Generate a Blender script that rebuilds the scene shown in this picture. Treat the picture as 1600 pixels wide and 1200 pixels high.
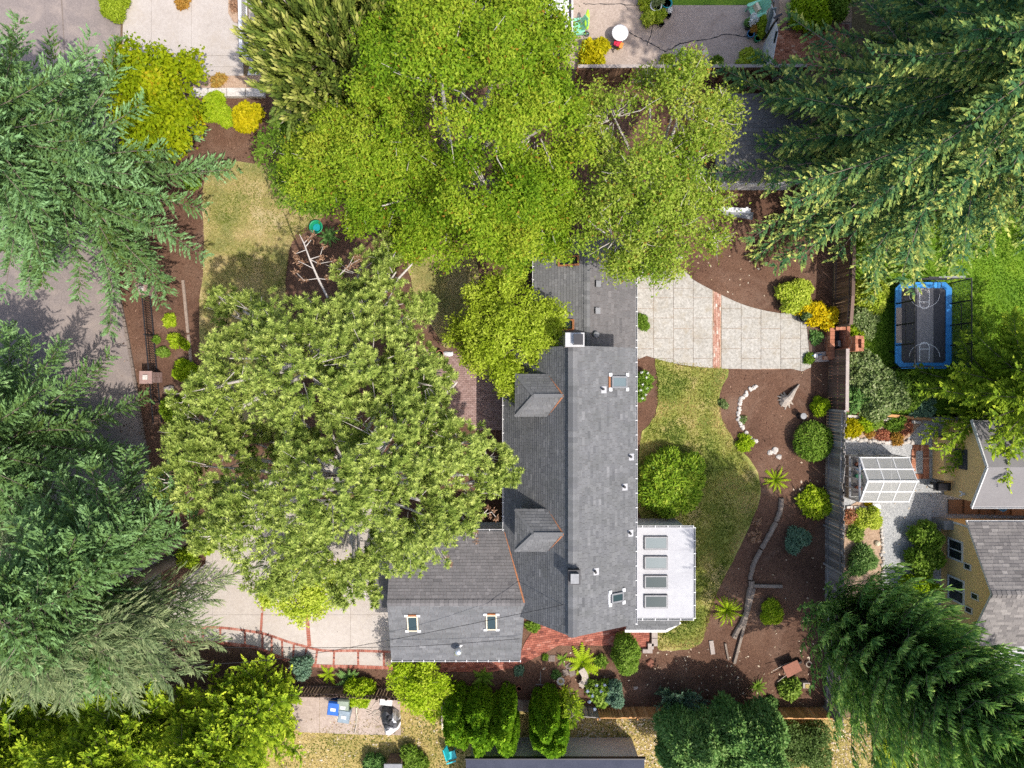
import bpy, math, random
import numpy as np
from mathutils import Vector, Matrix
R = math.radians
for o in list(bpy.data.objects): bpy.data.objects.remove(o)
SC = bpy.context.scene
COL = SC.collection
# ---------------------------------------------------------------- camera, sky, sun, exposure
F, H = 1109.0, 37.0            # drone camera: focal length in survey pixels, height above the garden in metres
cam = bpy.data.cameras.new('camera'); camo = bpy.data.objects.new('camera', cam); COL.objects.link(camo)
camo.location = (0, 0, H); camo.rotation_euler = (0, 0, 0)
cam.sensor_fit = 'HORIZONTAL'; cam.sensor_width = 36; cam.lens = 36*F/1600
cam.clip_start = .5; cam.clip_end = 2000
SC.camera = camo
SUN_DIR = Vector((-0.41, 0.37, -1.0)).normalized()     # the way the light travels
wd = bpy.data.worlds.new('World'); SC.world = wd; wd.use_nodes = True
wn = wd.node_tree.nodes; bg = wn['Background']
sky = wn.new('ShaderNodeTexSky'); sky.sky_type = 'NISHITA'; sky.sun_disc = False
to_sun = -SUN_DIR
sky.sun_elevation = math.asin(to_sun.z); sky.sun_rotation = math.atan2(to_sun.x, to_sun.y)
sky.air_density = 1.0; sky.dust_density = 3.0; sky.ozone_density = 1.0
wd.node_tree.links.new(sky.outputs[0], bg.inputs[0]); bg.inputs[1].default_value = 0.15
sl = bpy.data.lights.new('sun', 'SUN'); sl.energy = 2.9; sl.angle = R(.53); sl.color = (1, .94, .86)
slo = bpy.data.objects.new('sun', sl); COL.objects.link(slo); slo.location = (20, -20, 60)
slo.rotation_euler = SUN_DIR.to_track_quat('-Z', 'Y').to_euler()
SC.view_settings.view_transform = 'Standard'; SC.view_settings.look = 'None'
SC.view_settings.exposure = 0.88; SC.view_settings.gamma = 1.0; SC.view_settings.use_curve_mapping = False
SC.render.engine = 'CYCLES'
SC.cycles.max_bounces = 8; SC.cycles.diffuse_bounces = 4; SC.cycles.transparent_max_bounces = 8
SC.cycles.use_denoising = False

# ---------------------------------------------------------------- helpers
def W(px, py, z=0.0):          # survey: plan reading of a point whose height is z -> world metres
    d = H - z
    return Vector(((px-800)/F*d, (600-py)/F*d, z))
def G(pts, z=0.0): return [tuple(W(x, y, z)[:2]) for x, y in pts]

def tag(o, label=None, cat=None, group=None, kind=None):
    if label: o['label'] = label
    if cat: o['category'] = cat
    if group: o['group'] = group
    if kind: o['kind'] = kind
    return o
def empty(name, loc, label=None, cat=None, group=None, kind=None, rz=0):
    o = bpy.data.objects.new(name, None); COL.objects.link(o); o.empty_display_size = .2
    o.location = loc; o.rotation_euler = (0, 0, rz)
    return tag(o, label, cat, group, kind)
def origin(o):
    v = Vector((0, 0, 0))
    while o: v = v + Vector(o.location); o = o.parent
    return v
def put(name, mesh, parent=None, loc=(0, 0, 0), rot=(0, 0, 0), sc=(1, 1, 1)):
    o = bpy.data.objects.new(name, mesh); COL.objects.link(o)
    o.location = loc; o.rotation_euler = rot; o.scale = sc
    if parent: o.parent = parent
    return o
def kids(o): return [c for c in ALLC.get(o.name, [])]
def copy_tree(o, loc, rz=0, sc=1, label=None):
    c = o.copy(); COL.objects.link(c); c.location = loc; c.rotation_euler = (0, 0, rz); c.scale = (sc,)*3
    if label: c['label'] = label
    for ch in o.children:
        d = ch.copy(); COL.objects.link(d); d.parent = c
        for g in ch.children:
            e = g.copy(); COL.objects.link(e); e.parent = d
    return c
def area2(p): return sum(p[i][0]*p[(i+1) % len(p)][1]-p[(i+1) % len(p)][0]*p[i][1] for i in range(len(p)))
def ccw(p): return list(p) if area2(p) > 0 else list(reversed(p))
def clip(sub, con):            # Sutherland-Hodgman; con is convex, ccw
    out = [tuple(p[:2]) for p in sub]
    n = len(con)
    for i in range(n):
        a, b = con[i], con[(i+1) % n]
        ins = lambda p: (b[0]-a[0])*(p[1]-a[1])-(b[1]-a[1])*(p[0]-a[0]) >= -1e-9
        src, out = out, []
        for j in range(len(src)):
            p, q = src[j], src[(j+1) % len(src)]
            ip, iq = ins(p), ins(q)
            if ip: out.append(p)
            if ip != iq:
                d1 = (b[0]-a[0])*(p[1]-a[1])-(b[1]-a[1])*(p[0]-a[0])
                d2 = (b[0]-a[0])*(q[1]-a[1])-(b[1]-a[1])*(q[0]-a[0])
                t = d1/(d1-d2); out.append((p[0]+t*(q[0]-p[0]), p[1]+t*(q[1]-p[1])))
        if len(out) < 3: return []
    res = []
    for p in out:
        if not res or abs(p[0]-res[-1][0])+abs(p[1]-res[-1][1]) > 1e-4: res.append(p)
    if len(res) > 2 and abs(res[0][0]-res[-1][0])+abs(res[0][1]-res[-1][1]) < 1e-4: res.pop()
    return res if len(res) > 2 and abs(area2(res)) > 1e-4 else []
def smooth(pts, k=4, closed=True):
    n = len(pts); out = []
    for i in range(n if closed else n-1):
        p = [pts[(i+j-1) % n] if closed else pts[min(max(i+j-1, 0), n-1)] for j in range(4)]
        for s in range(k):
            t = s/k
            out.append(tuple(.5*(2*p[1][a]+(p[2][a]-p[0][a])*t+(2*p[0][a]-5*p[1][a]+4*p[2][a]-p[3][a])*t*t+(3*p[1][a]-p[0][a]-3*p[2][a]+p[3][a])*t**3) for a in range(len(p[0]))))
    if not closed: out.append(tuple(pts[-1]))
    return out
def jag(pts, amp, step, seed):   # ragged edge for lawns and beds
    rr = random.Random(seed); out = []
    n = len(pts)
    for i in range(n):
        a, b = Vector(pts[i][:2]), Vector(pts[(i+1) % n][:2]); L = (b-a).length; k = max(1, int(L/step)) if L < 60 else 1
        d = (b-a)/max(L, 1e-6); nn = Vector((-d.y, d.x))
        for s in range(k): out.append(tuple(a+(b-a)*(s/k)+nn*rr.gauss(0, amp)))
    return out

class MB:
    def __init__(s): s.v, s.f, s.m, s.t, s.mi, s.ti = [], [], [], [], 0, .5
    def add(s, vs, fs):
        o = len(s.v); s.v += [tuple(v) for v in vs]; s.f += [tuple(i+o for i in f) for f in fs]
        s.m += [s.mi]*len(fs); s.t += [s.ti]*len(fs)
    def box(s, x0, x1, y0, y1, z0, z1):
        s.add([(x0,y0,z0),(x1,y0,z0),(x1,y1,z0),(x0,y1,z0),(x0,y0,z1),(x1,y0,z1),(x1,y1,z1),(x0,y1,z1)],
              [(3,2,1,0),(4,5,6,7),(0,1,5,4),(1,2,6,5),(2,3,7,6),(3,0,4,7)])
    def cbox(s, c, d, rz=0, rx=0, ry=0):
        M = Matrix.Translation(c) @ Matrix.Rotation(rz, 4, 'Z') @ Matrix.Rotation(ry, 4, 'Y') @ Matrix.Rotation(rx, 4, 'X')
        h = [x/2 for x in d]
        vs = [M @ Vector((sx*h[0], sy*h[1], sz*h[2])) for sz in (-1, 1) for sx, sy in ((-1,-1),(1,-1),(1,1),(-1,1))]
        s.add(vs, [(3,2,1,0),(4,5,6,7),(0,1,5,4),(1,2,6,5),(2,3,7,6),(3,0,4,7)])
    def beam(s, p, q, w, h):
        p, q = Vector(p), Vector(q); d = (q-p).normalized()
        sd = d.cross(Vector((0,0,1)))
        sd = sd.normalized() if sd.length > 1e-4 else Vector((1,0,0))
        u = sd.cross(d); a, b = sd*w/2, u*h/2
        s.add([p-a-b, p+a-b, p+a+b, p-a+b, q-a-b, q+a-b, q+a+b, q-a+b],
              [(0,1,2,3),(7,6,5,4),(4,5,1,0),(5,6,2,1),(6,7,3,2),(7,4,0,3)])
    def prism(s, poly, z0, z1, bottom=True):
        p = ccw([q[:2] for q in poly]); n = len(p)
        vs = [(x, y, z0) for x, y in p]+[(x, y, z1) for x, y in p]
        fs = [tuple(range(n, 2*n))]+[(i, (i+1) % n, n+(i+1) % n, n+i) for i in range(n)]
        if bottom: fs.append(tuple(reversed(range(n))))
        s.add(vs, fs)
    def slabz(s, tri3, th):      # a planar 3-D polygon thickened straight down
        p = [Vector(v) for v in tri3]; n = len(p)
        if area2([q[:2] for q in p]) < 0: p.reverse()
        vs = p+[v-Vector((0,0,th)) for v in p]
        s.add(vs, [tuple(range(n)), tuple(reversed(range(n, 2*n)))]+[(i, n+i, n+(i+1) % n, (i+1) % n) for i in range(n)])
    def tube(s, pts, rad, n=6, cap=True):
        pts = [Vector(p) for p in pts]; k = len(pts)
        if not hasattr(rad, '__len__'): rad = [rad]*k
        vs, fs = [], []
        up = Vector((.31, .17, .93))
        for i, p in enumerate(pts):
            d = (pts[min(i+1, k-1)]-pts[max(i-1, 0)])
            d = d.normalized() if d.length > 1e-7 else Vector((0,0,1))
            a = d.cross(up); a = a.normalized() if a.length > 1e-3 else Vector((1,0,0)); b = d.cross(a)
            for j in range(n):
                t = 2*math.pi*j/n; vs.append(p+(a*math.cos(t)+b*math.sin(t))*rad[i])
        for i in range(k-1):
            for j in range(n): fs.append((i*n+j, (i+1)*n+j, (i+1)*n+(j+1) % n, i*n+(j+1) % n))
        if cap: fs += [tuple(range(n)), tuple(reversed(range((k-1)*n, k*n)))]
        s.add(vs, fs)
    def lathe(s, prof, c=(0, 0, 0), n=16):
        vs, fs = [], []; k = len(prof)
        for r, z in prof:
            for j in range(n):
                t = 2*math.pi*j/n; vs.append((c[0]+r*math.cos(t), c[1]+r*math.sin(t), c[2]+z))
        for i in range(k-1):
            for j in range(n): fs.append((i*n+j, i*n+(j+1) % n, (i+1)*n+(j+1) % n, (i+1)*n+j))
        fs += [tuple(reversed(range(n))), tuple(range((k-1)*n, k*n))]
        s.add(vs, fs)
    def blob(s, c, r, seed=0, sub=2, amp=.18, flat=1):     # rough stone
        rr = np.random.default_rng(seed); nu, nv = 5+2*sub, 3+sub; vs = [(c[0], c[1], c[2]-r[2])]; ph = rr.uniform(0, 6, 9)
        for i in range(1, nv):
            th = math.pi*i/nv
            for j in range(nu):
                a = 2*math.pi*j/nu; k = 1+amp*(math.sin(2*a+ph[0])*math.sin(th*2+ph[1])+.7*math.sin(3*a+ph[2]+th))+rr.normal(0, amp*.35)
                vs.append((c[0]+r[0]*k*math.sin(th)*math.cos(a), c[1]+r[1]*k*math.sin(th)*math.sin(a), c[2]-r[2]*k*math.cos(th)))
        vs.append((c[0], c[1], c[2]+r[2])); T = len(vs)-1; fs = [(0, 1+(j+1) % nu, 1+j) for j in range(nu)]
        for i in range(nv-2):
            for j in range(nu): a, b = 1+i*nu+j, 1+i*nu+(j+1) % nu; fs.append((a, b, b+nu, a+nu))
        fs += [(T, 1+(nv-2)*nu+j, 1+(nv-2)*nu+(j+1) % nu) for j in range(nu)]
        s.add(vs, fs)
    def mesh(s, name, mats, off=(0, 0, 0), sm=False):
        me = bpy.data.meshes.new(name); o = Vector(off)
        me.from_pydata([(v[0]-o.x, v[1]-o.y, v[2]-o.z) for v in s.v], [], s.f)
        mats = mats if isinstance(mats, (list, tuple)) else [mats]
        for m in mats: me.materials.append(m)
        if len(mats) > 1: me.polygons.foreach_set('material_index', s.m)
        a = me.attributes.new('tint', 'FLOAT', 'FACE'); a.data.foreach_set('value', s.t)
        if sm: me.polygons.foreach_set('use_smooth', [True]*len(s.f))
        me.update(); return me
    def build(s, name, mats, parent=None, sm=False, label=None, cat=None, group=None, kind=None, at=None):
        off = origin(parent) if parent else Vector(at or (0, 0, 0))
        o = put(name, s.mesh(name, mats, off, sm), parent, at if (at and not parent) else (0, 0, 0))
        return tag(o, label, cat, group, kind)

def quads(name, V, tint, mat, parent=None, kind=None, label=None, cat=None, at=None):   # many loose leaf faces in one mesh
    n = len(V); off = np.array(origin(parent) if parent else (at or (0, 0, 0)))
    me = bpy.data.meshes.new(name); k = V.shape[1]
    me.vertices.add(n*k); me.vertices.foreach_set('co', (V-off).reshape(-1).astype(np.float32))
    me.loops.add(n*k); me.loops.foreach_set('vertex_index', np.arange(n*k, dtype=np.int32))
    me.polygons.add(n); me.polygons.foreach_set('loop_start', np.arange(0, n*k, k, dtype=np.int32))
    me.update(calc_edges=True)
    a = me.attributes.new('tint', 'FLOAT', 'FACE'); a.data.foreach_set('value', np.clip(tint, 0, 1).astype(np.float32))
    me.materials.append(mat)
    o = put(name, me, parent, at if (at and not parent) else (0, 0, 0))
    return tag(o, label, cat, None, kind)

# ---------------------------------------------------------------- materials
def nt(name):
    m = bpy.data.materials.new(name); m.use_nodes = True
    return m, m.node_tree.nodes, m.node_tree.links, m.node_tree.nodes['Principled BSDF']
def plain(name, c, rough=.6, metal=0, spec=.4):
    m, n, l, b = nt(name); b.inputs['Roughness'].default_value = rough
    b.inputs['Metallic'].default_value = metal; b.inputs['Specular IOR Level'].default_value = spec
    tc = n.new('ShaderNodeTexCoord'); no = n.new('ShaderNodeTexNoise'); no.inputs['Scale'].default_value = 7; no.inputs['Detail'].default_value = 6
    l.new(tc.outputs['Object'], no.inputs['Vector'])
    r = n.new('ShaderNodeValToRGB'); r.color_ramp.elements[0].position = .3; r.color_ramp.elements[1].position = .75
    r.color_ramp.elements[0].color = (*[x*.82 for x in c], 1); r.color_ramp.elements[1].color = (*[min(1, x*1.1) for x in c], 1)
    l.new(no.outputs[0], r.inputs[0]); l.new(r.outputs[0], b.inputs['Base Color'])
    return m
def ramp(n, l, src, cols, p0=.3, p1=.7):
    r = n.new('ShaderNodeValToRGB'); e = r.color_ramp.elements
    while len(e) < len(cols): e.new(.5)
    for i, c in enumerate(cols):
        e[i].position = p0+(p1-p0)*i/(len(cols)-1); e[i].color = (*c, 1)
    l.new(src, r.inputs[0]); return r.outputs[0]
def mixc(n, l, fac, a, b, mode='MIX'):
    m = n.new('ShaderNodeMix'); m.data_type = 'RGBA'; m.blend_type = mode
    if isinstance(fac, (int, float)): m.inputs[0].default_value = fac
    else: l.new(fac, m.inputs[0])
    for i, x in ((6, a), (7, b)):
        if isinstance(x, tuple): m.inputs[i].default_value = (*x, 1)
        else: l.new(x, m.inputs[i])
    return m.outputs[2]
def noise(n, l, co, scale, det=5, rough=.6, dist=0):
    t = n.new('ShaderNodeTexNoise'); t.inputs['Scale'].default_value = scale; t.inputs['Detail'].default_value = det
    t.inputs['Roughness'].default_value = rough; t.inputs['Distortion'].default_value = dist
    l.new(co, t.inputs['Vector']); return t.outputs[0]
def ground(name, big, fine, s_big=.35, s_fine=9, f=.5, bump=.5, bd=.02, rough=.9, p=(.35, .65), speck=None, stain=None):
    m, n, l, b = nt(name); b.inputs['Roughness'].default_value = rough; b.inputs['Specular IOR Level'].default_value = .2
    ge = n.new('ShaderNodeNewGeometry'); co = ge.outputs['Position']
    c1 = ramp(n, l, noise(n, l, co, s_big, 6, .62), big, *p)
    nf = noise(n, l, co, s_fine, 6, .75); c2 = ramp(n, l, nf, fine, .33, .67)
    c = mixc(n, l, f, c1, c2)
    if speck:       # scattered pale or dark flecks
        vo = n.new('ShaderNodeTexVoronoi'); vo.inputs['Scale'].default_value = speck[1]; l.new(co, vo.inputs['Vector'])
        c = mixc(n, l, ramp(n, l, vo.outputs['Distance'], [(1,1,1), (0,0,0)], speck[2], speck[2]+.06), c, speck[0])
    if stain: c = mixc(n, l, ramp(n, l, noise(n, l, co, stain[1], 8, .7, .6), [(0,0,0), (stain[2],)*3], .5, .68), c, stain[0])
    l.new(c, b.inputs['Base Color'])
    if bump:
        bp = n.new('ShaderNodeBump'); bp.inputs['Strength'].default_value = bump; bp.inputs['Distance'].default_value = bd
        l.new(nf, bp.inputs['Height']); l.new(bp.outputs[0], b.inputs['Normal'])
    return m
def tinted(name, cols, rough=.8, nz=.25, ns=6, bump=.15, rand=0., spec=.3, grain=None, wear=None):   # colour by the piece's own tint, plus grain
    m, n, l, b = nt(name); b.inputs['Roughness'].default_value = rough; b.inputs['Specular IOR Level'].default_value = spec
    at = n.new('ShaderNodeAttribute'); at.attribute_name = 'tint'; src = at.outputs['Fac']
    if rand:
        oi = n.new('ShaderNodeObjectInfo'); ma = n.new('ShaderNodeMath'); ma.operation = 'MULTIPLY_ADD'
        ma.inputs[1].default_value = rand; ma.inputs[2].default_value = -.5*rand; l.new(oi.outputs['Random'], ma.inputs[0])
        ad = n.new('ShaderNodeMath'); ad.operation = 'ADD'; l.new(ma.outputs[0], ad.inputs[0]); l.new(src, ad.inputs[1]); src = ad.outputs[0]
    c = ramp(n, l, src, cols, .0, 1.)
    tc = n.new('ShaderNodeTexCoord'); co = tc.outputs['Object']
    if grain:
        mp = n.new('ShaderNodeMapping'); mp.inputs['Scale'].default_value = grain; l.new(co, mp.inputs['Vector']); co = mp.outputs[0]
    nf = noise(n, l, co, ns, 6, .7)
    c = mixc(n, l, nz, c, ramp(n, l, nf, [(.12,.12,.12), (.85,.85,.85)], .3, .7), 'SOFT_LIGHT') if nz else c
    if wear:        # weathering streaks and lichen, fixed to the surface
        ge = n.new('ShaderNodeNewGeometry'); mp = n.new('ShaderNodeMapping'); mp.inputs['Scale'].default_value = (.5, 2.2, 2.2); l.new(ge.outputs['Position'], mp.inputs['Vector'])
        c = mixc(n, l, ramp(n, l, noise(n, l, mp.outputs[0], .8, 8, .72), [(0,0,0), (wear[1],)*3], .42, .72), c, wear[0])
    l.new(c, b.inputs['Base Color'])
    if bump:
        bp = n.new('ShaderNodeBump'); bp.inputs['Strength'].default_value = bump; bp.inputs['Distance'].default_value = .01
        l.new(nf, bp.inputs['Height']); l.new(bp.outputs[0], b.inputs['Normal'])
    return m
def leaf(name, cols, trans=.35, rough=.5, spec=.08, tcol=None, k=1.32):
    cols = [tuple(min(.8, x*k) for x in c) for c in cols]; m, n, l, b = nt(name); b.inputs['Roughness'].default_value = rough; b.inputs['Specular IOR Level'].default_value = spec
    at = n.new('ShaderNodeAttribute'); at.attribute_name = 'tint'
    c = ramp(n, l, at.outputs['Fac'], cols, 0., 1.)
    l.new(c, b.inputs['Base Color'])
    tr = n.new('ShaderNodeBsdfTranslucent'); l.new(mixc(n, l, .6, c, mixc(n, l, 1., c, tcol or (1.0, 1.0, .35), 'MULTIPLY')), tr.inputs[0])
    mx = n.new('ShaderNodeMixShader'); mx.inputs[0].default_value = trans
    l.new(b.outputs[0], mx.inputs[1]); l.new(tr.outputs[0], mx.inputs[2])
    l.new(mx.outputs[0], n['Material Output'].inputs[0])
    return m
def glassy(name, c, rough=.06):
    m, n, l, b = nt(name); b.inputs['Base Color'].default_value = (*c, 1); b.inputs['Roughness'].default_value = rough
    b.inputs['Specular IOR Level'].default_value = .9; return m
def sheer(name, c, alpha, rough=.5):
    m, n, l, b = nt(name); b.inputs['Base Color'].default_value = (*c, 1); b.inputs['Roughness'].default_value = rough
    b.inputs['Alpha'].default_value = alpha; return m
M = {}
# ---------------------------------------------------------------- surface materials
M['soil'] = ground('soil', [(.10,.065,.04), (.16,.11,.065), (.20,.16,.07)], [(.07,.045,.03), (.2,.15,.09)], .3, 7, .5, .6, .03)
M['mulch'] = ground('mulch', [(.06,.028,.018), (.104,.05,.031), (.135,.07,.044), (.16,.093,.062)], [(.033,.018,.012), (.185,.108,.072)], .3, 13, .5, 1.0, .05, p=(.38,.64), stain=((.2,.13,.095), .55, .45))
M['asphalt'] = ground('asphalt', [(.15,.125,.118), (.195,.162,.15), (.25,.205,.182)], [(.10,.087,.083), (.31,.265,.245)], .22, 14, .4, .3, .01, stain=((.33,.27,.23), .8, .5))
M['concrete'] = ground('concrete', [(.34,.30,.265), (.42,.38,.345)], [(.28,.245,.22), (.47,.43,.395)], .5, 8, .4, .15, .006, .85, stain=((.34,.29,.24), 1.1, .5))
M['aggregate'] = ground('aggregate', [(.29,.275,.245), (.37,.355,.325)], [(.12,.11,.09), (.54,.52,.48)], .7, 9, .5, .5, .012, .9, stain=((.27,.235,.18), 1.6, .7))
M['patio'] = ground('patio', [(.29,.225,.185), (.385,.315,.265)], [(.19,.145,.115), (.48,.40,.35)], .45, 12, .5, .4, .01, .9, stain=((.20,.15,.12), .9, .55))
M['lawn_dry'] = ground('lawn_dry', [(.12,.145,.03), (.23,.215,.06), (.36,.275,.12), (.43,.34,.19)], [(.11,.11,.03), (.46,.39,.19)], .5, 10, .4, 1.0, .05, p=(.4, .62))
M['lawn_back'] = ground('lawn_back', [(.07,.12,.014), (.15,.19,.03), (.27,.26,.07), (.42,.32,.15)], [(.07,.095,.015), (.40,.38,.12)], .6, 10, .4, 1.0, .05, p=(.4, .62))
M['lawn_green'] = ground('lawn_green', [(.06,.14,.008), (.11,.22,.012), (.17,.26,.018)], [(.04,.10,.006), (.2,.31,.035)], .6, 11, .5, 1.0, .05)
M['lawn_litter'] = ground('lawn_litter', [(.20,.17,.03), (.33,.24,.07), (.42,.31,.13)], [(.12,.10,.02), (.52,.42,.2)], .6, 10, .5, 1.0, .05)
M['gravel'] = ground('gravel', [(.25,.26,.27), (.33,.335,.34)], [(.10,.105,.11), (.55,.55,.54)], .6, 15, .6, .9, .03)
M['bed'] = ground('bed', [(.30,.20,.13), (.40,.28,.20)], [(.17,.10,.06), (.5,.38,.28)], .8, 9, .5, .7, .03)
M['brick'] = tinted('brick', [(.13,.04,.03), (.24,.075,.05), (.32,.11,.075), (.36,.17,.13)], .85, .35, 9, .3)
M['brick_pink'] = tinted('brick_pink', [(.21,.13,.115), (.28,.185,.165), (.34,.24,.22)], .85, .3, 9, .3)
M['brick_orange'] = tinted('brick_orange', [(.18,.07,.04), (.31,.125,.07), (.40,.175,.105), (.48,.30,.21)], .9, .35, 9, .4)
M['brick_dark'] = tinted('brick_dark', [(.09,.045,.04), (.2,.09,.07), (.27,.16,.14)], .9, .35, 9, .4)
M['mortar'] = plain('mortar', (.22,.17,.14), .95)
M['paver'] = M['aggregate']
M['shingle'] = tinted('shingle', [(.085,.087,.092), (.118,.12,.125), (.15,.152,.156), (.20,.20,.203)], .92, .3, 14, .35, spec=.2, wear=((.082,.085,.08), .55))
M['shingle_brown'] = tinted('shingle_brown', [(.085,.082,.085), (.112,.108,.109), (.138,.132,.133), (.175,.167,.166)], .92, .3, 14, .35, spec=.2)
M['shingle_far'] = tinted('shingle_far', [(.08,.075,.073), (.135,.125,.122), (.20,.185,.176), (.285,.265,.25)], .92, .3, 14, .35, spec=.2)
M['white'] = plain('white_paint', (.60,.60,.60), .5)
M['membrane'] = ground('membrane', [(.34,.34,.36), (.41,.41,.42)], [(.31,.31,.33), (.44,.44,.44)], .8, 9, .35, .05, .004, .6, stain=((.29,.29,.31), 1.1, .5))
M['gutter_white'] = plain('gutter_white', (.42,.42,.42), .6)
M['stucco'] = plain('stucco', (.55,.53,.5), .85)
M['tan_wall'] = ground('tan_wall', [(.70,.48,.22), (.76,.53,.25)], [(.68,.47,.21), (.78,.55,.26)], .6, 8, .4, .1, .004, .8)
M['grey_metal'] = plain('grey_metal', (.20,.205,.215), .55, .15)
M['silver'] = plain('silver', (.7,.71,.72), .3, .8)
M['dark_metal'] = plain('dark_metal', (.03,.03,.035), .5, .3)
M['black'] = plain('black', (.012,.012,.014), .6)
M['rust_trim'] = plain('rust_trim', (.30,.12,.05), .8)
M['glass_dark'] = glassy('glass_dark', (.02,.028,.032))
M['glass_sky'] = glassy('glass_sky', (.03,.05,.055), .12); M['glass_sky'].node_tree.nodes['Principled BSDF'].inputs['Specular IOR Level'].default_value = .3
M['glass_pale'] = glassy('glass_pale', (.12,.155,.165), .15); M['glass_pale'].node_tree.nodes['Principled BSDF'].inputs['Specular IOR Level'].default_value = .4
M['wood_brown'] = tinted('wood_brown', [(.09,.05,.03), (.16,.09,.055), (.24,.14,.085)], .85, .5, 3, .3, .8, grain=(25, 25, 2))
M['wood_dark'] = tinted('wood_dark', [(.075,.05,.038), (.125,.083,.065), (.18,.12,.095)], .85, .5, 3, .3, .8, grain=(25, 25, 2))
M['wood_amber'] = tinted('wood_amber', [(.34,.17,.065), (.50,.26,.105), (.62,.35,.16)], .85, .5, 3, .3, .8, grain=(25, 25, 2))
M['timber_pale'] = ground('timber_pale', [(.22,.165,.13), (.30,.235,.19)], [(.13,.09,.07), (.36,.29,.24)], 2, 12, .5, .5, .02)
M['wood_grey'] = tinted('wood_grey', [(.15,.135,.125), (.24,.22,.205), (.34,.315,.295)], .9, .6, 3, .4, .9, grain=(25, 25, 2))
M['wood_red'] = plain('wood_red', (.22,.09,.055), .8)
M['driftwood'] = ground('driftwood', [(.30,.25,.21), (.42,.37,.32)], [(.15,.12,.09), (.5,.45,.4)], 2, 12, .5, .6, .02)
M['log'] = ground('log', [(.16,.125,.10), (.24,.20,.165)], [(.09,.07,.055), (.32,.27,.23)], 2, 12, .5, .6, .02)
M['bark'] = ground('bark', [(.13,.10,.075), (.2,.16,.125)], [(.07,.05,.035), (.28,.24,.2)], 1.5, 9, .5, .8, .03)
M['bark_pale'] = ground('bark_pale', [(.36,.32,.28), (.50,.46,.42)], [(.22,.19,.16), (.58,.54,.5)], 2, 9, .5, .3, .02)
M['twig'] = plain('twig', (.40,.34,.28), .9)
M['twig_dead'] = plain('twig_dead', (.46,.42,.38), .9)
M['stone'] = ground('stone', [(.40,.36,.32), (.58,.54,.5)], [(.26,.23,.2), (.66,.62,.58)], 1.5, 8, .5, .5, .02)
M['block'] = ground('block', [(.30,.25,.225), (.38,.33,.30)], [(.2,.165,.145), (.44,.39,.36)], 1.5, 9, .5, .4, .01)
M['terracotta'] = plain('terracotta', (.24,.10,.065), .85)
M['kerb'] = ground('kerb', [(.13,.10,.085), (.2,.16,.14)], [(.08,.06,.05), (.26,.22,.19)], 1.5, 9, .5, .5, .02)
M['clay_bright'] = plain('clay_bright', (.55,.2,.12), .8)
M['teal'] = plain('teal_glaze', (.01,.27,.29), .25)
M['blue_glaze'] = plain('blue_glaze', (.03,.16,.33), .25)
M['cream'] = plain('cream', (.62,.54,.40), .7)
M['mint'] = plain('mint', (.22,.56,.38), .45)
M['turquoise'] = plain('turquoise', (.02,.42,.46), .45)
M['red'] = plain('red', (.5,.02,.06), .7)
M['orange'] = plain('orange', (.6,.22,.04), .7)
M['lime'] = plain('lime', (.42,.75,.04), .6)
M['green_plastic'] = plain('green_plastic', (.01,.26,.12), .45)
M['blue_pad'] = ground('blue_pad', [(.025,.20,.52), (.04,.26,.62)], [(.025,.19,.5), (.06,.3,.66)], 1.2, 3, .5, .35, .03, .4)
M['bin_blue'] = plain('bin_blue', (.02,.11,.42), .5)
M['bin_grey'] = plain('bin_grey', (.20,.25,.29), .5)
M['bin_green'] = plain('bin_green', (.22,.26,.2), .5)
M['mat_dark'] = plain('mat_dark', (.052,.052,.062), .7)
M['mat_grey'] = plain('mat_grey', (.22,.21,.215), .7)
M['line_white'] = plain('line_white', (.8,.8,.8), .6)
M['net'] = sheer('net', (.015,.02,.025), .33)
M['poly'] = sheer('poly', (.40,.40,.385), .55, .25)
M['tarp_dark'] = ground('tarp_dark', [(.03,.035,.045), (.11,.11,.12)], [(.02,.022,.03), (.13,.13,.14)], 3, 6, .4, .4, .03, .4)
M['tarp_white'] = plain('tarp_white', (.66,.66,.68), .45)
M['navy_roof'] = ground('navy_roof', [(.03,.035,.055), (.05,.055,.08)], [(.025,.03,.045), (.06,.065,.09)], 1, 12, .4, .2, .01, .8)
M['debris'] = plain('debris', (.36,.15,.07), .9)

# ---------------------------------------------------------------- the ground and everything laid flat on it
def sheet(name, pts, z, mat, sm=0, jg=0, label=None, z0=None, seed=1, kind='structure'):
    p = G(pts)
    if sm: p = smooth(p, sm)
    if jg: p = jag(p, jg, .35, seed)
    mb = MB(); mb.prism(p, z-.03 if z0 is None else z0, z, bottom=False)
    return mb.build(name, mat, label=label, kind=kind)
g = MB(); g.add([(-600,-600,0),(600,-600,0),(600,600,0),(-600,600,0)], [(0,1,2,3)]); g.build('ground', M['soil'], kind='structure')
sheet('road', [(-4000,-5000),(192,-5000),(190,0),(184,200),(180,425),(196,520),(213,600),(230,720),(246,850),(258,960),(262,1040),(240,1075),(225,1200),(225,4000),(-4000,4000)], .02, M['asphalt'])
sheet('mulch_bed', [(183,150),(300,142),(420,150),(560,150),(900,128),(1245,128),(1303,330),(1300,470),(1291,640),(1288,1104),(880,1104),(690,1076),(440,1073),(258,1075),(262,960),(248,850),(232,720),(215,600),(198,520),(182,425)], .03, M['mulch'])
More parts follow.
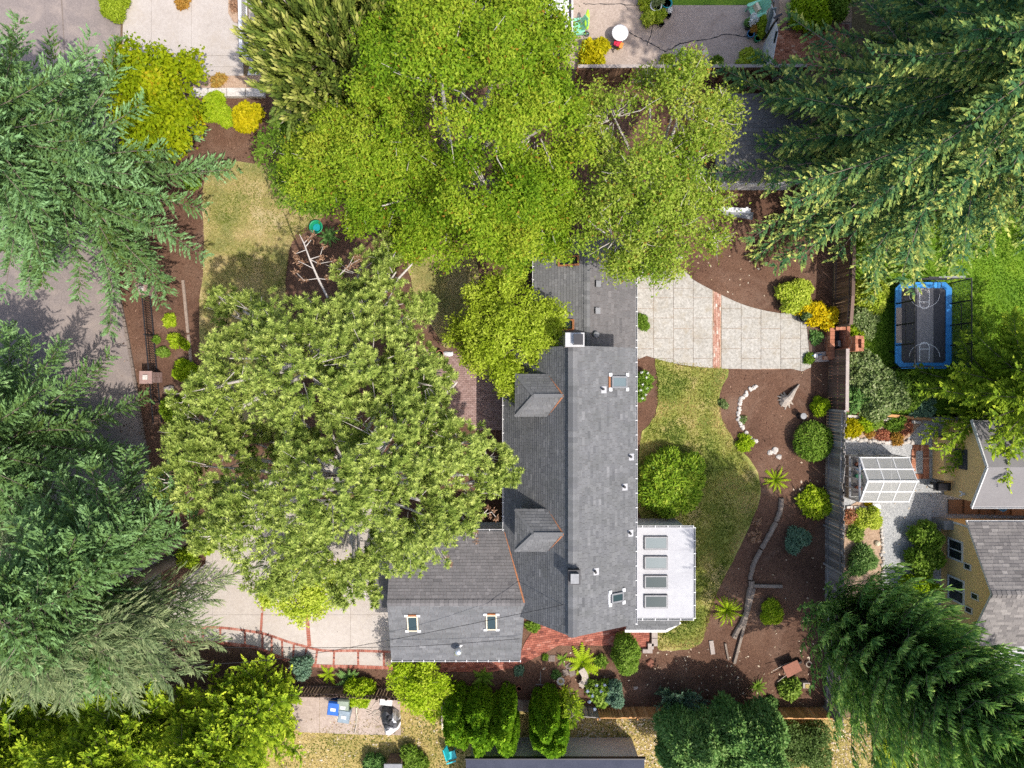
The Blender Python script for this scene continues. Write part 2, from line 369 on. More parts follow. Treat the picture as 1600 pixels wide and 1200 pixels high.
# kerb stones along the road edge
kerb = empty('kerb', W(205,560), kind='structure')
kp = smooth(G([(181,425),(190,475),(199,520),(213,600),(222,660),(232,720),(246,850)]), 6, False)
kb = MB(); kb.box(-.5,.5,-.07,.07,0,.12); km = kb.mesh('kerb_stone', M['kerb'])
for i in range(len(kp)-1):
    a, b = Vector(kp[i]), Vector(kp[i+1]); d = b-a; c = (a+b)/2-origin(kerb).xy
    put('kerb_stone', km, kerb, (c.x, c.y, .02), (0, 0, math.atan2(d.y, d.x)), (d.length-.03, 1, 1))

sheet('front_lawn', [(345,253),(400,256),(445,268),(500,310),(506,336),(476,354),(455,380),(446,440),(448,520),(470,600),(430,660),(370,660),(335,610),(317,560),(312,490),(319,400),(318,300),(328,266)], .06, M['lawn_dry'], 3, .03)
sheet('side_lawn', [(640,405),(700,398),(745,410),(742,470),(712,520),(700,545),(682,520),(652,470)], .06, M['lawn_dry'], 3, .04)
sheet('back_lawn', [(1024,560),(1060,570),(1100,574),(1138,578),(1124,616),(1127,655),(1148,692),(1178,728),(1187,757),(1183,792),(1162,840),(1142,880),(1121,922),(1103,965),(1098,997),(1084,1011),(1050,1016),(1030,1014),(1026,985),(1060,975),(1080,958),(1082,825),(1000,812),(1000,690),(1014,664),(1026,640),(1028,600)], .06, M['lawn_back'], 3, .03)
sheet('neighbour_lawn', [(300,1110),(450,1092),(690,1096),(885,1118),(1310,1120),(1500,1122),(2600,1122),(2600,4000),(225,4000),(225,1200)], .028, M['lawn_litter'], 0, .04)
sheet('yard_lawn', [(1321,370),(1420,330),(3000,300),(3000,640),(1480,652),(1440,650),(1321,642)], .03, M['lawn_green'], 0, .03)
sheet('verge_lawn', [(1040,-40),(1200,-40),(1200,8),(1052,9)], .05, M['lawn_green'], 0, .02)
sheet('gravel_path', [(1318,655),(1480,646),(1700,646),(1700,960),(1400,940),(1318,960)], .03, M['gravel'])
sheet('garden_bed', [(1320,658),(1436,655),(1432,668),(1412,690),(1392,692),(1366,688),(1320,684)], .06, M['bed'], 2, .02)
sheet('garden_bed', [(1321,795),(1365,790),(1372,800),(1376,830),(1378,880),(1374,920),(1340,960),(1321,960)], .06, M['bed'], 2, .02)
sheet('planting_strip', [(302,119),(415,119),(415,139),(302,139)], .05, M['bed'])
sheet('planting_strip', [(359,-80),(373,-80),(373,38),(366,36),(358,22)], .12, M['bed'])

def bricks(name, poly, mat, bl=.2, bw=.1, gap=.01, ang=0, z0=.03, z1=.06, bond='run', parent=None, kind='stuff', label=None, seed=3):
    """bricks laid over a world polygon, too small to pick apart singly: joined"""
    rr = random.Random(seed); c, s = math.cos(ang), math.sin(ang)
    q = ccw([(x*c+y*s, -x*s+y*c) for x, y in poly]); mb = MB()
    x0, x1 = min(p[0] for p in q), max(p[0] for p in q); y0, y1 = min(p[1] for p in q), max(p[1] for p in q)
    j = 0; y = y0
    while y < y1:
        x = x0-(bl*.5 if bond == 'run' and j % 2 else 0)-rr.random()*.02
        while x < x1:
            k = clip(q, [(x, y), (x+bl-gap, y), (x+bl-gap, y+bw-gap), (x, y+bw-gap)])
            if k:
                mb.ti = min(1, max(0, rr.gauss(.5, .24))); mb.prism([(px*c-py*s, px*s+py*c) for px, py in k], z0, z1+rr.uniform(-.005, .005), False)
            x += bl
        y += bw; j += 1
    return mb.build(name, mat, parent, kind=kind, label=label)
def band(path, w, mat, z0, z1, parent, step=.105, seed=5, name='brick_band'):
    """soldier course: bricks laid across a line"""
    rr = random.Random(seed); mb = MB(); t = 0
    for i in range(len(path)-1):
        a, b = Vector(path[i][:2]), Vector(path[i+1][:2]); L = (b-a).length; d = (b-a)/L; n = Vector((-d.y, d.x)); k = max(1, round(L/step))
        for j in range(k):
            p, q = a+d*(L*(j+.04)/k), a+d*(L*(j+.94)/k); mb.ti = min(1, max(0, rr.gauss(.55, .22)))
            mb.prism([p-n*w/2, q-n*w/2, q+n*w/2, p+n*w/2], z0, z1+rr.uniform(-.004, .004), False)
    return mb.build(name, mat, parent, kind='stuff')
def slabs(root, poly, cells, name, mat, z0, z1, gap=.02, rnd=None):
    o = origin(root)
    for ce in cells:
        cx = sum(p[0] for p in ce)/len(ce); cy = sum(p[1] for p in ce)/len(ce)
        ce = [(p[0]-math.copysign(gap/2, p[0]-cx), p[1]-math.copysign(gap/2, p[1]-cy)) for p in ce]
        k = clip(poly, ccw(ce))
        if k and abs(area2(k)) > .03:
            mb = MB(); dz = random.uniform(-.006, .006); mb.prism(k, z0, z1+dz, False); mb.build(name, mat, root)
def grid(xs, ys): return [[(xs[i], ys[j]), (xs[i+1], ys[j]), (xs[i+1], ys[j+1]), (xs[i], ys[j+1])] for i in range(len(xs)-1) for j in range(len(ys)-1)]
random.seed(4)
# back patio of large concrete pavers with a brick strip
pat = empty('patio_paving', W(1120,510), kind='structure')
pp = smooth(G([(990,415),(1040,416),(1070,424),(1082,437),(1115,455),(1150,472),(1180,482),(1220,490),(1264,492),(1266,574),(1235,576),(1200,577),(1130,576),(1080,572),(1045,566),(1010,556),(990,550)]), 2)
mb = MB(); mb.prism(pp, .03, .05, False); mb.build('joint_bed', M['bed'], pat)
cells = []; x = W(990,0).x
for k in range(10):
    y = W(0,590).y+(.55 if k % 2 else 0)-.6
    while y < W(0,410).y:
        h = 1.05; cells.append([(x, y), (x+1.03, y), (x+1.03, y+h), (x, y+h)]); y += h
    x += 1.03
    if k == 3: x = W(1126.5,0).x
left = [c for c in cells if c[0][0] < W(1115,0).x]
fix = W(1113,0).x
cells = [[(min(p[0], fix) if c[0][0] < fix else p[0], p[1]) for p in c] for c in cells]
slabs(pat, pp, cells, 'paver', M['aggregate'], .04, .075)
st = clip(pp, ccw([tuple(W(1113,590)[:2]), tuple(W(1123.5,590)[:2]), tuple(W(1126.5,400)[:2]), tuple(W(1116,400)[:2])]))
M['brick_salmon'] = tinted('brick_salmon', [(.26,.12,.08), (.36,.19,.14), (.44,.27,.21), (.52,.45,.39)], .9, .35, 9, .4)
bricks('brick_strip', st, M['brick_salmon'], .2, .1, .012, R(92), .04, .078, parent=pat)
# brick walks and the front landing
wk = empty('brick_path', W(860,1020), kind='structure')
wp = G([(688,1049),(688,1034),(808,1030),(822,1000),(840,975),(900,972),(985,972),(1014,982),(1014,1011),(975,1012),(950,1008),(872,1008),(852,1019),(830,1030),(800,1043),(770,1049)])
mb = MB(); mb.prism(wp, .03, .045, False); mb.build('sand_bed', M['mortar'], wk)
bricks('brick_course', wp, M['brick'], .22, .11, .012, R(8), .04, .075, parent=wk)
ld = empty('brick_landing', W(740,620), kind='structure')
lp = G([(664,545),(706,552),(720,556),(796,560),(796,672),(742,672),(700,640),(688,600)])
mb = MB(); mb.prism(lp, .03, .05, False); mb.build('sand_bed', M['mortar'], ld)
bricks('brick_course', lp, M['brick_pink'], .2, .1, .01, 0, .04, .085, parent=ld)
# driveway: broad concrete slabs, brick dividing lines, brick-edged border
dw = empty('driveway', W(470,960), kind='structure')
out = [(262,1001),(305,1003),(345,1004),(400,1011),(425,1021),(450,1031),(475,1037),(505,1040),(560,1041),(614,1043)]
inn = [(262,979),(305,980),(345,980),(400,987),(425,993),(450,1002),(480,1010),(507,1016),(560,1016),(614,1018)]
dpoly = G([(328,780),(614,780)]+list(reversed(out))+[(255,960),(290,905),(322,880)])
mb = MB(); mb.prism(dpoly, .02, .035, False); mb.build('joint_bed', M['mortar'], dw)
inner = G([(328,780),(614,780)]+list(reversed(inn))+[(255,960),(290,905),(322,880)])
xs = [W(v,0).x for v in (250,333,411,483,548,616)]; ys = [W(0,v).y for v in (1045,960,905,850,775)]
slabs(dw, inner, grid(xs, ys), 'slab', M['concrete'], .03, .06, .012)
oi, ii = smooth(G(out), 3, False), smooth(G(inn), 3, False)
for i in range(len(oi)-1):
    if i % 2 == 0 and i+2 < len(oi):
        mb = MB(); mb.prism([ii[i], ii[i+1], ii[i+2], oi[i+2], oi[i+1], oi[i]], .03, .058+.004*(i % 2), False); mb.build('border_slab', M['concrete'], dw)
band(oi, .17, M['brick'], .03, .07, dw); band(ii, .13, M['brick'], .03, .067, dw)
for i in range(0, len(oi), 2): band([ii[i], oi[i]], .11, M['brick'], .03, .064, dw)
band(G([(480,958),(482,985),(484,1009)]), .2, M['brick'], .03, .066, dw)
band(G([(411,938),(410,960),(408,988)]), .12, M['brick'], .03, .066, dw)
band(G([(398,918),(411,938),(424,914)]), .12, M['brick'], .03, .0655, dw)
band(G([(329,790),(330,822),(334,860)]), .14, M['brick'], .03, .066, dw)
band(G([(331,822),(372,818)]), .12, M['brick'], .03, .0655, dw)
# neighbours' hard surfaces
nd = empty('concrete_drive', W(290,60), kind='structure')
np_ = G([(193,-400),(374,-400),(379,60),(381,104),(381,119),(302,119),(302,116),(193,116)])
mb = MB(); mb.prism(np_, .02, .035, False); mb.build('joint_bed', M['mortar'], nd)
slabs(nd, np_, grid([W(v,0).x for v in (190,237.5,300,385)], [W(0,v).y for v in (121,105,88,-30,-150,-300,-420)]), 'slab', M['concrete'], .03, .07, .012)
pd = empty('concrete_pad', W(545,1120), kind='structure')
pdp = G([(430,1088),(625,1091),(627,1148),(560,1147),(470,1143),(440,1120)])
slabs(pd, pdp, grid([W(v,0).x for v in (425,500,560,630)], [W(0,v).y for v in (1155,1080)]), 'slab', M['patio'], .02, .055, .015)
tp = empty('terrace', W(1040,55), kind='structure')
tpp = G([(840,-300),(1040,-300),(1046,6),(1050,9),(1203,9),(1206,109),(892,109),(878,80),(840,60)])
mb = MB(); mb.prism(tpp, .02, .06, False); mb.build('slab', M['patio'], tp)
def crack(pts, seed, w=.022):
    rr = random.Random(seed); p = smooth(G(pts), 5, False); p = [(x+rr.gauss(0, .025), y+rr.gauss(0, .025)) for x, y in p]
    mb = MB()
    for i in range(len(p)-1):
        a, b = Vector(p[i]), Vector(p[i+1]); n = Vector((-(b-a).y, (b-a).x)).normalized()*w*rr.uniform(.5, 1.1)
        mb.prism([a-n, b-n, b+n, a+n], .055, .066, False)
    mb.build('crack_filler', M['black'], tp)
crack([(910,7),(945,7),(985,9),(1020,8)], 1); crack([(980,50),(1000,60),(1013,67),(1030,76),(1041,80),(1058,72),(1075,66),(1110,61),(1137,54),(1165,59),(1190,62)], 2, .03)
crack([(1020,35),(1017,52),(1011,72)], 3); crack([(975,9),(982,18)], 4, .012)
ba = empty('brick_yard', W(1265,70), kind='structure')
bp_ = G([(1212,-60),(1330,-60),(1330,112),(1206,112)])
mb = MB(); mb.prism(bp_, .02, .035, False); mb.build('sand_bed', M['mortar'], ba)
bricks('brick_course', G([(1208,48),(1326,50),(1326,112),(1206,112)]), M['brick_orange'], .2, .105, .012, 0, .03, .07, parent=ba)
band(G([(1218,41),(1270,42),(1326,44)]), .3, M['brick_dark'], .03, .10, ba, .11)
sheet('brick_edging', [(1216,-40),(1330,-40),(1330,35),(1218,34)], .06, M['bed'])
bw_ = empty('brick_edging', W(1437,722), kind='structure')
band(G([(1425,699),(1450,700)]), .3, M['brick_orange'], .03, .08, bw_); band(G([(1446,702),(1446,748)]), .3, M['brick_orange'], .03, .08, bw_); band(G([(1427,702),(1426,736)]), .22, M['brick_orange'], .03, .08, bw_)
band(G([(1428,744),(1441,744)]), .26, M['brick_orange'], .03, .08, bw_)

for i, (a, b) in enumerate((((68,-60),(72,100)),((93,-60),(104,125)))):
    mb = MB(); p, q = W(*a), W(*b); n = Vector((.03, 0, 0)); mb.prism([p-n, q-n, q+n, p+n], .015, .026, False); mb.build('road_seam', M['kerb' if i else 'asphalt'], kind='structure')
# ---------------------------------------------------------------- buildings
def shingles(poly3, eave, up, mat, parent, course=.145, wid=.3, seed=1, name='shingles', th=.014):
    """overlapping shingle tabs on a roof plane: poly3 planar convex, eave = two points along the low edge, up = a point upslope"""
    rr = random.Random(seed); O = Vector(eave[0]); u = (Vector(eave[1])-O).normalized(); v = Vector(up)-O; v = (v-u*v.dot(u)).normalized(); n = u.cross(v)
    if n.z < 0: n = -n
    q = ccw([((Vector(p)-O).dot(u), (Vector(p)-O).dot(v)) for p in poly3])
    x0, x1 = min(p[0] for p in q), max(p[0] for p in q); y0, y1 = min(p[1] for p in q), max(p[1] for p in q)
    mb = MB(); y = y0; flip = u.cross(v).z < 0
    while y < y1:
        x = x0-rr.random()*wid; yy = min(y+course*1.04, y1)
        while x < x1:
            w = wid*rr.choice((.5, .75, 1, 1, 1.3)); k = clip(q, [(x, y), (x+w-.008, y), (x+w-.008, yy), (x, yy)])
            if k:
                mb.ti = min(1, max(0, rr.gauss(.5, .13))); t0 = th*rr.uniform(.8, 1.35)
                hs = [.004+t0*(1-(p[1]-y)/course*.92) for p in k]
                top = [O+u*p[0]+v*p[1]+n*h for p, h in zip(k, hs)]; bot = [O+u*p[0]+v*p[1] for p in k]; m = len(k)
                fs = [tuple(range(m))]+[(i, m+i, m+(i+1) % m, (i+1) % m) for i in range(m) if k[i][1] < y+.002 and k[(i+1) % m][1] < y+.002 or abs(k[i][0]-k[(i+1) % m][0]) < 1e-4]
                if flip: fs = [tuple(reversed(f)) for f in fs]
                mb.add(top+bot, fs)
            x += w
        y += course
    return mb.build(name, mat, parent, kind='stuff')
def ridge_caps(p, q, parent, mat, w=.3, step=.2, drop=.1, seed=2):
    rr = random.Random(seed); p, q = Vector(p), Vector(q); L = (q-p).length; d = (q-p)/L; s = d.cross(Vector((0,0,1))).normalized(); k = int(L/step); off = origin(parent)
    mb = MB(); a = step*1.06
    for hh in (0, .012): pass
    mb.add([(0,0,.045),(a,0,.022),(a,w/2,.022-drop),(0,w/2,.045-drop),(0,-w/2,.045-drop),(a,-w/2,.022-drop),(0,0,.02),(0,w/2,.02-drop),(0,-w/2,.02-drop)], [(0,1,2,3),(4,5,1,0),(0,3,7,6),(4,0,6,8)])
    mes = []
    for t in (.3, .5, .68):
        mb.t = [t]*len(mb.f); mes.append(mb.mesh('ridge_cap', mat))
    rz = math.atan2(d.y, d.x); ry = -math.asin(d.z)
    for i in range(k): put('ridge_cap', rr.choice(mes), parent, p+d*(i*L/k)-off, (0, ry, rz), (1, 1, 1))
def gutter(p, q, parent, outw, mat=None, w=.085, step=.62):
    p, q, outw = Vector(p), Vector(q), Vector(outw).normalized(); mb = MB(); c = outw*w/2
    mb.beam(p+outw*.008, q+outw*.008, .015, .10); mb.beam(p+outw*w, q+outw*w, .02, .11); a = Vector((0,0,-.05)); mb.beam(p+c+a, q+c+a, w, .015)
    gt = mb.build('gutter', mat or M['gutter_white'], parent); hb = MB(); L = (q-p).length; d = (q-p)/L; k = max(2, int(L/step))
    for i in range(k+1):
        c0 = p+d*(L*i/k)+Vector((0,0,.055)); hb.beam(c0, c0+outw*w*1.25, .035, .02)
    hb.build('hangers', mat or M['white'], gt, kind='stuff'); return gt
def frame_on(O, u, v, n, hw, hv, fw, ft, mat, glass, parent, name='skylight', depth=.02, gname='pane', split=0):
    """a framed light lying in a plane: O centre, u/v in-plane axes, n normal"""
    O, u, v, n = map(Vector, (O, u, v, n)); mb = MB()
    def bar(a, b, w):
        a, b = Vector(a), Vector(b); d = (b-a).normalized(); s = d.cross(n)*w/2; t = n*ft
        mb.add([a-s, a+s, b+s, b-s, a-s+t, a+s+t, b+s+t, b-s+t], [(0,1,2,3),(7,6,5,4),(4,5,1,0),(5,6,2,1),(6,7,3,2),(7,4,0,3)])
    e, f = hw-fw/2, hv-fw/2
    bar(O-u*hw+v*f, O+u*hw+v*f, fw); bar(O-u*hw-v*f, O+u*hw-v*f, fw); bar(O-u*e-v*(hv-fw), O-u*e+v*(hv-fw), fw); bar(O+u*e-v*(hv-fw), O+u*e+v*(hv-fw), fw)
    if split: bar(O-u*(hw-fw), O+u*(hw-fw), fw*.7)
    fo = mb.build(name, mat, parent); gm = MB(); t = n*(ft-depth)
    gm.add([O-u*(hw-fw)-v*(hv-fw)+t, O+u*(hw-fw)-v*(hv-fw)+t, O+u*(hw-fw)+v*(hv-fw)+t, O-u*(hw-fw)+v*(hv-fw)+t], [(0,1,2,3)])
    gm.build(gname, glass, fo); return fo

ER, ZR, WX, EX, ZW, ZE, YN, YS = 2.57, 7.05, -.36, 5.49, 3.5, 5.4, 1.62, -10.69
house = empty('house', (2.5, -4, 0), 'long grey shingled house with white sunroom, two dormers and attached garage among the trees', 'house')
mb = MB()
mb.add([(0,YS+.3,0),(0,YN-.3,0),(5.2,YN-.3,0),(5.2,YS+.3,0),(0,YS+.3,3.6),(0,YN-.3,3.6),(5.2,YN-.3,5.35),(5.2,YS+.3,5.35),(ER,YS+.3,6.85),(ER,YN-.3,6.85)], [(0,1,5,4),(2,3,7,6),(0,4,8,7,3),(1,2,6,9,5)])
mb.build('wall', M['stucco'], house)
mb = MB(); mb.box(1.4,5.6,YN-.3,6.6,0,2.9); mb.add([(1.4,6.6,2.9),(5.6,6.6,2.9),(3.5,6.6,3.6)], [(0,2,1)]); mb.build('wall', M['stucco'], house)
mb = MB(); mb.box(-5.4,.1,-12.75,-7.2,0,3.4); mb.add([(-5.4,-12.75,3.4),(-5.4,-9.98,4.5),(-5.4,-7.2,3.4)], [(0,1,2)]); mb.add([(.1,-12.75,3.4),(.1,-9.98,4.5),(.1,-7.2,3.4)], [(0,2,1)]); mb.build('wall', M['stucco'], house)
mb = MB(); mb.box(5.2,8.5,-11.05,-7.0,0,2.95); mb.build('wall', M['stucco'], house)
def slope(poly, eave, up, mat, name='roof', seed=1, label=None, th=.12, course=.145):
    mb = MB(); mb.slabz(poly, th); rf = mb.build(name, M['wood_dark'], house, label=label)
    shingles(poly, eave, up, mat, rf, course, seed=seed); return rf
# main roof: steep west slope, shallow east slope
rw = slope([(WX,YS,ZW),(ER,YS,ZR),(ER,YN,ZR),(WX,YN,ZW)], [(WX,YN,ZW),(WX,YS,ZW)], (ER,YS,ZR), M['shingle'], seed=1)
re_ = slope([(EX,YN,ZE),(ER,YN,ZR),(ER,YS,ZR),(EX,YS,ZE)], [(EX,YS,ZE),(EX,YN,ZE)], (ER,YN,ZR), M['shingle'], seed=2)
ridge_caps((ER,YS,ZR+.012),(ER,YN,ZR+.012), house, M['shingle'], .4, .24, .11)
gutter((EX,YS,ZE-.06),(EX,YN,ZE-.06), house, (1,0,0)); gutter((WX,YN,ZW-.06),(WX,-6.9,ZW-.06), house, (-1,0,0))
# north wing
NY = 6.9; nw, ne, nr, nz0, nz1 = 1.07, 5.92, 3.5, 3.0, 3.82
slope([(nw,YN-.25,nz0),(nr,YN-.25,nz1),(nr,NY,nz1),(nw,NY,nz0)], [(nw,NY,nz0),(nw,YN,nz0)], (nr,YN,nz1), M['shingle'], seed=3)
slope([(ne,NY,nz0),(nr,NY,nz1),(nr,YN-.25,nz1),(ne,YN-.25,nz0)], [(ne,YN,nz0),(ne,NY,nz0)], (nr,NY,nz1), M['shingle_brown'], seed=4)
ridge_caps((nr,YN,nz1+.01),(nr,NY,nz1+.01), house, M['shingle'], .3, .21, .05)
gutter((ne,YN-.2,nz0-.06),(ne,NY,nz0-.06), house, (1,0,0)); gutter((nw,NY,nz0-.06),(nw,YN+.2,nz0-.06), house, (-1,0,0))
# garage
GW, GE, GN, GS, GR, gz0, gz1 = -5.69, .40, -6.95, -13.02, -9.98, 3.5, 4.65
slope([(GW,GS,gz0),(GE,GS,gz0),(GE+.2,GR,gz1),(GW,GR,gz1)], [(GW,GS,gz0),(GE,GS,gz0)], (GW,GR,gz1), M['shingle'], seed=5, label='garage roof slope facing south')
slope([(.58,GR,gz1),(WX+.02,GN,gz0),(GW,GN,gz0),(GW,GR,gz1)], [(WX,GN,gz0),(GW,GN,gz0)], (GW,GR,gz1), M['shingle_brown'], seed=6, label='browner garage roof slope facing north')
ridge_caps((GW,GR,gz1+.01),(.6,GR,gz1+.01), house, M['shingle_brown'], .3, .21, .055)
gutter((GW,GS,gz0-.06),(GE,GS,gz0-.06), house, (0,-1,0), step=.5); gutter((-.4,GN,gz0-.06),(GW,GN,gz0-.06), house, (0,1,0))
mb = MB(); mb.beam((WX+.03,GN-.02,gz0+.03),(.56,GR+.02,gz1+.03),.07,.03); mb.build('valley_debris', M['debris'], house)
# lean-to canopy over the garage door
slope([(-6.62,-10.78,2.62),(-5.45,-10.78,3.0),(-5.45,-9.1,3.0),(-6.62,-9.1,2.62)], [(-6.62,-9.1,2.62),(-6.62,-10.78,2.62)], (-5.45,-9.1,3.0), M['shingle_brown'], name='canopy', seed=7)
# hipped dormers
for k, yc in enumerate((.0, 6.83)):
    dz, ez, xe, xv, xr, xb, y = 6.6, 5.8, .14, 1.55, .93, 2.2, -6.43+yc; hw = .93
    if k: y = -.50
    mb = MB(); mb.box(.36,1.9,y-.78,y+.78,4.2,5.72); dm = mb.build('dormer', M['stucco'], house)
    A, B, C, D, E, Fp = (xe,y-hw,ez), (xe,y+hw,ez), (xv+.03,y+hw,ez), (xv+.03,y-hw,ez), (xr,y,dz), (xb,y,dz)
    for pl, ev, up, sd in (([A,D,Fp,E],[A,D],E,11), ([B,C,Fp,E],[C,B],E,12), ([A,B,E],[B,A],E,13)):
        m2 = MB(); m2.slabz(pl, .09); m2.build('dormer_roof', M['wood_dark'], dm); shingles(pl, ev, up, M['shingle'], dm, .145, seed=sd+k, name='shingles')
    for a, b in ((A,E),(B,E)):
        m3 = MB(); m3.beam(Vector(a)+Vector((0,0,.035)), Vector(b)+Vector((0,0,.035)), .13, .025); m3.ti = .3; m3.build('hip_cap', M['shingle'], dm)
    m3 = MB(); m3.beam(Vector(E)+Vector((0,0,.03)), Vector(Fp)+Vector((0,0,.03)), .16, .025); m3.build('hip_cap', M['shingle'], dm)
    for a in (C, D):
        m3 = MB(); m3.beam(Vector(a)+Vector((.03,0,.04)), Vector(Fp)+Vector((0,0,.03)), .07, .05); m3.build('valley_debris', M['debris'], dm)
    frame_on((.35,y,5.25),(0,1,0),(0,0,1),(-1,0,0),.5,.38,.07,.04,M['white'],M['glass_dark'],dm,'window')
# chimneys
def chimney(x, y, w, d, z0, z1, cap):
    mb = MB(); mb.box(x-w/2,x+w/2,y-d/2,y+d/2,z0,z1); ch = mb.build('chimney', M['block' if cap else 'dark_metal'], house)
    mb = MB(); mb.box(x-w/2-.03,x+w/2+.03,y-d/2-.03,y+d/2+.03,z1,z1+.09); mb.build('crown', M['gutter_white'] if cap else M['dark_metal'], ch)
    if cap:
        mb = MB(); x2 = x+.12; mb.box(x2-.19,x2+.19,y-.22,y+.22,z1+.3,z1+.36)
        for a in (-.17,.17):
            for b in (-.2,.2): mb.box(x2+a-.015,x2+a+.015,y+b-.015,y+b+.015,z1+.09,z1+.3)
        mb.build('chimney_cap', M['dark_metal'], ch)
    else:
        mb = MB(); mb.box(x-.17,x+.17,y-.2,y+.2,z1+.09,z1+.3); mb.build('flue_cap', M['grey_metal'], ch)
chimney(W(898,0,7.9).x, W(0,531,7.9).y, .72, .52, 5.5, 7.9, True)
chimney(W(897,0,7.3).x, W(0,901,7.3).y, .46, .56, 6.2, 7.35, False)
# lights and vents on the slopes
def on_slope(px, py, za, xa, zb, xb):      # height of a slope (varies with x) under a survey reading
    t = 0.5
    for _ in range(20):
        z = za+(zb-za)*t; t = (W(px,py,z).x-xa)/(xb-xa)
    return W(px,py,z)
sl_e = math.atan2(ZR-ZE, EX-ER); ue, ve, ne_ = (0,1,0), (-math.cos(sl_e),0,math.sin(sl_e)), (math.sin(sl_e),0,math.cos(sl_e))
for px, py, hv, hu in ((966,597,.42,.26),(963,933,.33,.21)):
    O = on_slope(px,py,ZR,ER,ZE,EX); f = frame_on(O+Vector(ne_)*.01, ue, ve, ne_, hu, hv, .07, .11, M['grey_metal'], M['glass_pale' if py < 700 else 'glass_sky'], house)
    mb = MB()
    for s in (-1, 1):
        for t in (-1, 1): mb.cbox(O+Vector(ue)*s*(hu+.06)+Vector(ve)*t*(hv+.04)+Vector(ne_)*.05, (.16,.16,.05), 0, 0, sl_e)
    mb.build('brackets', M['white'], f, kind='stuff')
    mb = MB(); mb.cbox(O+Vector(ve)*(hv+.09)+Vector(ne_)*.04, (.09,.5,.05), 0, 0, sl_e); mb.build('flashing', M['rust_trim' if py < 700 else 'white'], f)
for px, py in ((943,609),(986,714),(976,761),(985,833),(931,893)):
    O = on_slope(px,py,ZR,ER,ZE,EX); mb = MB(); mb.cbox(O+Vector(ne_)*.02, (.28,.3,.02), 0, 0, sl_e); fl = mb.build('vent_flashing', M['membrane'], house)
    mb = MB(); c = O+Vector((-.04,.03,0)); mb.tube([c, c+Vector((0,0,.3))], .055, 10); mb.build('vent_pipe', M['black'], fl)
def lid(px, py, za, xa, zb, xb, hx, hy, side):
    O = on_slope(px,py,za,xa,zb,xb); a = math.atan2(zb-za, xb-xa); n = Vector((-math.sin(a),0,math.cos(a)))
    mb = MB(); mb.cbox(O+n*.07, (hx*2,hy*2,.14), 0, 0, -a); v = mb.build('roof_vent', M['dark_metal'], house)
    mb = MB(); mb.cbox(O+n*.155, (hx*2.25,hy*2.25,.025), 0, 0, -a); mb.build('vent_hood', M['grey_metal'], v)
for px, py in ((933,444),(932,486)): lid(px,py,nz1,nr,nz0,ne,.11,.13,1)
O = on_slope(931,523,nz1,nr,nz0,ne); mb = MB(); mb.lathe([(.12,-.05),(.12,.16),(.16,.17),(.13,.25),(.03,.27)], O, 14); mb.build('roof_vent', M['grey_metal'], house)
a = math.atan2(nz1-nz0, nr-nw); un, vn, nn = (0,1,0), (math.cos(a),0,math.sin(a)), (-math.sin(a),0,math.cos(a))
for px, py, hx, hy in ((889,408,.5,.24),(886,508,.36,.26)):
    O = on_slope(px,py,nz0,nw,nz1,nr); frame_on(O+Vector(nn)*.02, vn, un, nn, hx, hy, .07, .13, M['rust_trim'], M['glass_dark'], house, depth=.09)
# garage lights and flue
def on_gs(px, py):
    t = .5
    for _ in range(20):
        z = gz1+(gz0-gz1)*t; t = (W(px,py,z).y-GR)/(GS-GR)
    return W(px,py,z)
a = math.atan2(gz1-gz0, GR-GS); ug, vg, ng = Vector((1,0,0)), Vector((0,math.cos(a),math.sin(a))), Vector((0,-math.sin(a),math.cos(a)))
for px, py in ((645,973),(768,971)):
    O = on_gs(px,py); f = frame_on(O, ug, vg, ng, .25, .42, .055, .1, M['cream'], M['glass_sky'], house, depth=.03); mb = MB()
    for s in (-1, 1):
        for t in (-1, 1): mb.cbox(O+ug*s*.28+vg*t*.43+ng*.05, (.17,.12,.05), 0, a)
    mb.build('brackets', M['white'], f, kind='stuff'); mb = MB(); mb.cbox(O+vg*.45+ng*.05, (.36,.08,.06), 0, a); mb.build('flashing', M['rust_trim'], f)
O = on_gs(717,1013); mb = MB(); mb.lathe([(.21,-.06),(.16,.0),(.11,.04),(.11,.42)], O, 16); fl = mb.build('flue', M['silver'], house, True)
mb = MB(); mb.lathe([(.11,.42),(.2,.44),(.2,.5),(.04,.58)], O, 16); mb.build('flue_cap', M['silver'], fl, True); mb = MB(); mb.cbox(O+Vector((.07,.12,.04)), (.34,.1,.05), .3, a); mb.build('flashing', M['white'], fl)
# sunroom flat roof with four lights
x0, x1, y0, y1, zs = 5.62, 8.66, -11.18, -6.86, 3.1
mb = MB(); mb.box(x0,x1,y0,y1,2.95,zs); fr = mb.build('flat_roof', M['membrane'], house)
for p, q, o in (((x1,y1,zs-.03),(x1,y0,zs-.03),(1,0,0)),((x1,y0,zs-.03),(x0,y0,zs-.03),(0,-1,0)),((x0,y1,zs-.03),(x1,y1,zs-.03),(0,1,0))): gutter(p, q, house, o, w=.09, step=.55)
for yy in (-7.95,-9.05,-10.15):
    mb = MB(); mb.box(x0+.02,x1-.02,yy-.02,yy+.02,zs-.01,zs+.005); mb.build('membrane_seam', M['membrane'], fr)
for i, py in enumerate((848.5,879.5,909.5,940)):
    O = W(1025,py,zs+.1); mb = MB(); mb.box(O.x-.56,O.x+.56,O.y-.32,O.y+.32,zs,zs+.1); cb = mb.build('skylight', M['dark_metal'], fr)
    frame_on((O.x,O.y,zs+.1),(1,0,0),(0,1,0),(0,0,1),.54,.30,.055,.03,M['grey_metal'],M['glass_pale' if i < 2 else 'glass_sky'],fr,'skylight_frame',.015)  # lower panes darker: tree reflections put into the glass colour
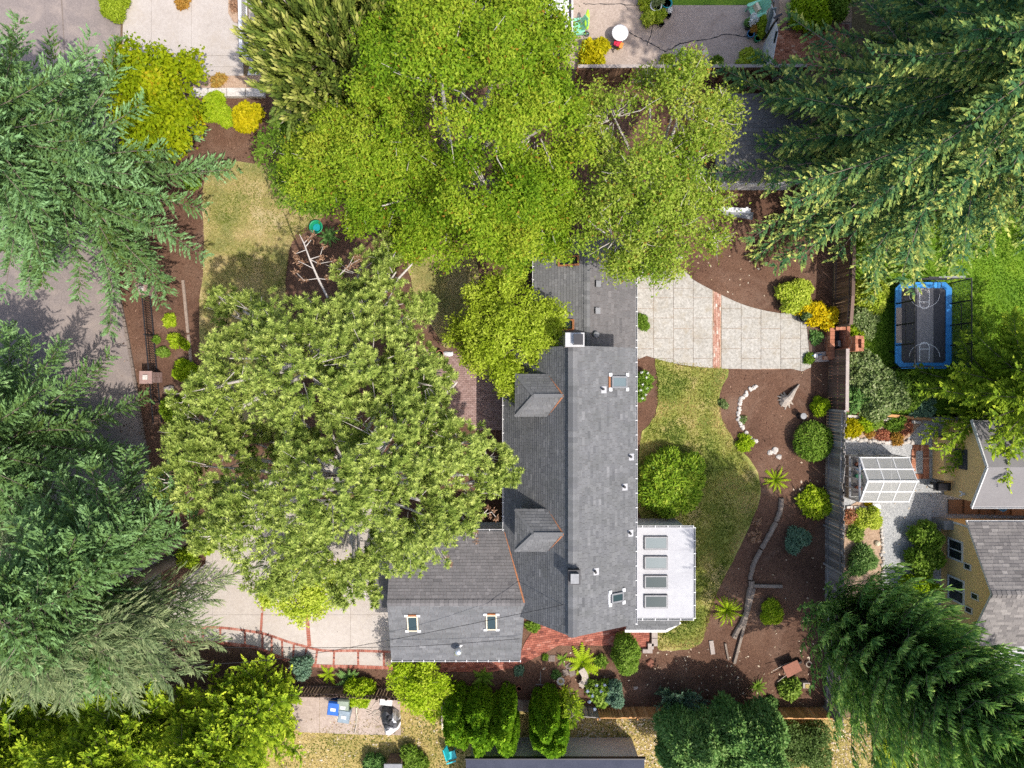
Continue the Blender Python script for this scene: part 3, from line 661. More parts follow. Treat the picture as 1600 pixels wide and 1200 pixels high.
slope([(5.55,-11.95,2.45),(7.45,-11.95,2.45),(8.1,-11.55,2.45),(8.1,-11.28,2.85),(5.55,-11.28,2.85)], [(5.55,-11.95,2.45),(7.45,-11.95,2.45)], (5.55,-11.28,2.85), M['shingle'], name='bay_roof', seed=9)
mb = MB(); mb.beam((5.5,-12.02,2.42),(7.5,-12.02,2.42),.12,.12); mb.beam((7.5,-12.02,2.42),(8.2,-11.6,2.42),.12,.12); mb.build('bay_gutter', M['white'], house)
mb = MB(); mb.box(5.6,7.8,-11.75,-11.05,0,2.4); mb.build('wall', M['stucco'], house)

# neighbour's tan house, gable towards the garden
nh = empty('house', (25,-9.7,0), 'tan gabled house with mottled grey shingles and white framed windows beside gravel path', 'house')
X0, yn, ys, yr, ze, zr, X1 = 22.35, -7.0, -12.4, -9.67, 2.65, 4.25, 36
mb = MB(); mb.add([(X0,yn,0),(X1,yn,0),(X1,ys,0),(X0,ys,0),(X0,yn,ze),(X1,yn,ze),(X1,ys,ze),(X0,ys,ze),(X0,yr,zr),(X1,yr,zr)], [(0,1,5,4),(2,3,7,6),(3,0,4,8,7),(1,2,6,9,5)]); mb.build('wall', M['tan_wall'], nh)
def nroof(parent, pl, ev, up, mat, sd, co=.17, w=.34):
    mb = MB(); mb.slabz(pl, .12); rf = mb.build('roof', M['white'], parent); shingles(pl, ev, up, mat, rf, co, w, sd, th=.02); return rf
xr = 22.05; e = .3
nroof(nh, [(xr,yn+e,ze-.05),(xr,yr,zr+.15),(X1,yr,zr+.15),(X1,yn+e,ze-.05)], [(X1,yn+e,ze-.05),(xr,yn+e,ze-.05)], (xr,yr,zr+.15), M['shingle_far'], 21)
nroof(nh, [(xr,ys-e,ze-.05),(X1,ys-e,ze-.05),(X1,yr,zr+.15),(xr,yr,zr+.15)], [(xr,ys-e,ze-.05),(X1,ys-e,ze-.05)], (xr,yr,zr+.15), M['shingle_far'], 22)
ridge_caps((xr,yr,zr+.17),(27,yr,zr+.17), nh, M['shingle_far'], .34, .22, .1)
gutter((xr,yn+e,ze-.1),(X1,yn+e,ze-.1), nh, (0,1,0), step=3)
for y, z, hw, hz in ((-8.35,1.25,.53,.6),(-10.35,1.3,.62,.66)):
    f = frame_on((X0,y,z),(0,1,0),(0,0,1),(-1,0,0),hw,hz,.09,.05,M['white'],M['glass_dark'],nh,'window',.03)
    mb = MB(); mb.cbox((X0-.03,y,z), (.04,.06,hz*1.8)); mb.build('mullion', M['white'], f)
for y, z in ((-8.95,2.2),(-10.25,2.75),(-11.05,2.3)): frame_on((X0,y,z),(0,1,0),(0,0,1),(-1,0,0),.16,.26,.045,.05,M['white'],M['glass_dark'],nh,'gable_vent',.02)
mb = MB(); mb.box(X0-.06,X0+.02,yn-.03,yn+.05,0,ze-.05); mb.build('corner_board', M['white'], nh)
mb = MB(); mb.cbox((X0-.25,-7.15,.55), (.5,.45,1.1)); mb.build('meter_cabinet', M['grey_metal'], nh)
lid3 = MB(); lid3.cbox((25.2,-8.5,ze+1.0), (.3,.3,.18)); lid3.build('roof_vent', M['dark_metal'], nh)
mb = MB(); mb.box(23.6,36,-14.4,-12.75,2.2,2.3); mb.build('porch_roof', M['membrane'], nh); mb = MB()
for x in (23.8,27,30): mb.box(x,x+.1,-14.2,-14.1,0,2.2)
mb.build('posts', M['white'], nh)
# neighbour's second building with plain grey roof
n2 = empty('garden_house', (25,-3.9,0), 'tan garden building with smooth grey roof under the overhanging cedar', 'house')
mb = MB(); mb.add([(22.5,-1.9,0),(36,-1.9,0),(36,-5.75,0),(22.5,-5.75,0),(22.5,-1.9,2.65),(36,-1.9,2.65),(36,-5.75,2.65),(22.5,-5.75,2.65),(22.5,-3.9,3.6),(36,-3.9,3.6)], [(0,1,5,4),(2,3,7,6),(3,0,4,8,7),(1,2,6,9,5)]); mb.build('wall', M['tan_wall'], n2)
for pl in ([(22.3,-1.75,2.62),(22.3,-3.9,3.75),(36,-3.9,3.75),(36,-1.75,2.62)], [(22.3,-5.95,2.62),(36,-5.95,2.62),(36,-3.9,3.75),(22.3,-3.9,3.75)]):
    mb = MB(); mb.slabz(pl, .12); rf = mb.build('roof', ground('rolled_roof', [(.165,.157,.16),(.205,.197,.2)], [(.14,.132,.136),(.23,.22,.22)], .6, 12, .4, .2, .008, .9), n2)
    m2 = MB(); lo = min(pl, key=lambda v: v[2])[1]; m2.beam((22.27,lo,2.6),(22.27,-3.9,3.72),.05,.16); m2.build('bargeboard', M['white'], rf)
gutter((22.3,-5.95,2.55),(36,-5.95,2.55), n2, (0,-1,0), step=4)
mb = MB(); mb.box(21.9,22.5,-4.9,-2.75,0,1.0); wd_ = mb.build('porch', M['tan_wall'], n2)
mb = MB(); mb.cbox((22.46,-3.75,1.0), (.06,1.0,1.9)); mb.build('door', M['mat_dark'], n2)
mb = MB(); mb.cbox((22.4,-5.45,1.75), (.14,.12,.12)); mb.cbox((22.3,-5.35,1.72), (.12,.06,.06)); mb.cbox((22.3,-5.55,1.72), (.12,.06,.06)); mb.build('flood_light', M['white'], n2)
stp = empty('garden_steps', (24,-6.4,0), 'timber garden steps between the two tan buildings', 'steps')
for i in range(7):
    mb = MB(); mb.box(22.7+i*.75,22.7+(i+1)*.75-.02,-6.75,-6.02,0,.12+.1*i); mb.build('step', M['wood_brown'], stp)
mb = MB(); mb.lathe([(.18,0),(.24,.35),(.25,.42),(.2,.42),(.16,.3)], (25.0,-6.25,.45), 14); mb.build('plant_pot', M['blue_glaze'], label='dark blue pot on the timber steps by the garden building', cat='pot')
# white building at the top edge
wb = empty('outbuilding', (1.7,20,0), 'white flat roofed building beside the top terrace', 'building')
mb = MB(); mb.box(-.6,2.75,17,34,0,2.9); mb.build('wall', M['stucco'], wb); mb = MB(); mb.box(-.8,2.72,16.82,34,2.9,3.02); mb.build('roof', M['white'], wb)
mb = MB(); mb.box(2.73,2.83,16.82,34,2.88,2.95); mb.build('gutter', M['dark_metal'], wb); mb = MB(); mb.box(2.85,2.93,16.82,34,2.86,3.03); mb.build('fascia', M['white'], wb)
# dark roofed shed behind the birch
sh = empty('shed', (12.3,12.6,0), 'dark paved roofed shed half hidden between birch and tall firs', 'shed')
mb = MB(); mb.box(10.6,14.3,10.1,13.9,0,2.1); mb.build('wall', M['stucco'], sh)
pl = [(10.4,9.9,2.3),(14.6,9.9,2.3),(14.6,14.2,2.3),(10.4,14.2,2.3)]; mb = MB(); mb.box(10.4,14.6,9.9,14.2,2.15,2.3); rf = mb.build('roof', M['wood_dark'], sh)
shingles(pl, [(10.4,9.9,2.3),(14.6,9.9,2.3)], (10.4,14.2,2.3), M['shingle_brown'], rf, .22, .3, 31)
gutter((10.4,9.9,2.2),(14.6,9.9,2.2), sh, (0,-1,0), step=2)
bm = empty('beam_frame', W(1120,326), 'pale painted beam frame beneath the birch, above the mulch bed', 'frame')
mb = MB(); mb.beam(W(1070,322,1.6), W(1172,330,1.6), .22, .14); mb.build('beam', M['white'], bm)
mb = MB(); mb.beam(W(1130,330,1.5), W(1176,338,1.5), .35, .1); mb.build('beam', M['grey_metal'], bm)
for x in (1072,1168):
    mb = MB(); p = W(x,325,1.6); mb.box(p.x-.06,p.x+.06,p.y-.06,p.y+.06,0,1.55); mb.build('post', M['white'], bm)
# roofs at the bottom edge
rb = empty('carport', W(865,1210), 'long navy flat roof cut off by the bottom edge below the arborvitae', 'carport')
c = W(728,1187,2.6); d = W(1007,1187,2.6); mb = MB(); mb.box(c.x,d.x,c.y-5,c.y,2.45,2.6); mb.build('roof', M['navy_roof'], rb)
mb = MB(); mb.box(c.x-.05,d.x+.05,c.y,c.y+.06,2.4,2.63); mb.build('fascia', M['dark_metal'], rb); mb = MB(); mb.box(c.x+.2,d.x-.2,c.y-4.8,c.y-.2,0,2.45); mb.build('wall', M['stucco'], rb)
rb = empty('bin_store', W(612,1200), 'small grey roofed bin store at the bottom edge between two round bushes', 'store')
c = W(600,1194,1.3); d = W(628,1194,1.3); mb = MB(); mb.box(c.x,d.x,c.y-1.2,c.y,1.2,1.3); mb.build('roof', M['grey_metal'], rb); mb = MB(); mb.box(c.x+.1,d.x-.1,c.y-1.1,c.y-.1,0,1.2); mb.build('wall', M['wood_dark'], rb)
# white slatted awning frame beside the brick yard
aw = empty('awning', W(1203,60), 'white peaked fabric awning between terrace and brick yard', 'awning')
for pts, mt in (([(1192,105,0.1),(1193,70,0.1),(1213,34,2.0),(1216,50,2.0),(1206,106,1.4)],'white'), ([(1193,62,.1),(1200,24,.3),(1206,6,2.0),(1212,22,2.1),(1210,32,2.05)],'white')):
    mb = MB(); P = [W(*p) for p in pts]; n = len(P); cc = sum(P, Vector())/n; t = Vector((.02,.01,.03))
    vs = P+[cc+Vector((0,0,.1))]; vs2 = [v-t for v in vs]; mb.add(vs+vs2, [(i,(i+1) % n,n) for i in range(n)]+[(n+1+(i+1) % n,n+1+i,2*n+1) for i in range(n)]+[((i+1) % n,i,n+1+i,n+1+(i+1) % n) for i in range(n)]); mb.build('panel', M[mt], aw)
for a, b, w, mt in (((1192,64,.2),(1216,30,2.15),.09,'dark_metal'),((1195,72,.2),(1204,62,1.0),.05,'grey_metal'),((1200,24,.4),(1209,3,2.15),.07,'grey_metal'),((1192,98,.3),(1210,78,1.3),.035,'grey_metal'),((1210,68,1.6),(1214,50,1.9),.12,'glass_dark'),((1200,50,.9),(1209,14,2.0),.3,'glass_pale'),((1209,30,2.15),(1222,23,2.2),.1,'dark_metal')):
    mb = MB(); mb.beam(W(*a)+Vector((-.03,0,.09)), W(*b)+Vector((-.03,0,.09)), w, .05); mb.build('strut', M[mt], aw)
gb = empty('garden_bench', W(1223,115), 'plain pale plank bench behind the end of the brown fence', 'bench')
for y in (109,115,122):
    mb = MB(); mb.beam(W(1207,y,.5), W(1236,y,.5), .2, .05); mb.build('seat_plank', M['block'], gb)
for x in (1210,1233):
    mb = MB(); p = W(x,115,.5); mb.box(p.x-.05,p.x+.05,p.y-.25,p.y+.25,0,.47); mb.build('leg', M['block'], gb)

# ---------------------------------------------------------------- fences and railings
def fence(name, path, h, label, mat, bw=.14, gap=.012, post=2.4, rail_side=1, rails=(.3,), post_mat=None, railm=None, cap=None, thin=.022, jit=.02, cat='fence', topz=1., seed=0):
    P = [W(*p) for p in path]; f = empty(name, (P[0]+P[-1])/2, label, cat); o = origin(f); rr = random.Random(seed)
    mes = []
    for t in (.2, .4, .6, .8):
        mb = MB(); mb.ti = t; mb.box(-(bw-gap)/2,(bw-gap)/2,-thin/2,thin/2,.03,h); mes.append(mb.mesh('board', M[mat]))
    for i in range(len(P)-1):
        a, b = P[i], P[i+1]; L = (b-a).length; d = (b-a)/L; n = Vector((-d.y, d.x, 0))*rail_side; rz = math.atan2(d.y, d.x); k = int(L/bw)
        for j in range(k):
            c = a+d*((j+.5)*L/k)+n*rr.uniform(-.006, .006)-o; put('board', rr.choice(mes), f, c, (rr.gauss(0, .012), 0, rz+rr.gauss(0, .01)), (1, 1, 1+rr.uniform(-jit, jit)))
        for r in rails:
            mb = MB(); mb.beam(a+n*.045+Vector((0,0,h*r)), b+n*.045+Vector((0,0,h*r)), .05, .09); mb.build('rail', M[railm or mat], f)
        if cap:
            mb = MB(); mb.beam(a+Vector((0,0,h*1.02+.04)), b+Vector((0,0,h*1.02+.04)), .16, .04); mb.build('cap_rail', M[cap], f)
        m = max(1, round(L/post))
        for j in range(m+1):
            c = a+d*(j*L/m)+n*.06; mb = MB(); mb.cbox(c+Vector((0,0,h*.52)), (.1,.1,h*1.04), rz); mb.build('post', M[post_mat or railm or mat], f)
    return f
fence('board_fence', [(1292,640),(1289,760),(1289,880),(1288,1104)], 2.1, 'weathered grey board fence along the mulch bed beside the greenhouse', 'wood_grey', .15, .008, 2.4, -1, (.2,.85), jit=.03, seed=1)
fence('board_fence', [(1295,548),(1294,640)], 2.0, 'brown board fence with reddish rails above the weathered grey fence', 'wood_dark', .16, .01, 2.8, 1, (.12,.45,.88), 'wood_red', 'wood_red', cap='block', seed=2)
fence('board_fence', [(1306,335),(1303,470),(1300,512)], 2.0, 'brown board fence running from the brick fireplace under the fir', 'wood_brown', .16, .01, 2.2, -1, (.12,.88), 'wood_dark', 'wood_dark', cap='wood_dark', seed=3)
fence('board_fence', [(898,128),(1060,128),(1238,127)], 1.75, 'brown board fence with pale cap along the top terrace', 'wood_brown', .15, .012, 2.3, -1, (.08,.9), 'wood_red', 'wood_brown', cap='block', seed=4)
fence('board_fence', [(930,1104),(1110,1104),(1288,1105)], 1.25, 'low amber board fence behind the dark mulch at the bottom', 'wood_amber', .14, .008, 2.4, -1, (.1,.9), seed=5)
fence('board_fence', [(690,1081),(800,1092),(932,1104)], 1.25, 'grey board fence half hidden behind the arborvitae columns', 'wood_grey', .14, .012, 2.4, -1, (.1,.9), seed=6)
fence('board_fence', [(400,1070),(540,1072),(690,1080)], 1.35, 'dark picket topped fence above the concrete pad with bins', 'wood_dark', .16, .03, 2.4, 1, (.12,.8), jit=.04, seed=7)

ir = empty('iron_fence', W(240,540), 'black iron picket fence between two brick pillars beside the road', 'fence'); io = origin(ir)
bar = MB(); bar.box(-.011,.011,-.011,.011,.05,1.02); bme = bar.mesh('baluster', M['dark_metal'])
A, B = W(236,458), W(254,660); d = (B-A); L = d.length; d /= L; rz = math.atan2(d.y, d.x)
for j in range(int(L/.125)): put('baluster', bme, ir, A+d*(.06+j*.125)-io, (0, 0, rz))
for z in (.12,.95):
    mb = MB(); mb.beam(A+Vector((0,0,z)), B+Vector((0,0,z)), .05, .045); mb.build('rail', M['dark_metal'], ir)
for t in (.33,.84):
    mb = MB(); mb.cbox(A+d*L*t+Vector((0,0,.54)), (.07,.07,1.08), rz); mb.build('post', M['dark_metal'], ir)
for x, y, h, lb in ((237,455,.95,'pinkish brick pillar at the upper end of the iron fence'),(246,590,1.15,'brick pillar with square cap at the lower end of the iron fence')):
    c = W(x,y); p = empty('brick_pillar', c, lb, 'pillar'); rr = random.Random(x)
    for k in range(int(h/.075)):
        mb = MB()
        for q in range(2):
            for s in range(2):
                mb.ti = rr.random(); dx = -.27+.27*q; dy = -.27+.27*s
                mb.box(c.x+dx+.004,c.x+dx+.266,c.y+dy+.004,c.y+dy+.266,k*.075,k*.075+.068)
        mb.build('brick_course', M['brick_pink'], p)
    mb = MB(); mb.box(c.x-.32,c.x+.32,c.y-.32,c.y+.32,h-.02,h+.05); mb.build('capstone', M['brick_pink'], p); mb = MB(); mb.box(c.x-.12,c.x+.12,c.y-.12,c.y+.12,h+.05,h+.12); mb.build('finial_base', M['stone'], p)
def railing(path, h, label, z0=0, sp=.13, flat=.16):
    P = [W(*p) for p in path]; P = [Vector((p.x, p.y, z0)) for p in P]; f = empty('white_railing', P[0], label, 'railing'); o = origin(f)
    bar = MB(); bar.box(-.02,.02,-.02,.02,.08,h); bm_ = bar.mesh('baluster', M['white'])
    for i in range(len(P)-1):
        a, b = P[i], P[i+1]; L = (b-a).length; d = (b-a)/L; rz = math.atan2(d.y, d.x)
        for j in range(int(L/sp)): put('baluster', bm_, f, a+d*(sp*(j+.5))-o, (0, 0, rz))
        mb = MB(); mb.beam(a+Vector((0,0,h)), b+Vector((0,0,h)), flat, .06); mb.build('top_rail', M['white'], f)
        mb = MB(); mb.beam(a+Vector((0,0,.09)), b+Vector((0,0,.09)), .09, .06); mb.build('bottom_rail', M['white'], f)
        for e in (a, b):
            mb = MB(); mb.cbox(e+Vector((0,0,h*.53)), (.13,.13,h*1.06)); mb.build('post', M['white'], f)
railing([(384,-60),(388,101),(470,101)], 1.0, 'white baluster railing along the pale driveway by the monkey puzzle tree')
mb = MB(); mb.prism(G([(388,-80),(392,103),(600,103),(600,-80)]), .02, .16, False); dk = mb.build('neighbour_terrace', M['concrete'], kind='structure')
mb = MB(); mb.prism(G([(388,119),(392,104),(480,104),(480,117)]), 0, .14, False); mb.build('terrace_step', M['white'], kind='structure')
gw_ = empty('retaining_wall', W(360,146), 'low pale retaining wall between driveway strip and yellow shrubs', 'wall')
for i in range(4):
    mb = MB(); mb.prism(G([(300+29*i,141),(328+29*i,141),(328+29*i,154),(300+29*i,154)]), 0, .3-.02*(i % 2), False); mb.build('block', M['stone'], gw_)
tw = empty('timber_edging', W(1390,650), 'low timber and stone edging below the green hedge beside garden bed', 'edging')
for a, b, z, mt in (((1320,643),(1375,648),.3,'wood_amber'),((1376,648),(1450,655),.3,'wood_amber'),((1322,650),(1380,655),.2,'stone'),((1381,655),(1436,660),.2,'stone')):
    mb = MB(); mb.beam(W(*a)+Vector((0,0,z/2)), W(*b)+Vector((0,0,z/2)), .14, z); mb.build('plank' if mt != 'stone' else 'stone_course', M[mt], tw)
# ---------------------------------------------------------------- objects
# trampoline
TZ = .9; a, b = W(1399,576,TZ), W(1487,441,TZ); tx0, tx1, ty0, ty1 = a.x, b.x, a.y, b.y; cx, cy = (tx0+tx1)/2, (ty0+ty1)/2
tr = empty('trampoline', (cx, cy, 0), 'blue edged rectangular trampoline with basketball court mat and safety net', 'trampoline')
mb = MB(); mb.box(tx0+.25,tx1-.25,ty0+.25,ty1-.25,TZ-.05,TZ-.03); jm = mb.build('jump_mat', M['mat_dark'], tr)
mb = MB(); mb.box(cx-.32,cx+.52,ty0+.3,ty1-.3,TZ-.035,TZ-.026); mb.build('court_stripe', M['mat_grey'], jm)
def ribbon(pts, w, z0, z1, name, mat, parent):
    mb = MB(); p = [Vector(q[:2]) for q in pts]; m = len(p); L, Rr = [], []
    for i in range(m):
        d = (p[min(i+1, m-1)]-p[max(i-1, 0)]).normalized(); n = Vector((-d.y, d.x))*w/2; L.append(p[i]+n); Rr.append(p[i]-n)
    mb.prism(L+Rr[::-1], z0, z1, False); return mb.build(name, mat, parent)
kx = cx+.06
for s, yb in ((1, ty1-.38), (-1, ty0+.38)):
    q = lambda x, y: (kx+x, yb-s*y)
    ribbon([q(-.24,0), q(-.24,.72)]+[q(-.24*math.cos(t), .72+.24*math.sin(t)) for t in np.linspace(0, math.pi, 9)]+[q(.24,.72), q(.24,0)], .04, TZ-.03, TZ-.02, 'court_line', M['line_white'], jm)
    ribbon([q(-.24,.62), q(.24,.62)], .035, TZ-.03, TZ-.019, 'court_line', M['line_white'], jm)
    ribbon([q(-.78*math.cos(t), .22+.68*math.sin(t)) for t in np.linspace(0, math.pi, 17)], .02, TZ-.03, TZ-.018, 'court_line', M['line_white'], jm)
ch = .32
def pad(pts):
    m2 = MB(); m2.prism(pts, TZ-.06, TZ+.02); m2.build('pad', M['blue_pad'], tr)
pad([(tx0,ty0+ch),(tx0+.3,ty0+ch+.1),(tx0+.3,ty1-ch-.1),(tx0,ty1-ch)]); pad([(tx1,ty0+ch),(tx1,ty1-ch),(tx1-.3,ty1-ch-.1),(tx1-.3,ty0+ch+.1)])
pad([(tx0+ch,ty0),(tx1-ch,ty0),(tx1-ch-.1,ty0+.3),(tx0+ch+.1,ty0+.3)]); pad([(tx0+ch,ty1),(tx0+ch+.1,ty1-.3),(tx1-ch-.1,ty1-.3),(tx1-ch,ty1)])
for sx, x in ((1,tx0),(-1,tx1)):
    for sy, y in ((1,ty0),(-1,ty1)): pad([(x,y+sy*(ch-.005)),(x+sx*.3,y+sy*(ch+.1)),(x+sx*(ch+.1),y+sy*.3),(x+sx*(ch-.005),y)])
mb = MB(); mb.box(tx0+.02,tx0+.3,cy-.9,cy+.9,TZ+.022,TZ+.04); mb.build('worn_pad_cover', M['block'], tr)
mb = MB(); mb.box(cx-.35,cx+.35,ty0+.08,ty0+.16,TZ+.021,TZ+.026); mb.build('pad_print', M['mat_dark'], tr)
NZ = 2.55; ring = [(tx0+.05,ty0+.05),(tx1-.05,ty0+.05),(tx1-.05,ty1-.05),(tx0+.05,ty1-.05)]
for i in range(4):
    p, q = ring[i], ring[(i+1) % 4]; mb = MB()
    if i in (1, 3):
        mb.add([(*p,TZ+.02),(*q,TZ+.02),(*q,NZ),(*p,NZ)], [(0,1,2,3)]); mb.build('net_wall', M['net'], tr)
    mb = MB(); mb.beam((*p,NZ), (*q,NZ), .04, .04); mb.build('net_rail', M['black'], tr)
    mb = MB(); mb.beam((*p,0), (*p,NZ), .05, .05); mb.build('pole', M['dark_metal'], tr)
for x in (tx0+.05, tx1-.05):
    for t in (.27, .5, .75):
        y = ty0+(ty1-ty0)*t; mb = MB(); mb.beam((x,y,TZ), (x,y,NZ), .06, .06); mb.build('net_post', M['black'], tr)
    mb = MB(); mb.beam((x,cy-1.0,1.75), (x,cy+1.0,1.75), .03, .03); mb.build('net_strap', M['black'], tr)
mb = MB(); mb.cbox((cx+.1,ty1+.02,2.1), (1.5,.05,.75)); bb = mb.build('backboard', M['mat_dark'], tr); mb = MB(); mb.cbox((cx+.45,ty1+.02,2.5), (1.3,.09,.05), .03); mb.build('backboard_edge', M['grey_metal'], bb)
mb = MB(); mb.tube([(cx+.1+.22*math.cos(t), ty1-.28+.22*math.sin(t), 1.9) for t in np.linspace(0, 2*math.pi, 15)], .015, 5, False); mb.build('hoop', M['dark_metal'], bb)
for x in (tx0+.15, tx1-.15):
    for y in (ty0+.9, ty1-.9): mb = MB(); mb.beam((x,y,0), (x,y,TZ-.06), .05, .05); mb.build('leg', M['dark_metal'], tr)

# greenhouse
gx0, gx1, gyn, gys, gyr, gze, gzr = 17.35, 19.75, -3.67, -5.86, -4.74, 1.62, 2.4
gh = empty('greenhouse', ((gx0+gx1)/2, gyr, 0), 'small white framed greenhouse with cloudy panels beside the gravel path', 'greenhouse')
def panel(pts, name='panel'):
    mb = MB(); P = [Vector(p) for p in pts]; n = (P[1]-P[0]).cross(P[2]-P[0]).normalized()*.012; k = len(P)
    mb.add(P+[p+n for p in P], [tuple(reversed(range(k))), tuple(range(k, 2*k))]+[(i, (i+1) % k, k+(i+1) % k, k+i) for i in range(k)]); mb.build(name, M['poly'], gh)
xs = np.linspace(gx0, gx1, 4)
for i in range(3):
    a, b = xs[i]+.02, xs[i+1]-.02
    for y, ym, z, zm in ((gyn, (gyn+gyr)/2+.05, gze, (gze+gzr)/2-.02),((gyn+gyr)/2-.02, gyr, (gze+gzr)/2+.03, gzr)):
        panel([(a,ym,zm),(a,y,z),(b,y,z),(b,ym,zm)][::-1], 'roof_panel')
    for y, ym, z, zm in ((gys, (gys+gyr)/2-.03, gze, (gze+gzr)/2),((gys+gyr)/2+.03, gyr, (gze+gzr)/2+.02, gzr)):
        panel([(a,y,z),(a,ym,zm),(b,ym,zm),(b,y,z)][::-1], 'roof_panel')
    panel([(a,gyn,.1),(b,gyn,.1),(b,gyn,gze-.05),(a,gyn,gze-.05)], 'wall_panel'); panel([(a,gys,.1),(b,gys,.1),(b,gys,gze-.05),(a,gys,gze-.05)], 'wall_panel')
panel([(gx1,gys+.05,.1),(gx1,gyn-.05,.1),(gx1,gyn-.05,gze),(gx1,gyr,gzr-.05),(gx1,gys+.05,gze)], 'wall_panel')
def rod(p, q, w=.06, name='frame'):
    mb = MB(); mb.beam(p, q, w, w); mb.build(name, M['white'], gh)
for y, z in ((gyn,gze),(gys,gze),(gyr,gzr+.03),((gyn+gyr)/2+.01,(gze+gzr)/2+.02),((gys+gyr)/2,(gze+gzr)/2+.03)): rod((gx0-.06,y,z), (gx1+.06,y,z), .085 if y == gyr else .06, 'purlin')
for x in xs:
    rod((x,gyn,gze+.015), (x,gyr,gzr), .05, 'rafter'); rod((x,gys,gze+.015), (x,gyr,gzr), .05, 'rafter'); rod((x,gyn,0), (x,gyn,gze), .06, 'post'); rod((x,gys,0), (x,gys,gze), .06, 'post')
for z in (.55,1.6): rod((gx0-.01,gyn,z), (gx0-.01,gys,z), .09, 'end_bar')
for k in range(5):
    y = gyn+(gys-gyn)*k/4; rod((gx0-.012,y,.0), (gx0-.012,y,1.6), .075, 'end_bar')
rod((gx0,gyn,gze), (gx0,gyr,gzr), .08, 'bargeboard'); rod((gx0,gys,gze), (gx0,gyr,gzr), .08, 'bargeboard')
mb = MB(); mb.box(gx0+.01,gx0+.03,gys,gyn,0,.55); mb.build('base_board', M['block'], gh)
for y, c in ((-4.1,'terracotta'),(-4.25,'blue_glaze'),(-4.7,'green_plastic'),(-5.3,'terracotta')):
    mb = MB(); mb.lathe([(.1,0),(.15,.25),(.16,.3),(.12,.3)], (gx0+.25,y,.72), 12)
    mb.build('seed_pot', M[c], label=f'{dict(terracotta="clay", blue_glaze="blue", green_plastic="green")[c]} pot on the greenhouse bench {"by the wall corner" if y in (-4.1,-4.25) else "near the middle" if y == -4.7 else "at the lower end"}', cat='pot')
mb = MB(); mb.box(gx0+.08,gx0+.5,gys+.15,gyn-.15,.66,.71); mb.build('staging_bench', M['wood_grey'], gh)

# brick fireplace
c = W(1304,536); fp = empty('brick_fireplace', c, 'open red brick garden fireplace with small chimney against the fence', 'fireplace')
def brickwall(x0, x1, y0, y1, h, parent, name='wall'):
    mb = MB(); rr = random.Random(int(x0*100)); lx = x1-x0 >= y1-y0; L = (x1-x0) if lx else (y1-y0); n = max(1, round(L/.2))
    for k in range(int(h/.08)):
        for i in range(n):
            mb.ti = min(1, max(0, rr.gauss(.5, .22))); u = L*i/n+.006; v = L*(i+1)/n-.006; e = rr.uniform(-.006, .006)
            if lx: mb.box(x0+u,x0+v,y0+e,y1+e,k*.08,k*.08+.072)
            else: mb.box(x0+e,x1+e,y0+u,y0+v,k*.08,k*.08+.072)
    return mb.build(name, M['brick_orange'], parent, kind='stuff')
brickwall(c.x-.55,c.x-.32,c.y-.85,c.y+.75,.75,fp); brickwall(c.x-.32,c.x+.2,c.y+.62,c.y+.78,.9,fp); brickwall(c.x-.75,c.x+.2,c.y-.88,c.y-.7,.55,fp); brickwall(c.x+.2,c.x+.36,c.y-.6,c.y+.8,1.0,fp)
brickwall(c.x+.2,c.x+.62,c.y+.1,c.y+.26,1.9,fp,'chimney_wall'); brickwall(c.x+.2,c.x+.62,c.y-.5,c.y-.34,1.9,fp,'chimney_wall'); brickwall(c.x+.5,c.x+.64,c.y-.34,c.y+.1,1.9,fp,'chimney_wall'); brickwall(c.x+.2,c.x+.34,c.y-.34,c.y+.1,1.9,fp,'chimney_wall')
mb = MB(); mb.box(c.x-.32,c.x+.2,c.y-.6,c.y+.6,.02,.12); mb.build('hearth', M['black'], fp); mb = MB(); mb.box(c.x-.05,c.x+.08,c.y-.2,c.y+.1,.12,.5); mb.build('grate', M['grey_metal'], fp)
st = empty('stone_step', W(1290,560), 'flat grey hearth slab below the brick fireplace', 'step'); mb = MB(); mb.prism(G([(1272,551),(1292,549),(1292,565),(1270,566)]), .02, .2, False); mb.build('slab', M['block'], st)
wk2 = MB(); wk2.prism(G([(1258,495),(1272,495),(1273,556),(1264,556)]), .02, .1, False); wk2.build('board_walk', M['wood_dark'], kind='structure')

# furniture on the top terrace
t = W(969,51,.75); tb = empty('round_table', (t.x,t.y,0), 'round white patio table on the top terrace', 'table')
mb = MB(); mb.lathe([(.40,.70),(.42,.72),(.42,.745),(.36,.755),(.34,.75),(.10,.75),(.09,.757),(.03,.757)], (t.x,t.y,0), 32); mb.build('tabletop', M['tarp_white'], tb, True); mb = MB(); mb.lathe([(.02,0),(.02,.012)], (t.x,t.y,.757), 10); mb.build('umbrella_hole', M['dark_metal'], tb)
for k in range(4):
    q = math.pi/4+k*math.pi/2; mb = MB(); mb.beam((t.x+.3*math.cos(q),t.y+.3*math.sin(q),0), (t.x+.18*math.cos(q),t.y+.18*math.sin(q),.72), .04, .04); mb.build('leg', M['white'], tb)
c = W(966,69,.4); sc_ = empty('folding_chair', (c.x,c.y,0), 'small folding chair with red cushion beside the round white table', 'chair')
mb = MB(); mb.cbox((c.x-.05,c.y+.02,.45), (.36,.3,.07), -.3); mb.build('cushion', M['red'], sc_); mb = MB(); mb.cbox((c.x-.05,c.y+.02,.4), (.4,.36,.03), -.3); mb.build('seat', M['dark_metal'], sc_)
for dx, dy in ((-.2,.1),(.1,.2),(-.22,-.15),(.1,-.1)): mb = MB(); mb.beam((c.x+dx*1.1,c.y+dy*1.1,0), (c.x+dx*.8,c.y+dy*.8,.4), .03, .03); mb.build('leg', M['dark_metal'], sc_)
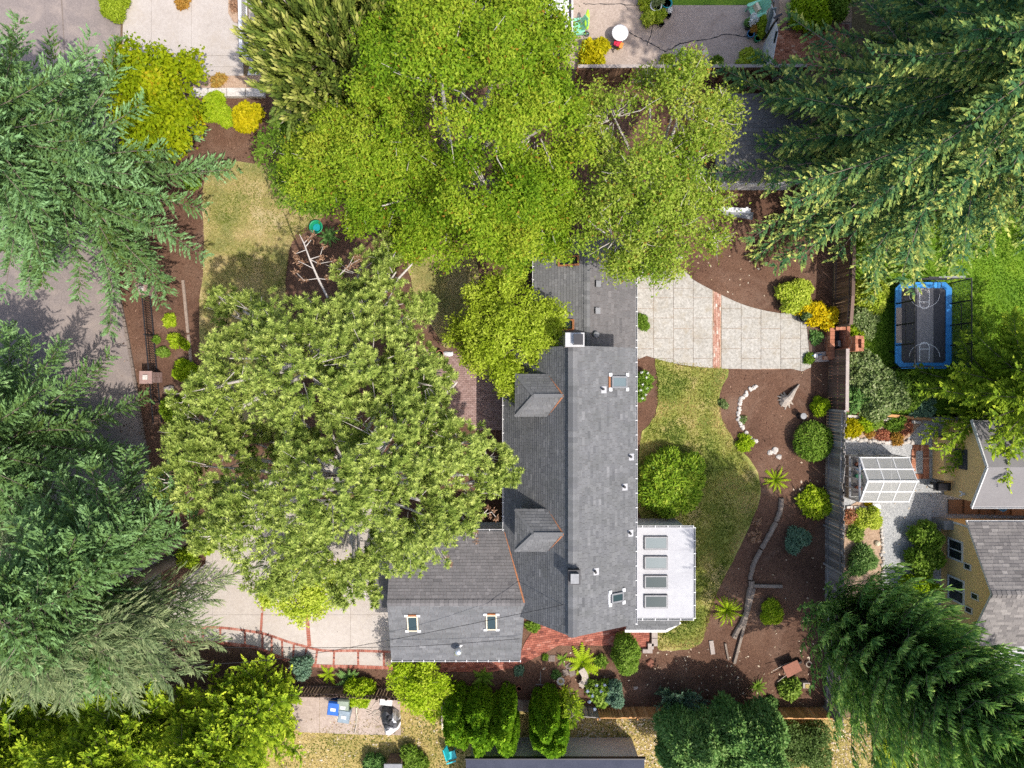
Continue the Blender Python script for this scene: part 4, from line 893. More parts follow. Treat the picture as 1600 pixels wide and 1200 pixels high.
mb = MB(); mb.beam((c.x-.22,c.y-.3,0), (c.x-.15,c.y-.1,.75), .03, .03); mb.build('back_frame', M['black'], sc_); mb = MB(); mb.cbox((c.x+.14,c.y-.12,.5), (.16,.3,.05), -.4); mb.build('towel', M['orange'], label='orange cloth draped over the red cushioned chair', cat='cloth')
def adirondack(c, rz, label, mat='mint', cush=False):
    ch = empty('adirondack_chair', (0,0,0), label, 'chair', 'mint green garden chairs'); m = M[mat]
    for k in range(5):
        mb = MB(); mb.cbox((-.0+0,-.24+.12*k,.36), (.52,.105,.022), 0, 0, .12); mb.build('seat_slat', m, ch)
    for k in range(5):
        y = -.24+.12*k; L = .82-.05*abs(k-2)*1.4; mb = MB(); mb.cbox((-.26-.5*L*.42,y,.36+.5*L*.9), (.022,.108,L), 0, 0, -.44); mb.build('back_slat', m, ch)
    for s in (-1, 1):
        mb = MB(); mb.prism([(-.42,s*.30),(.24,s*.26),(.36,s*.31),(.38,s*.40),(.28,s*.45),(-.36,s*.38)], .56, .585); mb.build('arm', m, ch)
        mb = MB(); mb.cbox((.27,s*.33,.28), (.09,.035,.56)); mb.build('leg', m, ch); mb = MB(); mb.beam((.3,s*.28,.36), (-.62,s*.28,.04), .03, .12); mb.build('leg', m, ch)
    ch.location = c; ch.rotation_euler = (0, 0, rz); return ch
adirondack((W(1180,18,.4).x, W(0,18,.4).y, .06), R(205), 'mint green slatted garden chair with patterned cushion on the top terrace')
cu = MB(); cu.cbox((0,0,.48), (.16,.40,.30), R(205), 0, -.2); cu.build('cushion', M['cream'], label='pale patterned cushion on the mint slatted garden chair', cat='cushion', at=None).location = (W(1182,13,.5).x, W(0,13,.5).y, .08)
adirondack((W(899,45,.4).x, W(0,45,.4).y, .06), R(195), 'mint green garden chair tucked under the white building edge')
c = W(916,54); um = empty('umbrella_stand', c, 'round dark umbrella base with tilted pole on the terrace', 'umbrella'); mb = MB(); mb.lathe([(.21,0),(.21,.05),(.06,.08),(.03,.3)], c, 20); mb.build('base', M['dark_metal'], um)
mb = MB(); mb.tube([c+Vector((0,0,.1)), c+Vector((-.55,.5,1.1))], .025, 8); mb.build('pole', M['grey_metal'], um)
c = W(917,30,.9); fl = empty('folded_parasol', (c.x,c.y,0), 'folded lime green parasol standing by the white building', 'parasol'); mb = MB(); mb.tube([(c.x+.03,c.y-.45,.75),(c.x,c.y-.2,.85),(c.x+.03,c.y+.15,.9),(c.x+.05,c.y+.45,.95)], [.06,.13,.12,.05], 8); mb.build('canopy', M['lime'], fl, True); mb = MB(); mb.tube([(c.x+.02,c.y-.75,0),(c.x+.03,c.y-.4,.76)], .02, 6); mb.build('pole', M['grey_metal'], fl)
mb = MB(); mb.cbox(W(910,41)+Vector((0,0,.09)), (.16,.16,.06)); mb.build('drain_cover', M['dark_metal'], label='small dark square drain cover beside the umbrella base', cat='drain')
def pot(px, py, r, h, mat, label, name='plant_pot', sq=False, z=.05):
    c = W(px, py, h); c.z = 0; p = empty(name, (c.x,c.y,z), label, 'pot'); mb = MB(); k = 18
    mb.lathe([(r*.72,0),(r*.95,h*.75),(r,h*.95),(r*1.05,h),(r*.86,h),(r*.8,h*.85)], (c.x,c.y,z), k); mb.build('pot', M[mat], p, True)
    mb = MB(); mb.lathe([(.01,h*.86),(r*.82,h*.86)], (c.x,c.y,z), 12); mb.build('compost', M['soil'], p); return p
pot(1025,9,.30,.5,'tarp_white','large white round pot with grassy plant at the terrace edge')
pot(1042,5,.27,.45,'teal','glossy teal pot at the terrace edge beside the white pot')
pot(1045,24,.13,.25,'dark_metal','small black pot below the teal pot'); pot(1034,37,.14,.25,'dark_metal','dark round pot below the clustered terrace plants'); pot(1037,27,.1,.2,'black','tiny black pot between the terrace plants')
pot(1173,53,.19,.32,'blue_glaze','blue glazed pot in the plant group by the awning'); pot(1184,60,.17,.3,'green_plastic','dark green pot below the blue glazed pot'); pot(1169,41,.15,.28,'dark_metal','dark pot behind the blue glazed pot'); pot(1182,36,.12,.3,'red','slim red pot beside the mint slatted chair')
bn = empty('white_bench', W(1085,101), 'small white slatted bench against the pale capped fence', 'bench')
for k in range(3): mb = MB(); mb.beam(W(1072,98+3*k,.45), W(1098,98+3*k,.45), .09, .03); mb.build('seat_slat', M['white'], bn)
for x in (1073,1097):
    for y in (98,104): mb = MB(); mb.beam(W(x,y,0), W(x,y,.43), .05, .05); mb.build('leg', M['white'], bn)
rr = random.Random(8)   # round mosaic stepping stones
for k, (px, py, r, mt) in enumerate(((1063,81,.33,'grey_metal'),(1080,76,.3,'clay_bright'),(1098,80,.26,'clay_bright'))):
    c = W(px,py); ms = empty('stepping_stone', c, ('grey mosaic stepping stone with ring of pebbles on the terrace','red and white fan mosaic stone on the terrace','rust red mosaic stone under the round cream dish')[k], 'stone')
    mb = MB(); mb.lathe([(r,.06),(r,.075),(r-.03,.08),(.02,.08)], (c.x,c.y,0), 24); mb.build('disc', M[mt], ms)
    for ring_, n in ((.85,22),(.62,16),(.38,10)):
        m2 = MB()
        for j in range(n):
            q = 2*math.pi*j/n; m2.cbox((c.x+r*ring_*math.cos(q),c.y+r*ring_*math.sin(q),.09), (.055,.045,.02), q)
        m2.build('pebbles', M['cream'], ms, kind='stuff')
mb = MB(); mb.lathe([(.14,0),(.19,.06),(.18,.07),(.02,.06)], W(1098,90)+Vector((0,0,.42)), 20); c = W(1098,90); fb = empty('birdbath', (c.x,c.y,0), 'round cream birdbath dish below the mosaic stones', 'birdbath'); mb.build('bowl', M['cream'], fb); mb = MB(); mb.lathe([(.12,.06),(.05,.1),(.05,.4),(.1,.43)], c, 12); mb.build('pedestal', M['cream'], fb)

# bins and clutter on the concrete pad
def bin_(px, py, mat, rz, label):
    c = W(px, py, .9); c.z = .055; b = empty('wheelie_bin', (0,0,0), label, 'bin'); mb = MB()
    mb.add([(-.22,-.25,.06),(.22,-.25,.06),(.22,.22,.06),(-.22,.22,.06),(-.28,-.33,.95),(.28,-.33,.95),(.28,.30,.95),(-.28,.30,.95)], [(3,2,1,0),(4,5,6,7),(0,1,5,4),(1,2,6,5),(2,3,7,6),(3,0,4,7)]); mb.build('body', M[mat], b)
    mb = MB(); mb.add([(-.3,-.37,.955),(.3,-.37,.955),(.3,.34,.955),(-.3,.34,.955),(-.27,-.33,1.0),(.27,-.33,1.0),(.27,.28,1.05),(-.27,.28,1.05)], [(3,2,1,0),(4,5,6,7),(0,1,5,4),(1,2,6,5),(2,3,7,6),(3,0,4,7)]); ld = mb.build('lid', M[mat], b)
    mb = MB(); mb.cbox((0,-.05,1.035), (.26,.16,.012), 0, .08); mb.build('lid_label', M['white'], ld)
    mb = MB(); mb.tube([(-.24,.37,.93),(.24,.37,.93)], .022, 6); mb.build('handle', M['dark_metal'], b)
    for s in (-1, 1):
        mb = MB(); mb.tube([(s*.22,.26,.11),(s*.28,.26,.11)], .11, 12); mb.build('wheel', M['black'], b)
    b.location = c; b.rotation_euler = (0, 0, rz)
bin_(522,1105,'bin_blue',-.12,'blue wheelie bin against the picket fence'); bin_(537,1102,'bin_green',-.05,'grey green wheelie bin between the blue and grey ones'); bin_(538.5,1117,'bin_grey',-.15,'grey wheelie bin standing in front of the other two')
tp_ = empty('tarp_heap', W(610,1128), 'covered heap under black and white tarpaulin on the concrete pad', 'tarp')
rr = np.random.default_rng(5)
def crumple(poly, zc, mat, name, seed):
    r_ = np.random.default_rng(seed); P = [Vector((*p, r_.uniform(.06,.2))) for p in smooth(G(poly), 2)]; c = sum(P, Vector())/len(P); c.z = zc; mb = MB(); n = len(P); rings = [P]
    for t in (.3,.55,.8): rings.append([p.lerp(c, t)+Vector((r_.normal(0,.05), r_.normal(0,.05), r_.normal(0,.06)+.25*zc*math.sin(t*3.1))) for p in P])
    vs = sum(rings, [])+[c]; fs = [(k*n+i, k*n+(i+1) % n, (k+1)*n+(i+1) % n, (k+1)*n+i) for k in range(3) for i in range(n)]+[(3*n+i, 3*n+(i+1) % n, 4*n) for i in range(n)]
    mb.add(vs, fs); mb.build(name, mat, tp_)
crumple([(597,1104),(606,1101),(622,1108),(627,1122),(622,1132),(604,1134),(597,1124)], .95, M['tarp_dark'], 'dark_sheet', 3)
crumple([(601,1128),(612,1122),(626,1124),(624,1136),(608,1146),(603,1143)], .55, M['tarp_white'], 'white_sheet', 4)
crumple([(614,1104),(624,1110),(627,1120),(618,1116)], 1.0, M['tarp_white'], 'white_sheet', 6)
for x0, y0, x1, y1, mt, lb in ((557,1106,556,1132,'cream','pale straight pole leaning beside the tarp heap'),(559,1115,554,1146,'twig','crooked brown stick lying on the concrete pad')):
    mb = MB(); mb.tube([W(x0,y0,.25), W((x0+x1)/2+1,(y0+y1)/2,.15), W(x1,y1,.09)], .03, 6); mb.build('stick', M[mt], label=lb, cat='stick')
mb = MB(); mb.beam(W(594,1096,.15), W(613,1098,.15), .3, .12); mb.build('styrofoam_board', M['white'], label='white foam board lying under the picket fence', cat='board')
mb = MB(); rr = random.Random(3)
for k in range(26):
    c = W(585+rr.gauss(0,7), 1113+rr.gauss(0,5)); mb.beam(c+Vector((0,0,.07)), c+Vector((rr.uniform(-.5,.5), rr.uniform(-.3,.3), .09)), .03, .02)
mb.build('brushwood_heap', M['twig'], label='scatter of dry twigs on the concrete pad', kind='stuff')
c = W(696,1118,.5); pb = empty('planter_box', (c.x,c.y,0), 'small pale timber trough at the foot of the arborvitae', 'planter'); mb = MB(); x, y = c.x, c.y
for dx, dy, sx, sy in ((-.19,0,.05,.9),(.19,0,.05,.9),(0,.42,.33,.05),(0,-.42,.33,.05)): m2 = MB(); m2.cbox((x+dx,y+dy,.25), (sx,sy,.5)); m2.build('side_board', M['block'], pb)
m2 = MB(); m2.cbox((x,y,.2), (.32,.78,.36)); m2.build('soil_fill', M['soil'], pb); m2 = MB(); m2.cbox((x,y-.62,.22), (.4,.3,.44)); m2.build('end_block', M['cream'], pb)
lc = empty('lawn_chair', (0,0,0), 'turquoise plastic chair tipped beside the arborvitae at the bottom', 'chair'); mb = MB(); mb.cbox((0,0,.4), (.5,.42,.05), .3); mb.build('seat', M['turquoise'], lc); mb = MB(); mb.cbox((-.22,.22,.62), (.07,.6,.45), .3, 0, -.3); mb.build('backrest', M['turquoise'], lc); mb = MB(); mb.cbox((.02,-.27,.55), (.5,.07,.05), .3); mb.build('arm', M['turquoise'], lc)
for dx, dy in ((-.2,-.18),(.2,-.12),(-.22,.16),(.18,.2)): mb = MB(); mb.beam((dx,dy,0), (dx*.9,dy*.9,.39), .04, .04); mb.build('leg', M['turquoise'], lc)
c = W(705,1180,.4); lc.location = (c.x, c.y, .03)

# garden bits
hr = W(493,354,.4); hp = empty('garden_pot', (hr.x,hr.y,0), 'round bright green plastic tub beside the front lawn', 'tub'); mb = MB(); mb.lathe([(.26,.03),(.33,.3),(.36,.36),(.31,.37),(.27,.3),(.22,.12)], (hr.x,hr.y,0), 24); mb.build('tub', M['green_plastic'], hp, True); mb = MB(); mb.lathe([(.02,.22),(.17,.23),(.19,.27)], (hr.x+.02,hr.y-.02,0), 18); mb.build('water_basin', M['teal'], hp)
c = W(1255,650,.55); sp = empty('garden_pedestal', (c.x,c.y,0), 'dark round metal pedestal standing on the mulch by the round bush', 'pedestal'); mb = MB(); mb.lathe([(.17,0),(.14,.1),(.13,.5),(.17,.55),(.17,.58),(.02,.58)], (c.x,c.y,.02), 18); mb.build('column', M['dark_metal'], sp); mb = MB(); mb.lathe([(.15,.58),(.15,.6),(.02,.605)], (c.x,c.y,.02), 18); mb.build('dial', M['grey_metal'], sp)
rr = random.Random(12)
arc = smooth(G([(1180,604),(1170,610),(1163,618),(1157,628),(1154,640),(1153,652),(1157,664),(1164,675),(1172,684),(1182,691)]), 4, False)
k = 0; i = 0.
while i < len(arc)-1:
    p = arc[int(i)]; mb = MB(); mb.blob((0,0,0), (rr.uniform(.1,.17), rr.uniform(.08,.13), rr.uniform(.07,.12)), k, 1); mb.build('edging_stone', M['stone'], label='rough pale stone in the curved line on the mulch', cat='stone', group='pale stones curving across the back mulch bed').location = (p[0]+rr.gauss(0,.03), p[1]+rr.gauss(0,.03), .06); k += 1; i += rr.uniform(1.0,1.5)
def rock(px, py, rx, ry, rz, label, mat='stone', seed=1, name='rock'):
    c = W(px, py, rz*.6); mb = MB(); mb.blob((0,0,0), (rx,ry,rz), seed, 2); o = mb.build(name, M[mat], label=label, cat='rock'); o.location = (c.x,c.y,rz*.55); o.rotation_euler = (0,0,seed*.7)
rock(1203,707,.17,.13,.09,'flat pale stone at the lower end of the stone line',seed=2); rock(1211,704,.2,.17,.1,'larger pale flat stone beyond the stone line end',seed=3); rock(1217,714,.16,.14,.1,'pale flat stone lowest of the three in the mulch',seed=4)
rock(1113,381,.2,.17,.18,'pale rock in the shaded mulch below the birch',seed=5); rock(313,266,.23,.16,.15,'pale rock on the mulch at the tip of the front lawn',seed=6); rock(1062,404,.22,.2,.15,'whitish rock where patio meets mulch',seed=7)
rock(265,609,.3,.25,.25,'mossy grey rock below the iron fence pillar','block',8); rock(700,553,.3,.16,.12,'white flat stone step at the brick landing','white',9)
rr = random.Random(21)
for k in range(16):
    t = k/15; px = 1324+t*100; py = 683+7*math.sin(t*2.2)+(2 if k % 2 else 0); mb = MB(); mb.blob((0,0,0), (rr.uniform(.12,.2), rr.uniform(.1,.16), .12), 40+k, 1); mb.build('edging_stone', M['stone'], label='pale edging stone along the flower bed above the greenhouse', cat='stone', group='stones edging the flower bed above the greenhouse').location = W(px,py)+Vector((0,0,.1))
for k in range(22):
    t = k/21; px = 1374+4*math.sin(t*3)+rr.gauss(0,.8); py = 806+t*115; mb = MB(); mb.blob((0,0,0), (rr.uniform(.07,.12), rr.uniform(.07,.12), .09), 70+k, 1); mb.build('edging_stone', M['stone'], label='small rounded stone edging the narrow bed by the gravel path', cat='stone', group='stones edging the bed below the greenhouse').location = W(px,py)+Vector((0,0,.08))
for k in range(4): mb = MB(); mb.cbox(W(1326+11*k,793)+Vector((0,0,.09)), (.3,.2,.14), rr.gauss(0,.08)); mb.build('edging_block', M['stone'], label='pale square block in the row below the greenhouse', cat='block', group='square blocks below the greenhouse')
mb = MB(); c = W(1371,793,.5); wt = empty('side_table', (c.x,c.y,0), 'small round white table at the corner of the greenhouse', 'table'); mb.lathe([(.18,.46),(.19,.48),(.19,.5),(.02,.51)], (c.x,c.y,0), 20); mb.build('tabletop', M['white'], wt); mb = MB(); mb.lathe([(.12,0),(.03,.05),(.03,.46)], (c.x,c.y,.03), 10); mb.build('pedestal', M['white'], wt)
mb = MB(); mb.blob(W(1371,849,.12), (.16,.15,.14), 4, 2, .05); mb.build('garden_globe', M['cream'], label='pale round garden globe in the narrow bed', cat='globe')
c = W(1471,760,.6); bq = empty('barbecue', (c.x,c.y,0), 'black barbecue cart standing below the tan porch', 'barbecue'); mb = MB(); mb.cbox((c.x-.1,c.y,.7), (.45,.4,.25)); mb.build('firebox', M['black'], bq); mb = MB(); mb.cbox((c.x-.1,c.y+.03,.88), (.46,.36,.12), 0, .2); mb.build('lid', M['dark_metal'], bq)
for s in (-.38,.3): mb = MB(); mb.cbox((c.x+s,c.y,.72), (.22,.4,.03)); mb.build('side_shelf', M['black'], bq)
for dx in (-.25,.1):
    for dy in (-.15,.15): mb = MB(); mb.cbox((c.x+dx,c.y+dy,.3), (.04,.04,.58)); mb.build('leg', M['black'], bq)
# driftwood stump and logs
ds = empty('driftwood_stump', W(1228,622), 'bleached gnarled driftwood stump on the mulch', 'driftwood'); mb = MB(); c = W(1226,624); mb.tube([c+Vector((-.1,-.25,.02)), c+Vector((0,0,.25)), c+Vector((.12,.1,.4)), c+Vector((.4,.45,.25)), c+Vector((.72,.78,.1))], [.22,.24,.17,.1,.03], 8); rr = random.Random(4)
for k in range(9):
    q = math.pi*.55+k*.5; L = rr.uniform(.35,.55); mb.tube([c+Vector((0,0,.2)), c+Vector((L*.5*math.cos(q), L*.5*math.sin(q), .18)), c+Vector((L*math.cos(q), L*math.sin(q), .03))], [.13,.08,.02], 6)
mb.build('stump', M['driftwood'], ds)
def log(pts, r, label, mat='log'):
    P = smooth([tuple(W(*p)) for p in pts], 4, False); rr = random.Random(len(label)); mb = MB(); mb.tube([(x+rr.gauss(0,.015), y+rr.gauss(0,.015), z+rr.gauss(0,.01)) for x, y, z in P], [r*rr.uniform(.82,1.12) for _ in P], 8); return mb.build('log', M[mat], label=label, cat='log')
log([(1221,778,.1),(1219,798,.1),(1213,814,.1)], .13, 'upper weathered log of the curved bed edge'); log([(1212,816,.1),(1202,836,.1),(1190,857,.1)], .13, 'middle weathered log of the curved bed edge'); log([(1189,859,.1),(1178,880,.1),(1172,905,.1)], .12, 'third weathered log of the curved bed edge')
log([(1174,908,.12),(1170,930,.12),(1164,965,.12),(1146,996,.12)], .15, 'lowest thick log of the bed edge by the spiky plant')
def plank(p, q, w, h, label, mat='log'):
    mb = MB(); mb.beam(W(*p), W(*q), w, h); return mb.build('timber', M[mat], label=label, cat='timber')
plank((1178,919,.1), (1147,1036,.1), .13, .2, 'long squared timber running down the back mulch bed'); plank((1172,915,.1), (1222,916,.1), .16, .16, 'short squared timber crossing the shaded mulch bed'); plank((1111,1001,.06), (1114,1022,.06), .22, .08, 'short pale board lying on the mulch near the lawn', 'block'); plank((1133,1005,.08), (1138,1031,.08), .09, .12, 'thin dark timber stake beside the long squared timber')
plank((286,438,.07), (294,520,.07), .14, .1, 'pale timber edging strip, upper length along the front bed', 'timber_pale'); plank((294.5,523,.07), (302,600,.07), .14, .1, 'pale timber edging strip, lower length along the front bed', 'timber_pale')
# curved stone bench, cement blocks, birdbath, rusty barrow
sb = empty('stone_bench', W(911,1058), 'curved grey stone bench below the big fern', 'bench'); P = smooth(G([(908,1046),(914,1056),(913,1066),(907,1072)], .4), 3, False); mb = MB(); L, Rr = [], []
for i, p in enumerate(P):
    d = Vector(P[min(i+1,len(P)-1)])-Vector(P[max(i-1,0)]); n = Vector((-d.y,d.x)).normalized()*.17; L.append(Vector(p)+n); Rr.append(Vector(p)-n)
mb.prism(L+Rr[::-1], .34, .42); mb.build('seat', M['driftwood'], sb)
for p in (P[1], P[-2]): mb = MB(); mb.cbox((p[0],p[1],.17), (.22,.2,.34)); mb.build('leg', M['driftwood'], sb)
rr = random.Random(31); bl = empty('block_edging', W(1015,1000), 'stepped edging of pale concrete blocks round the brick path end', 'edging')
for (x0,y0,x1,y1) in ((1017,982,1026,994),(1017,995,1026,1007),(1011,1003,1020,1012),(1003,1012,1018,1018),(1003,1012,1003,1018)):
    if x1-x0 < 2: continue
    mb = MB(); mb.prism(G([(x0,y0),(x1,y0),(x1,y1),(x0,y1)]), .02, .25, False); mb.build('block', M['block'], bl)
c = W(876,1064,.55); bd = empty('birdbath', (c.x,c.y,0), 'round stone birdbath with ochre bowl beside the stone bench', 'birdbath'); mb = MB(); mb.lathe([(.1,0),(.06,.1),(.06,.45),(.2,.55),(.2,.59),(.15,.585),(.03,.54)], (c.x,c.y,.02), 18); mb.build('bowl', M['stone'], bd); mb = MB(); mb.lathe([(.02,.565),(.13,.57)], (c.x,c.y,.02), 14); mb.build('water', M['lawn_litter'], bd)
wb_ = empty('wheelbarrow', (0,0,0), 'rusty red wheelbarrow lying on the dark mulch near the low fence', 'wheelbarrow'); mb = MB(); mb.add([(-.3,-.22,.3),(.3,-.2,.3),(.3,.2,.3),(-.3,.22,.3),(-.42,-.32,.55),(.42,-.3,.52),(.42,.3,.52),(-.42,.32,.55)], [(3,2,1,0),(4,5,6,7),(0,1,5,4),(1,2,6,5),(2,3,7,6),(3,0,4,7)]); mb.build('tray', M['terracotta'], wb_)
for s in (-1,1): mb = MB(); mb.tube([(.5,s*.06,.15),(-.2,s*.25,.3),(-.95,s*.3,.5)], .02, 6); mb.build('handle', M['twig'], wb_); mb = MB(); mb.tube([(-.25,s*.24,.3),(-.4,s*.26,0)], .015, 6); mb.build('leg', M['dark_metal'], wb_)
mb = MB(); mb.tube([(.52,-.04,.17),(.52,.04,.17)], .17, 14); mb.build('wheel', M['black'], wb_); c = W(1236,1043,.4); wb_.location = (c.x,c.y,.03); wb_.rotation_euler = (0,0,R(25))
c = W(1260,1071,.35); ps = empty('garden_box', (c.x,c.y,0), 'small square mossy box on the dark mulch beside the wheelbarrow', 'box'); mb = MB(); mb.cbox((c.x,c.y,.2), (.36,.28,.36)); mb.build('body', M['block'], ps); mb = MB(); mb.cbox((c.x+.04,c.y-.02,.39), (.22,.2,.03)); mb.build('lid', M['lawn_litter'], ps)
mb = MB(); c = W(1264,1038,.15); mb.tube([(c.x+.14*math.cos(t),c.y+.14*math.sin(t),.15) for t in np.linspace(0,6.28,13)], .025, 6, False); mb.build('hoop', M['twig'], label='small pale ring on the mulch near the wheelbarrow', cat='ring')
c = W(845,1068,.5); yh = empty('garden_stake', (c.x,c.y,0), 'thin pale cross shaped sprinkler stake on the dark mulch', 'stake'); mb = MB(); mb.beam((c.x,c.y+.55,.3), (c.x,c.y-.15,.3), .02, .02); mb.beam((c.x-.25,c.y-.12,.3), (c.x+.25,c.y-.17,.3), .02, .02); mb.build('bar', M['grey_metal'], yh); mb = MB(); mb.beam((c.x,c.y,0), (c.x,c.y,.3), .02, .02); mb.build('leg', M['grey_metal'], yh)
pot(687,553,.2,.4,'terracotta','brown clay pot beside the brick landing'); pot(1255,496,.26,.45,'dark_metal','dark round pot of white foliage at the patio corner'); pot(1276,502,.2,.35,'terracotta','clay pot beneath the golden shrub by the patio'); pot(811,1076,.14,.25,'terracotta','small clay pot behind the arborvitae')
wc = empty('watering_can', (0,0,0), 'blue and white watering can on the patio corner', 'watering can'); mb = MB(); mb.lathe([(.11,0),(.12,.2),(.1,.24)], (0,0,0), 14); mb.build('body', M['tarp_white'], wc); mb = MB(); mb.tube([(.1,.0,.08),(.22,.05,.2),(.28,.08,.3)], .02, 6); mb.build('spout', M['blue_glaze'], wc); mb = MB(); mb.tube([(-.1,0,.2),(-.2,0,.24),(-.2,0,.08),(-.11,0,.05)], .014, 6); mb.build('handle', M['blue_glaze'], wc); wc.location = W(1271,556)+Vector((0,0,.08))
for k, (px, py) in enumerate(((862,1028),(884,1050),(894,1051),(889,1041))):
    mb = MB(); mb.cbox(W(px,py)+Vector((0,0,.05)), (.34,.32,.05), k*.2); mb.build('stepping_stone', M['kerb'], label=('brown square stepping stone above the stone bench','square stepping stone beside the birdbath path','square stone nearest the curved stone bench','square stone in the shade under the big fern')[k], cat='stone')
rock(1016,1036,.22,.2,.14,'dull red stone on the dark mulch right of the box bush','terracotta',13); rock(993,1075,.13,.1,.08,'small grey stone in the deep shade of the bottom bed','block',14)
# overhead wires
for pts, lb in (([(-40,1090,7),(250,1045,6),(430,1030,5.4),(620,998,4.6),(880,945,6.6)],'thin black overhead wire crossing the driveway and garage roof'),([(250,1010,5.5),(430,1012,5.2),(640,1010,4.4),(812,998,4.2)],'lower thin wire along the garage roof edge')):
    P = smooth([tuple(W(*p)) for p in pts], 6, False); mb = MB(); mb.tube(P, .012, 5); mb.build('overhead_wire', M['black'], label=lb, cat='wire')
lg = MB(); lg.tube([W(386,133,.1), W(410,131,.12)], .12, 8); lg.build('log', M['bark'], label='dark log lying on the strip behind the retaining wall', cat='log')
# ---------------------------------------------------------------- vegetation
L = {}
L['birch'] = leaf('leaf_birch', [(.03,.07,.004),(.085,.165,.008),(.165,.255,.015),(.27,.335,.03),(.24,.13,.02)], .42)
L['birch2'] = leaf('leaf_birch_pale', [(.04,.085,.008),(.11,.185,.014),(.195,.275,.03),(.30,.35,.06),(.26,.15,.03)], .42)
L['spruce'] = leaf('leaf_spruce', [(.045,.065,.01),(.072,.13,.04),(.115,.205,.085),(.21,.32,.155)], .22, .6, k=1.65)
L['spruce2'] = leaf('leaf_spruce_dark', [(.04,.06,.01),(.066,.12,.035),(.108,.185,.07),(.20,.29,.13)], .22, .6, k=1.75)
L['fir'] = leaf('leaf_fir', [(.016,.05,.022),(.04,.095,.035),(.115,.165,.04),(.33,.33,.085)], .22, .6, k=1.7)
L['pine'] = leaf('leaf_pine', [(.04,.07,.01),(.105,.15,.025),(.20,.245,.055),(.33,.36,.11)], .32, .6, k=1.85)
L['cypress'] = leaf('leaf_cypress', [(.02,.055,.02),(.05,.10,.032),(.10,.165,.045),(.2,.25,.09)], .3, .6, k=3.0)
L['cedar'] = leaf('leaf_cedar', [(.04,.075,.006),(.095,.155,.01),(.19,.255,.018),(.31,.36,.03)], .35, .6, k=1.9)
L['cedar2'] = leaf('leaf_cedar_green', [(.04,.075,.006),(.085,.14,.01),(.17,.24,.018),(.30,.35,.03)], .3, .6, k=1.7)
L['feather'] = leaf('leaf_feather', [(.05,.075,.03),(.10,.14,.06),(.18,.215,.10),(.28,.30,.16)], .25, .6, k=1.4)
L['puzzle'] = leaf('leaf_puzzle', [(.025,.04,.01),(.075,.11,.02),(.15,.18,.03),(.27,.27,.08)], .05, .55, k=1.5)
L['maple'] = leaf('leaf_maple', [(.08,.13,.004),(.18,.245,.006),(.28,.32,.008),(.40,.26,.02)], .45)
L['gold'] = leaf('leaf_gold', [(.20,.20,.004),(.36,.34,.006),(.50,.43,.01),(.58,.47,.02)], .45, k=1.2)
L['amber'] = leaf('leaf_amber', [(.3,.24,.004),(.48,.38,.005),(.58,.45,.01),(.5,.48,.03)], .4, k=1.15)
L['yellowtree'] = leaf('leaf_yellowtree', [(.08,.12,.006),(.17,.23,.012),(.275,.34,.035),(.39,.42,.08)], .45, k=1.6)
L['lime'] = leaf('leaf_lime', [(.07,.14,.004),(.17,.27,.008),(.28,.38,.015),(.4,.45,.05)], .4)
L['mid'] = leaf('leaf_mid', [(.03,.07,.006),(.07,.14,.012),(.13,.21,.025),(.22,.3,.06)], .3)
L['deep'] = leaf('leaf_deep', [(.015,.045,.012),(.035,.085,.02),(.075,.14,.035),(.15,.21,.07)], .25, k=1.9)
L['rhodo'] = leaf('leaf_rhodo', [(.03,.065,.006),(.07,.135,.01),(.15,.22,.018),(.30,.32,.05)], .3, .4, k=1.75)
L['arbor'] = leaf('leaf_arbor', [(.018,.05,.004),(.045,.10,.006),(.10,.17,.01),(.2,.27,.02)], .3, .6, k=2.7)
L['blue'] = leaf('leaf_blue', [(.03,.07,.04),(.06,.12,.075),(.10,.17,.11),(.16,.23,.15)], .2)
L['grey'] = leaf('leaf_grey', [(.035,.06,.015),(.075,.125,.03),(.15,.2,.07),(.34,.37,.2)], .3)
L['orange'] = leaf('leaf_orange', [(.18,.10,.02),(.34,.17,.03),(.42,.24,.05),(.38,.30,.08)], .3, k=1.)
L['redleaf'] = leaf('leaf_red', [(.12,.04,.02),(.25,.08,.05),(.35,.14,.08),(.3,.2,.1)], .3)
L['dead'] = leaf('leaf_dead', [(.16,.09,.055),(.28,.155,.09),(.36,.22,.14),(.42,.3,.21)], .2, k=1.)
L['flower'] = leaf('petal', [(.6,.65,.72),(.75,.78,.82),(.8,.8,.8),(.85,.85,.8)], .2, k=.9)
L['blossom'] = leaf('petal_blue', [(.25,.34,.6),(.36,.45,.68),(.48,.55,.72),(.62,.66,.75)], .2, k=.8)
L['litter'] = leaf('litter', [(.28,.18,.10),(.45,.34,.22),(.62,.52,.40),(.72,.64,.5)], .1, k=.9)

def unit(v): return v/np.maximum(np.linalg.norm(v, axis=-1, keepdims=True), 1e-9)
def kites(P, D, N, ln, wd, droop=0., mid=.45):
    D = unit(D); S = unit(np.cross(D, N)); ln = np.broadcast_to(ln, (len(P),))[:, None]; wd = np.broadcast_to(wd, (len(P),))[:, None]
    m = P+D*ln*mid; tip = P+D*ln; tip = tip-np.array([0,0,1])*ln*droop
    return np.stack([P, m+S*wd*.5, tip, m-S*wd*.5], 1)
def tris(P, D, N, ln, wd, droop=0., mid=.5):
    D = unit(D); S = unit(np.cross(D, N)); ln = np.broadcast_to(ln, (len(P),))[:, None]; wd = np.broadcast_to(wd, (len(P),))[:, None]
    return np.stack([P-S*wd*.5, P+S*wd*.5, P+D*ln-np.array([0,0,1])*ln*droop], 1)
def onscreen(p, m=110):        # could the photograph see this point, with a margin
    d = H-p[2]
    if d < 4: return False
    return -m < 800+p[0]*F/d < 1600+m and -m < 600-p[1]*F/d < 1200+m
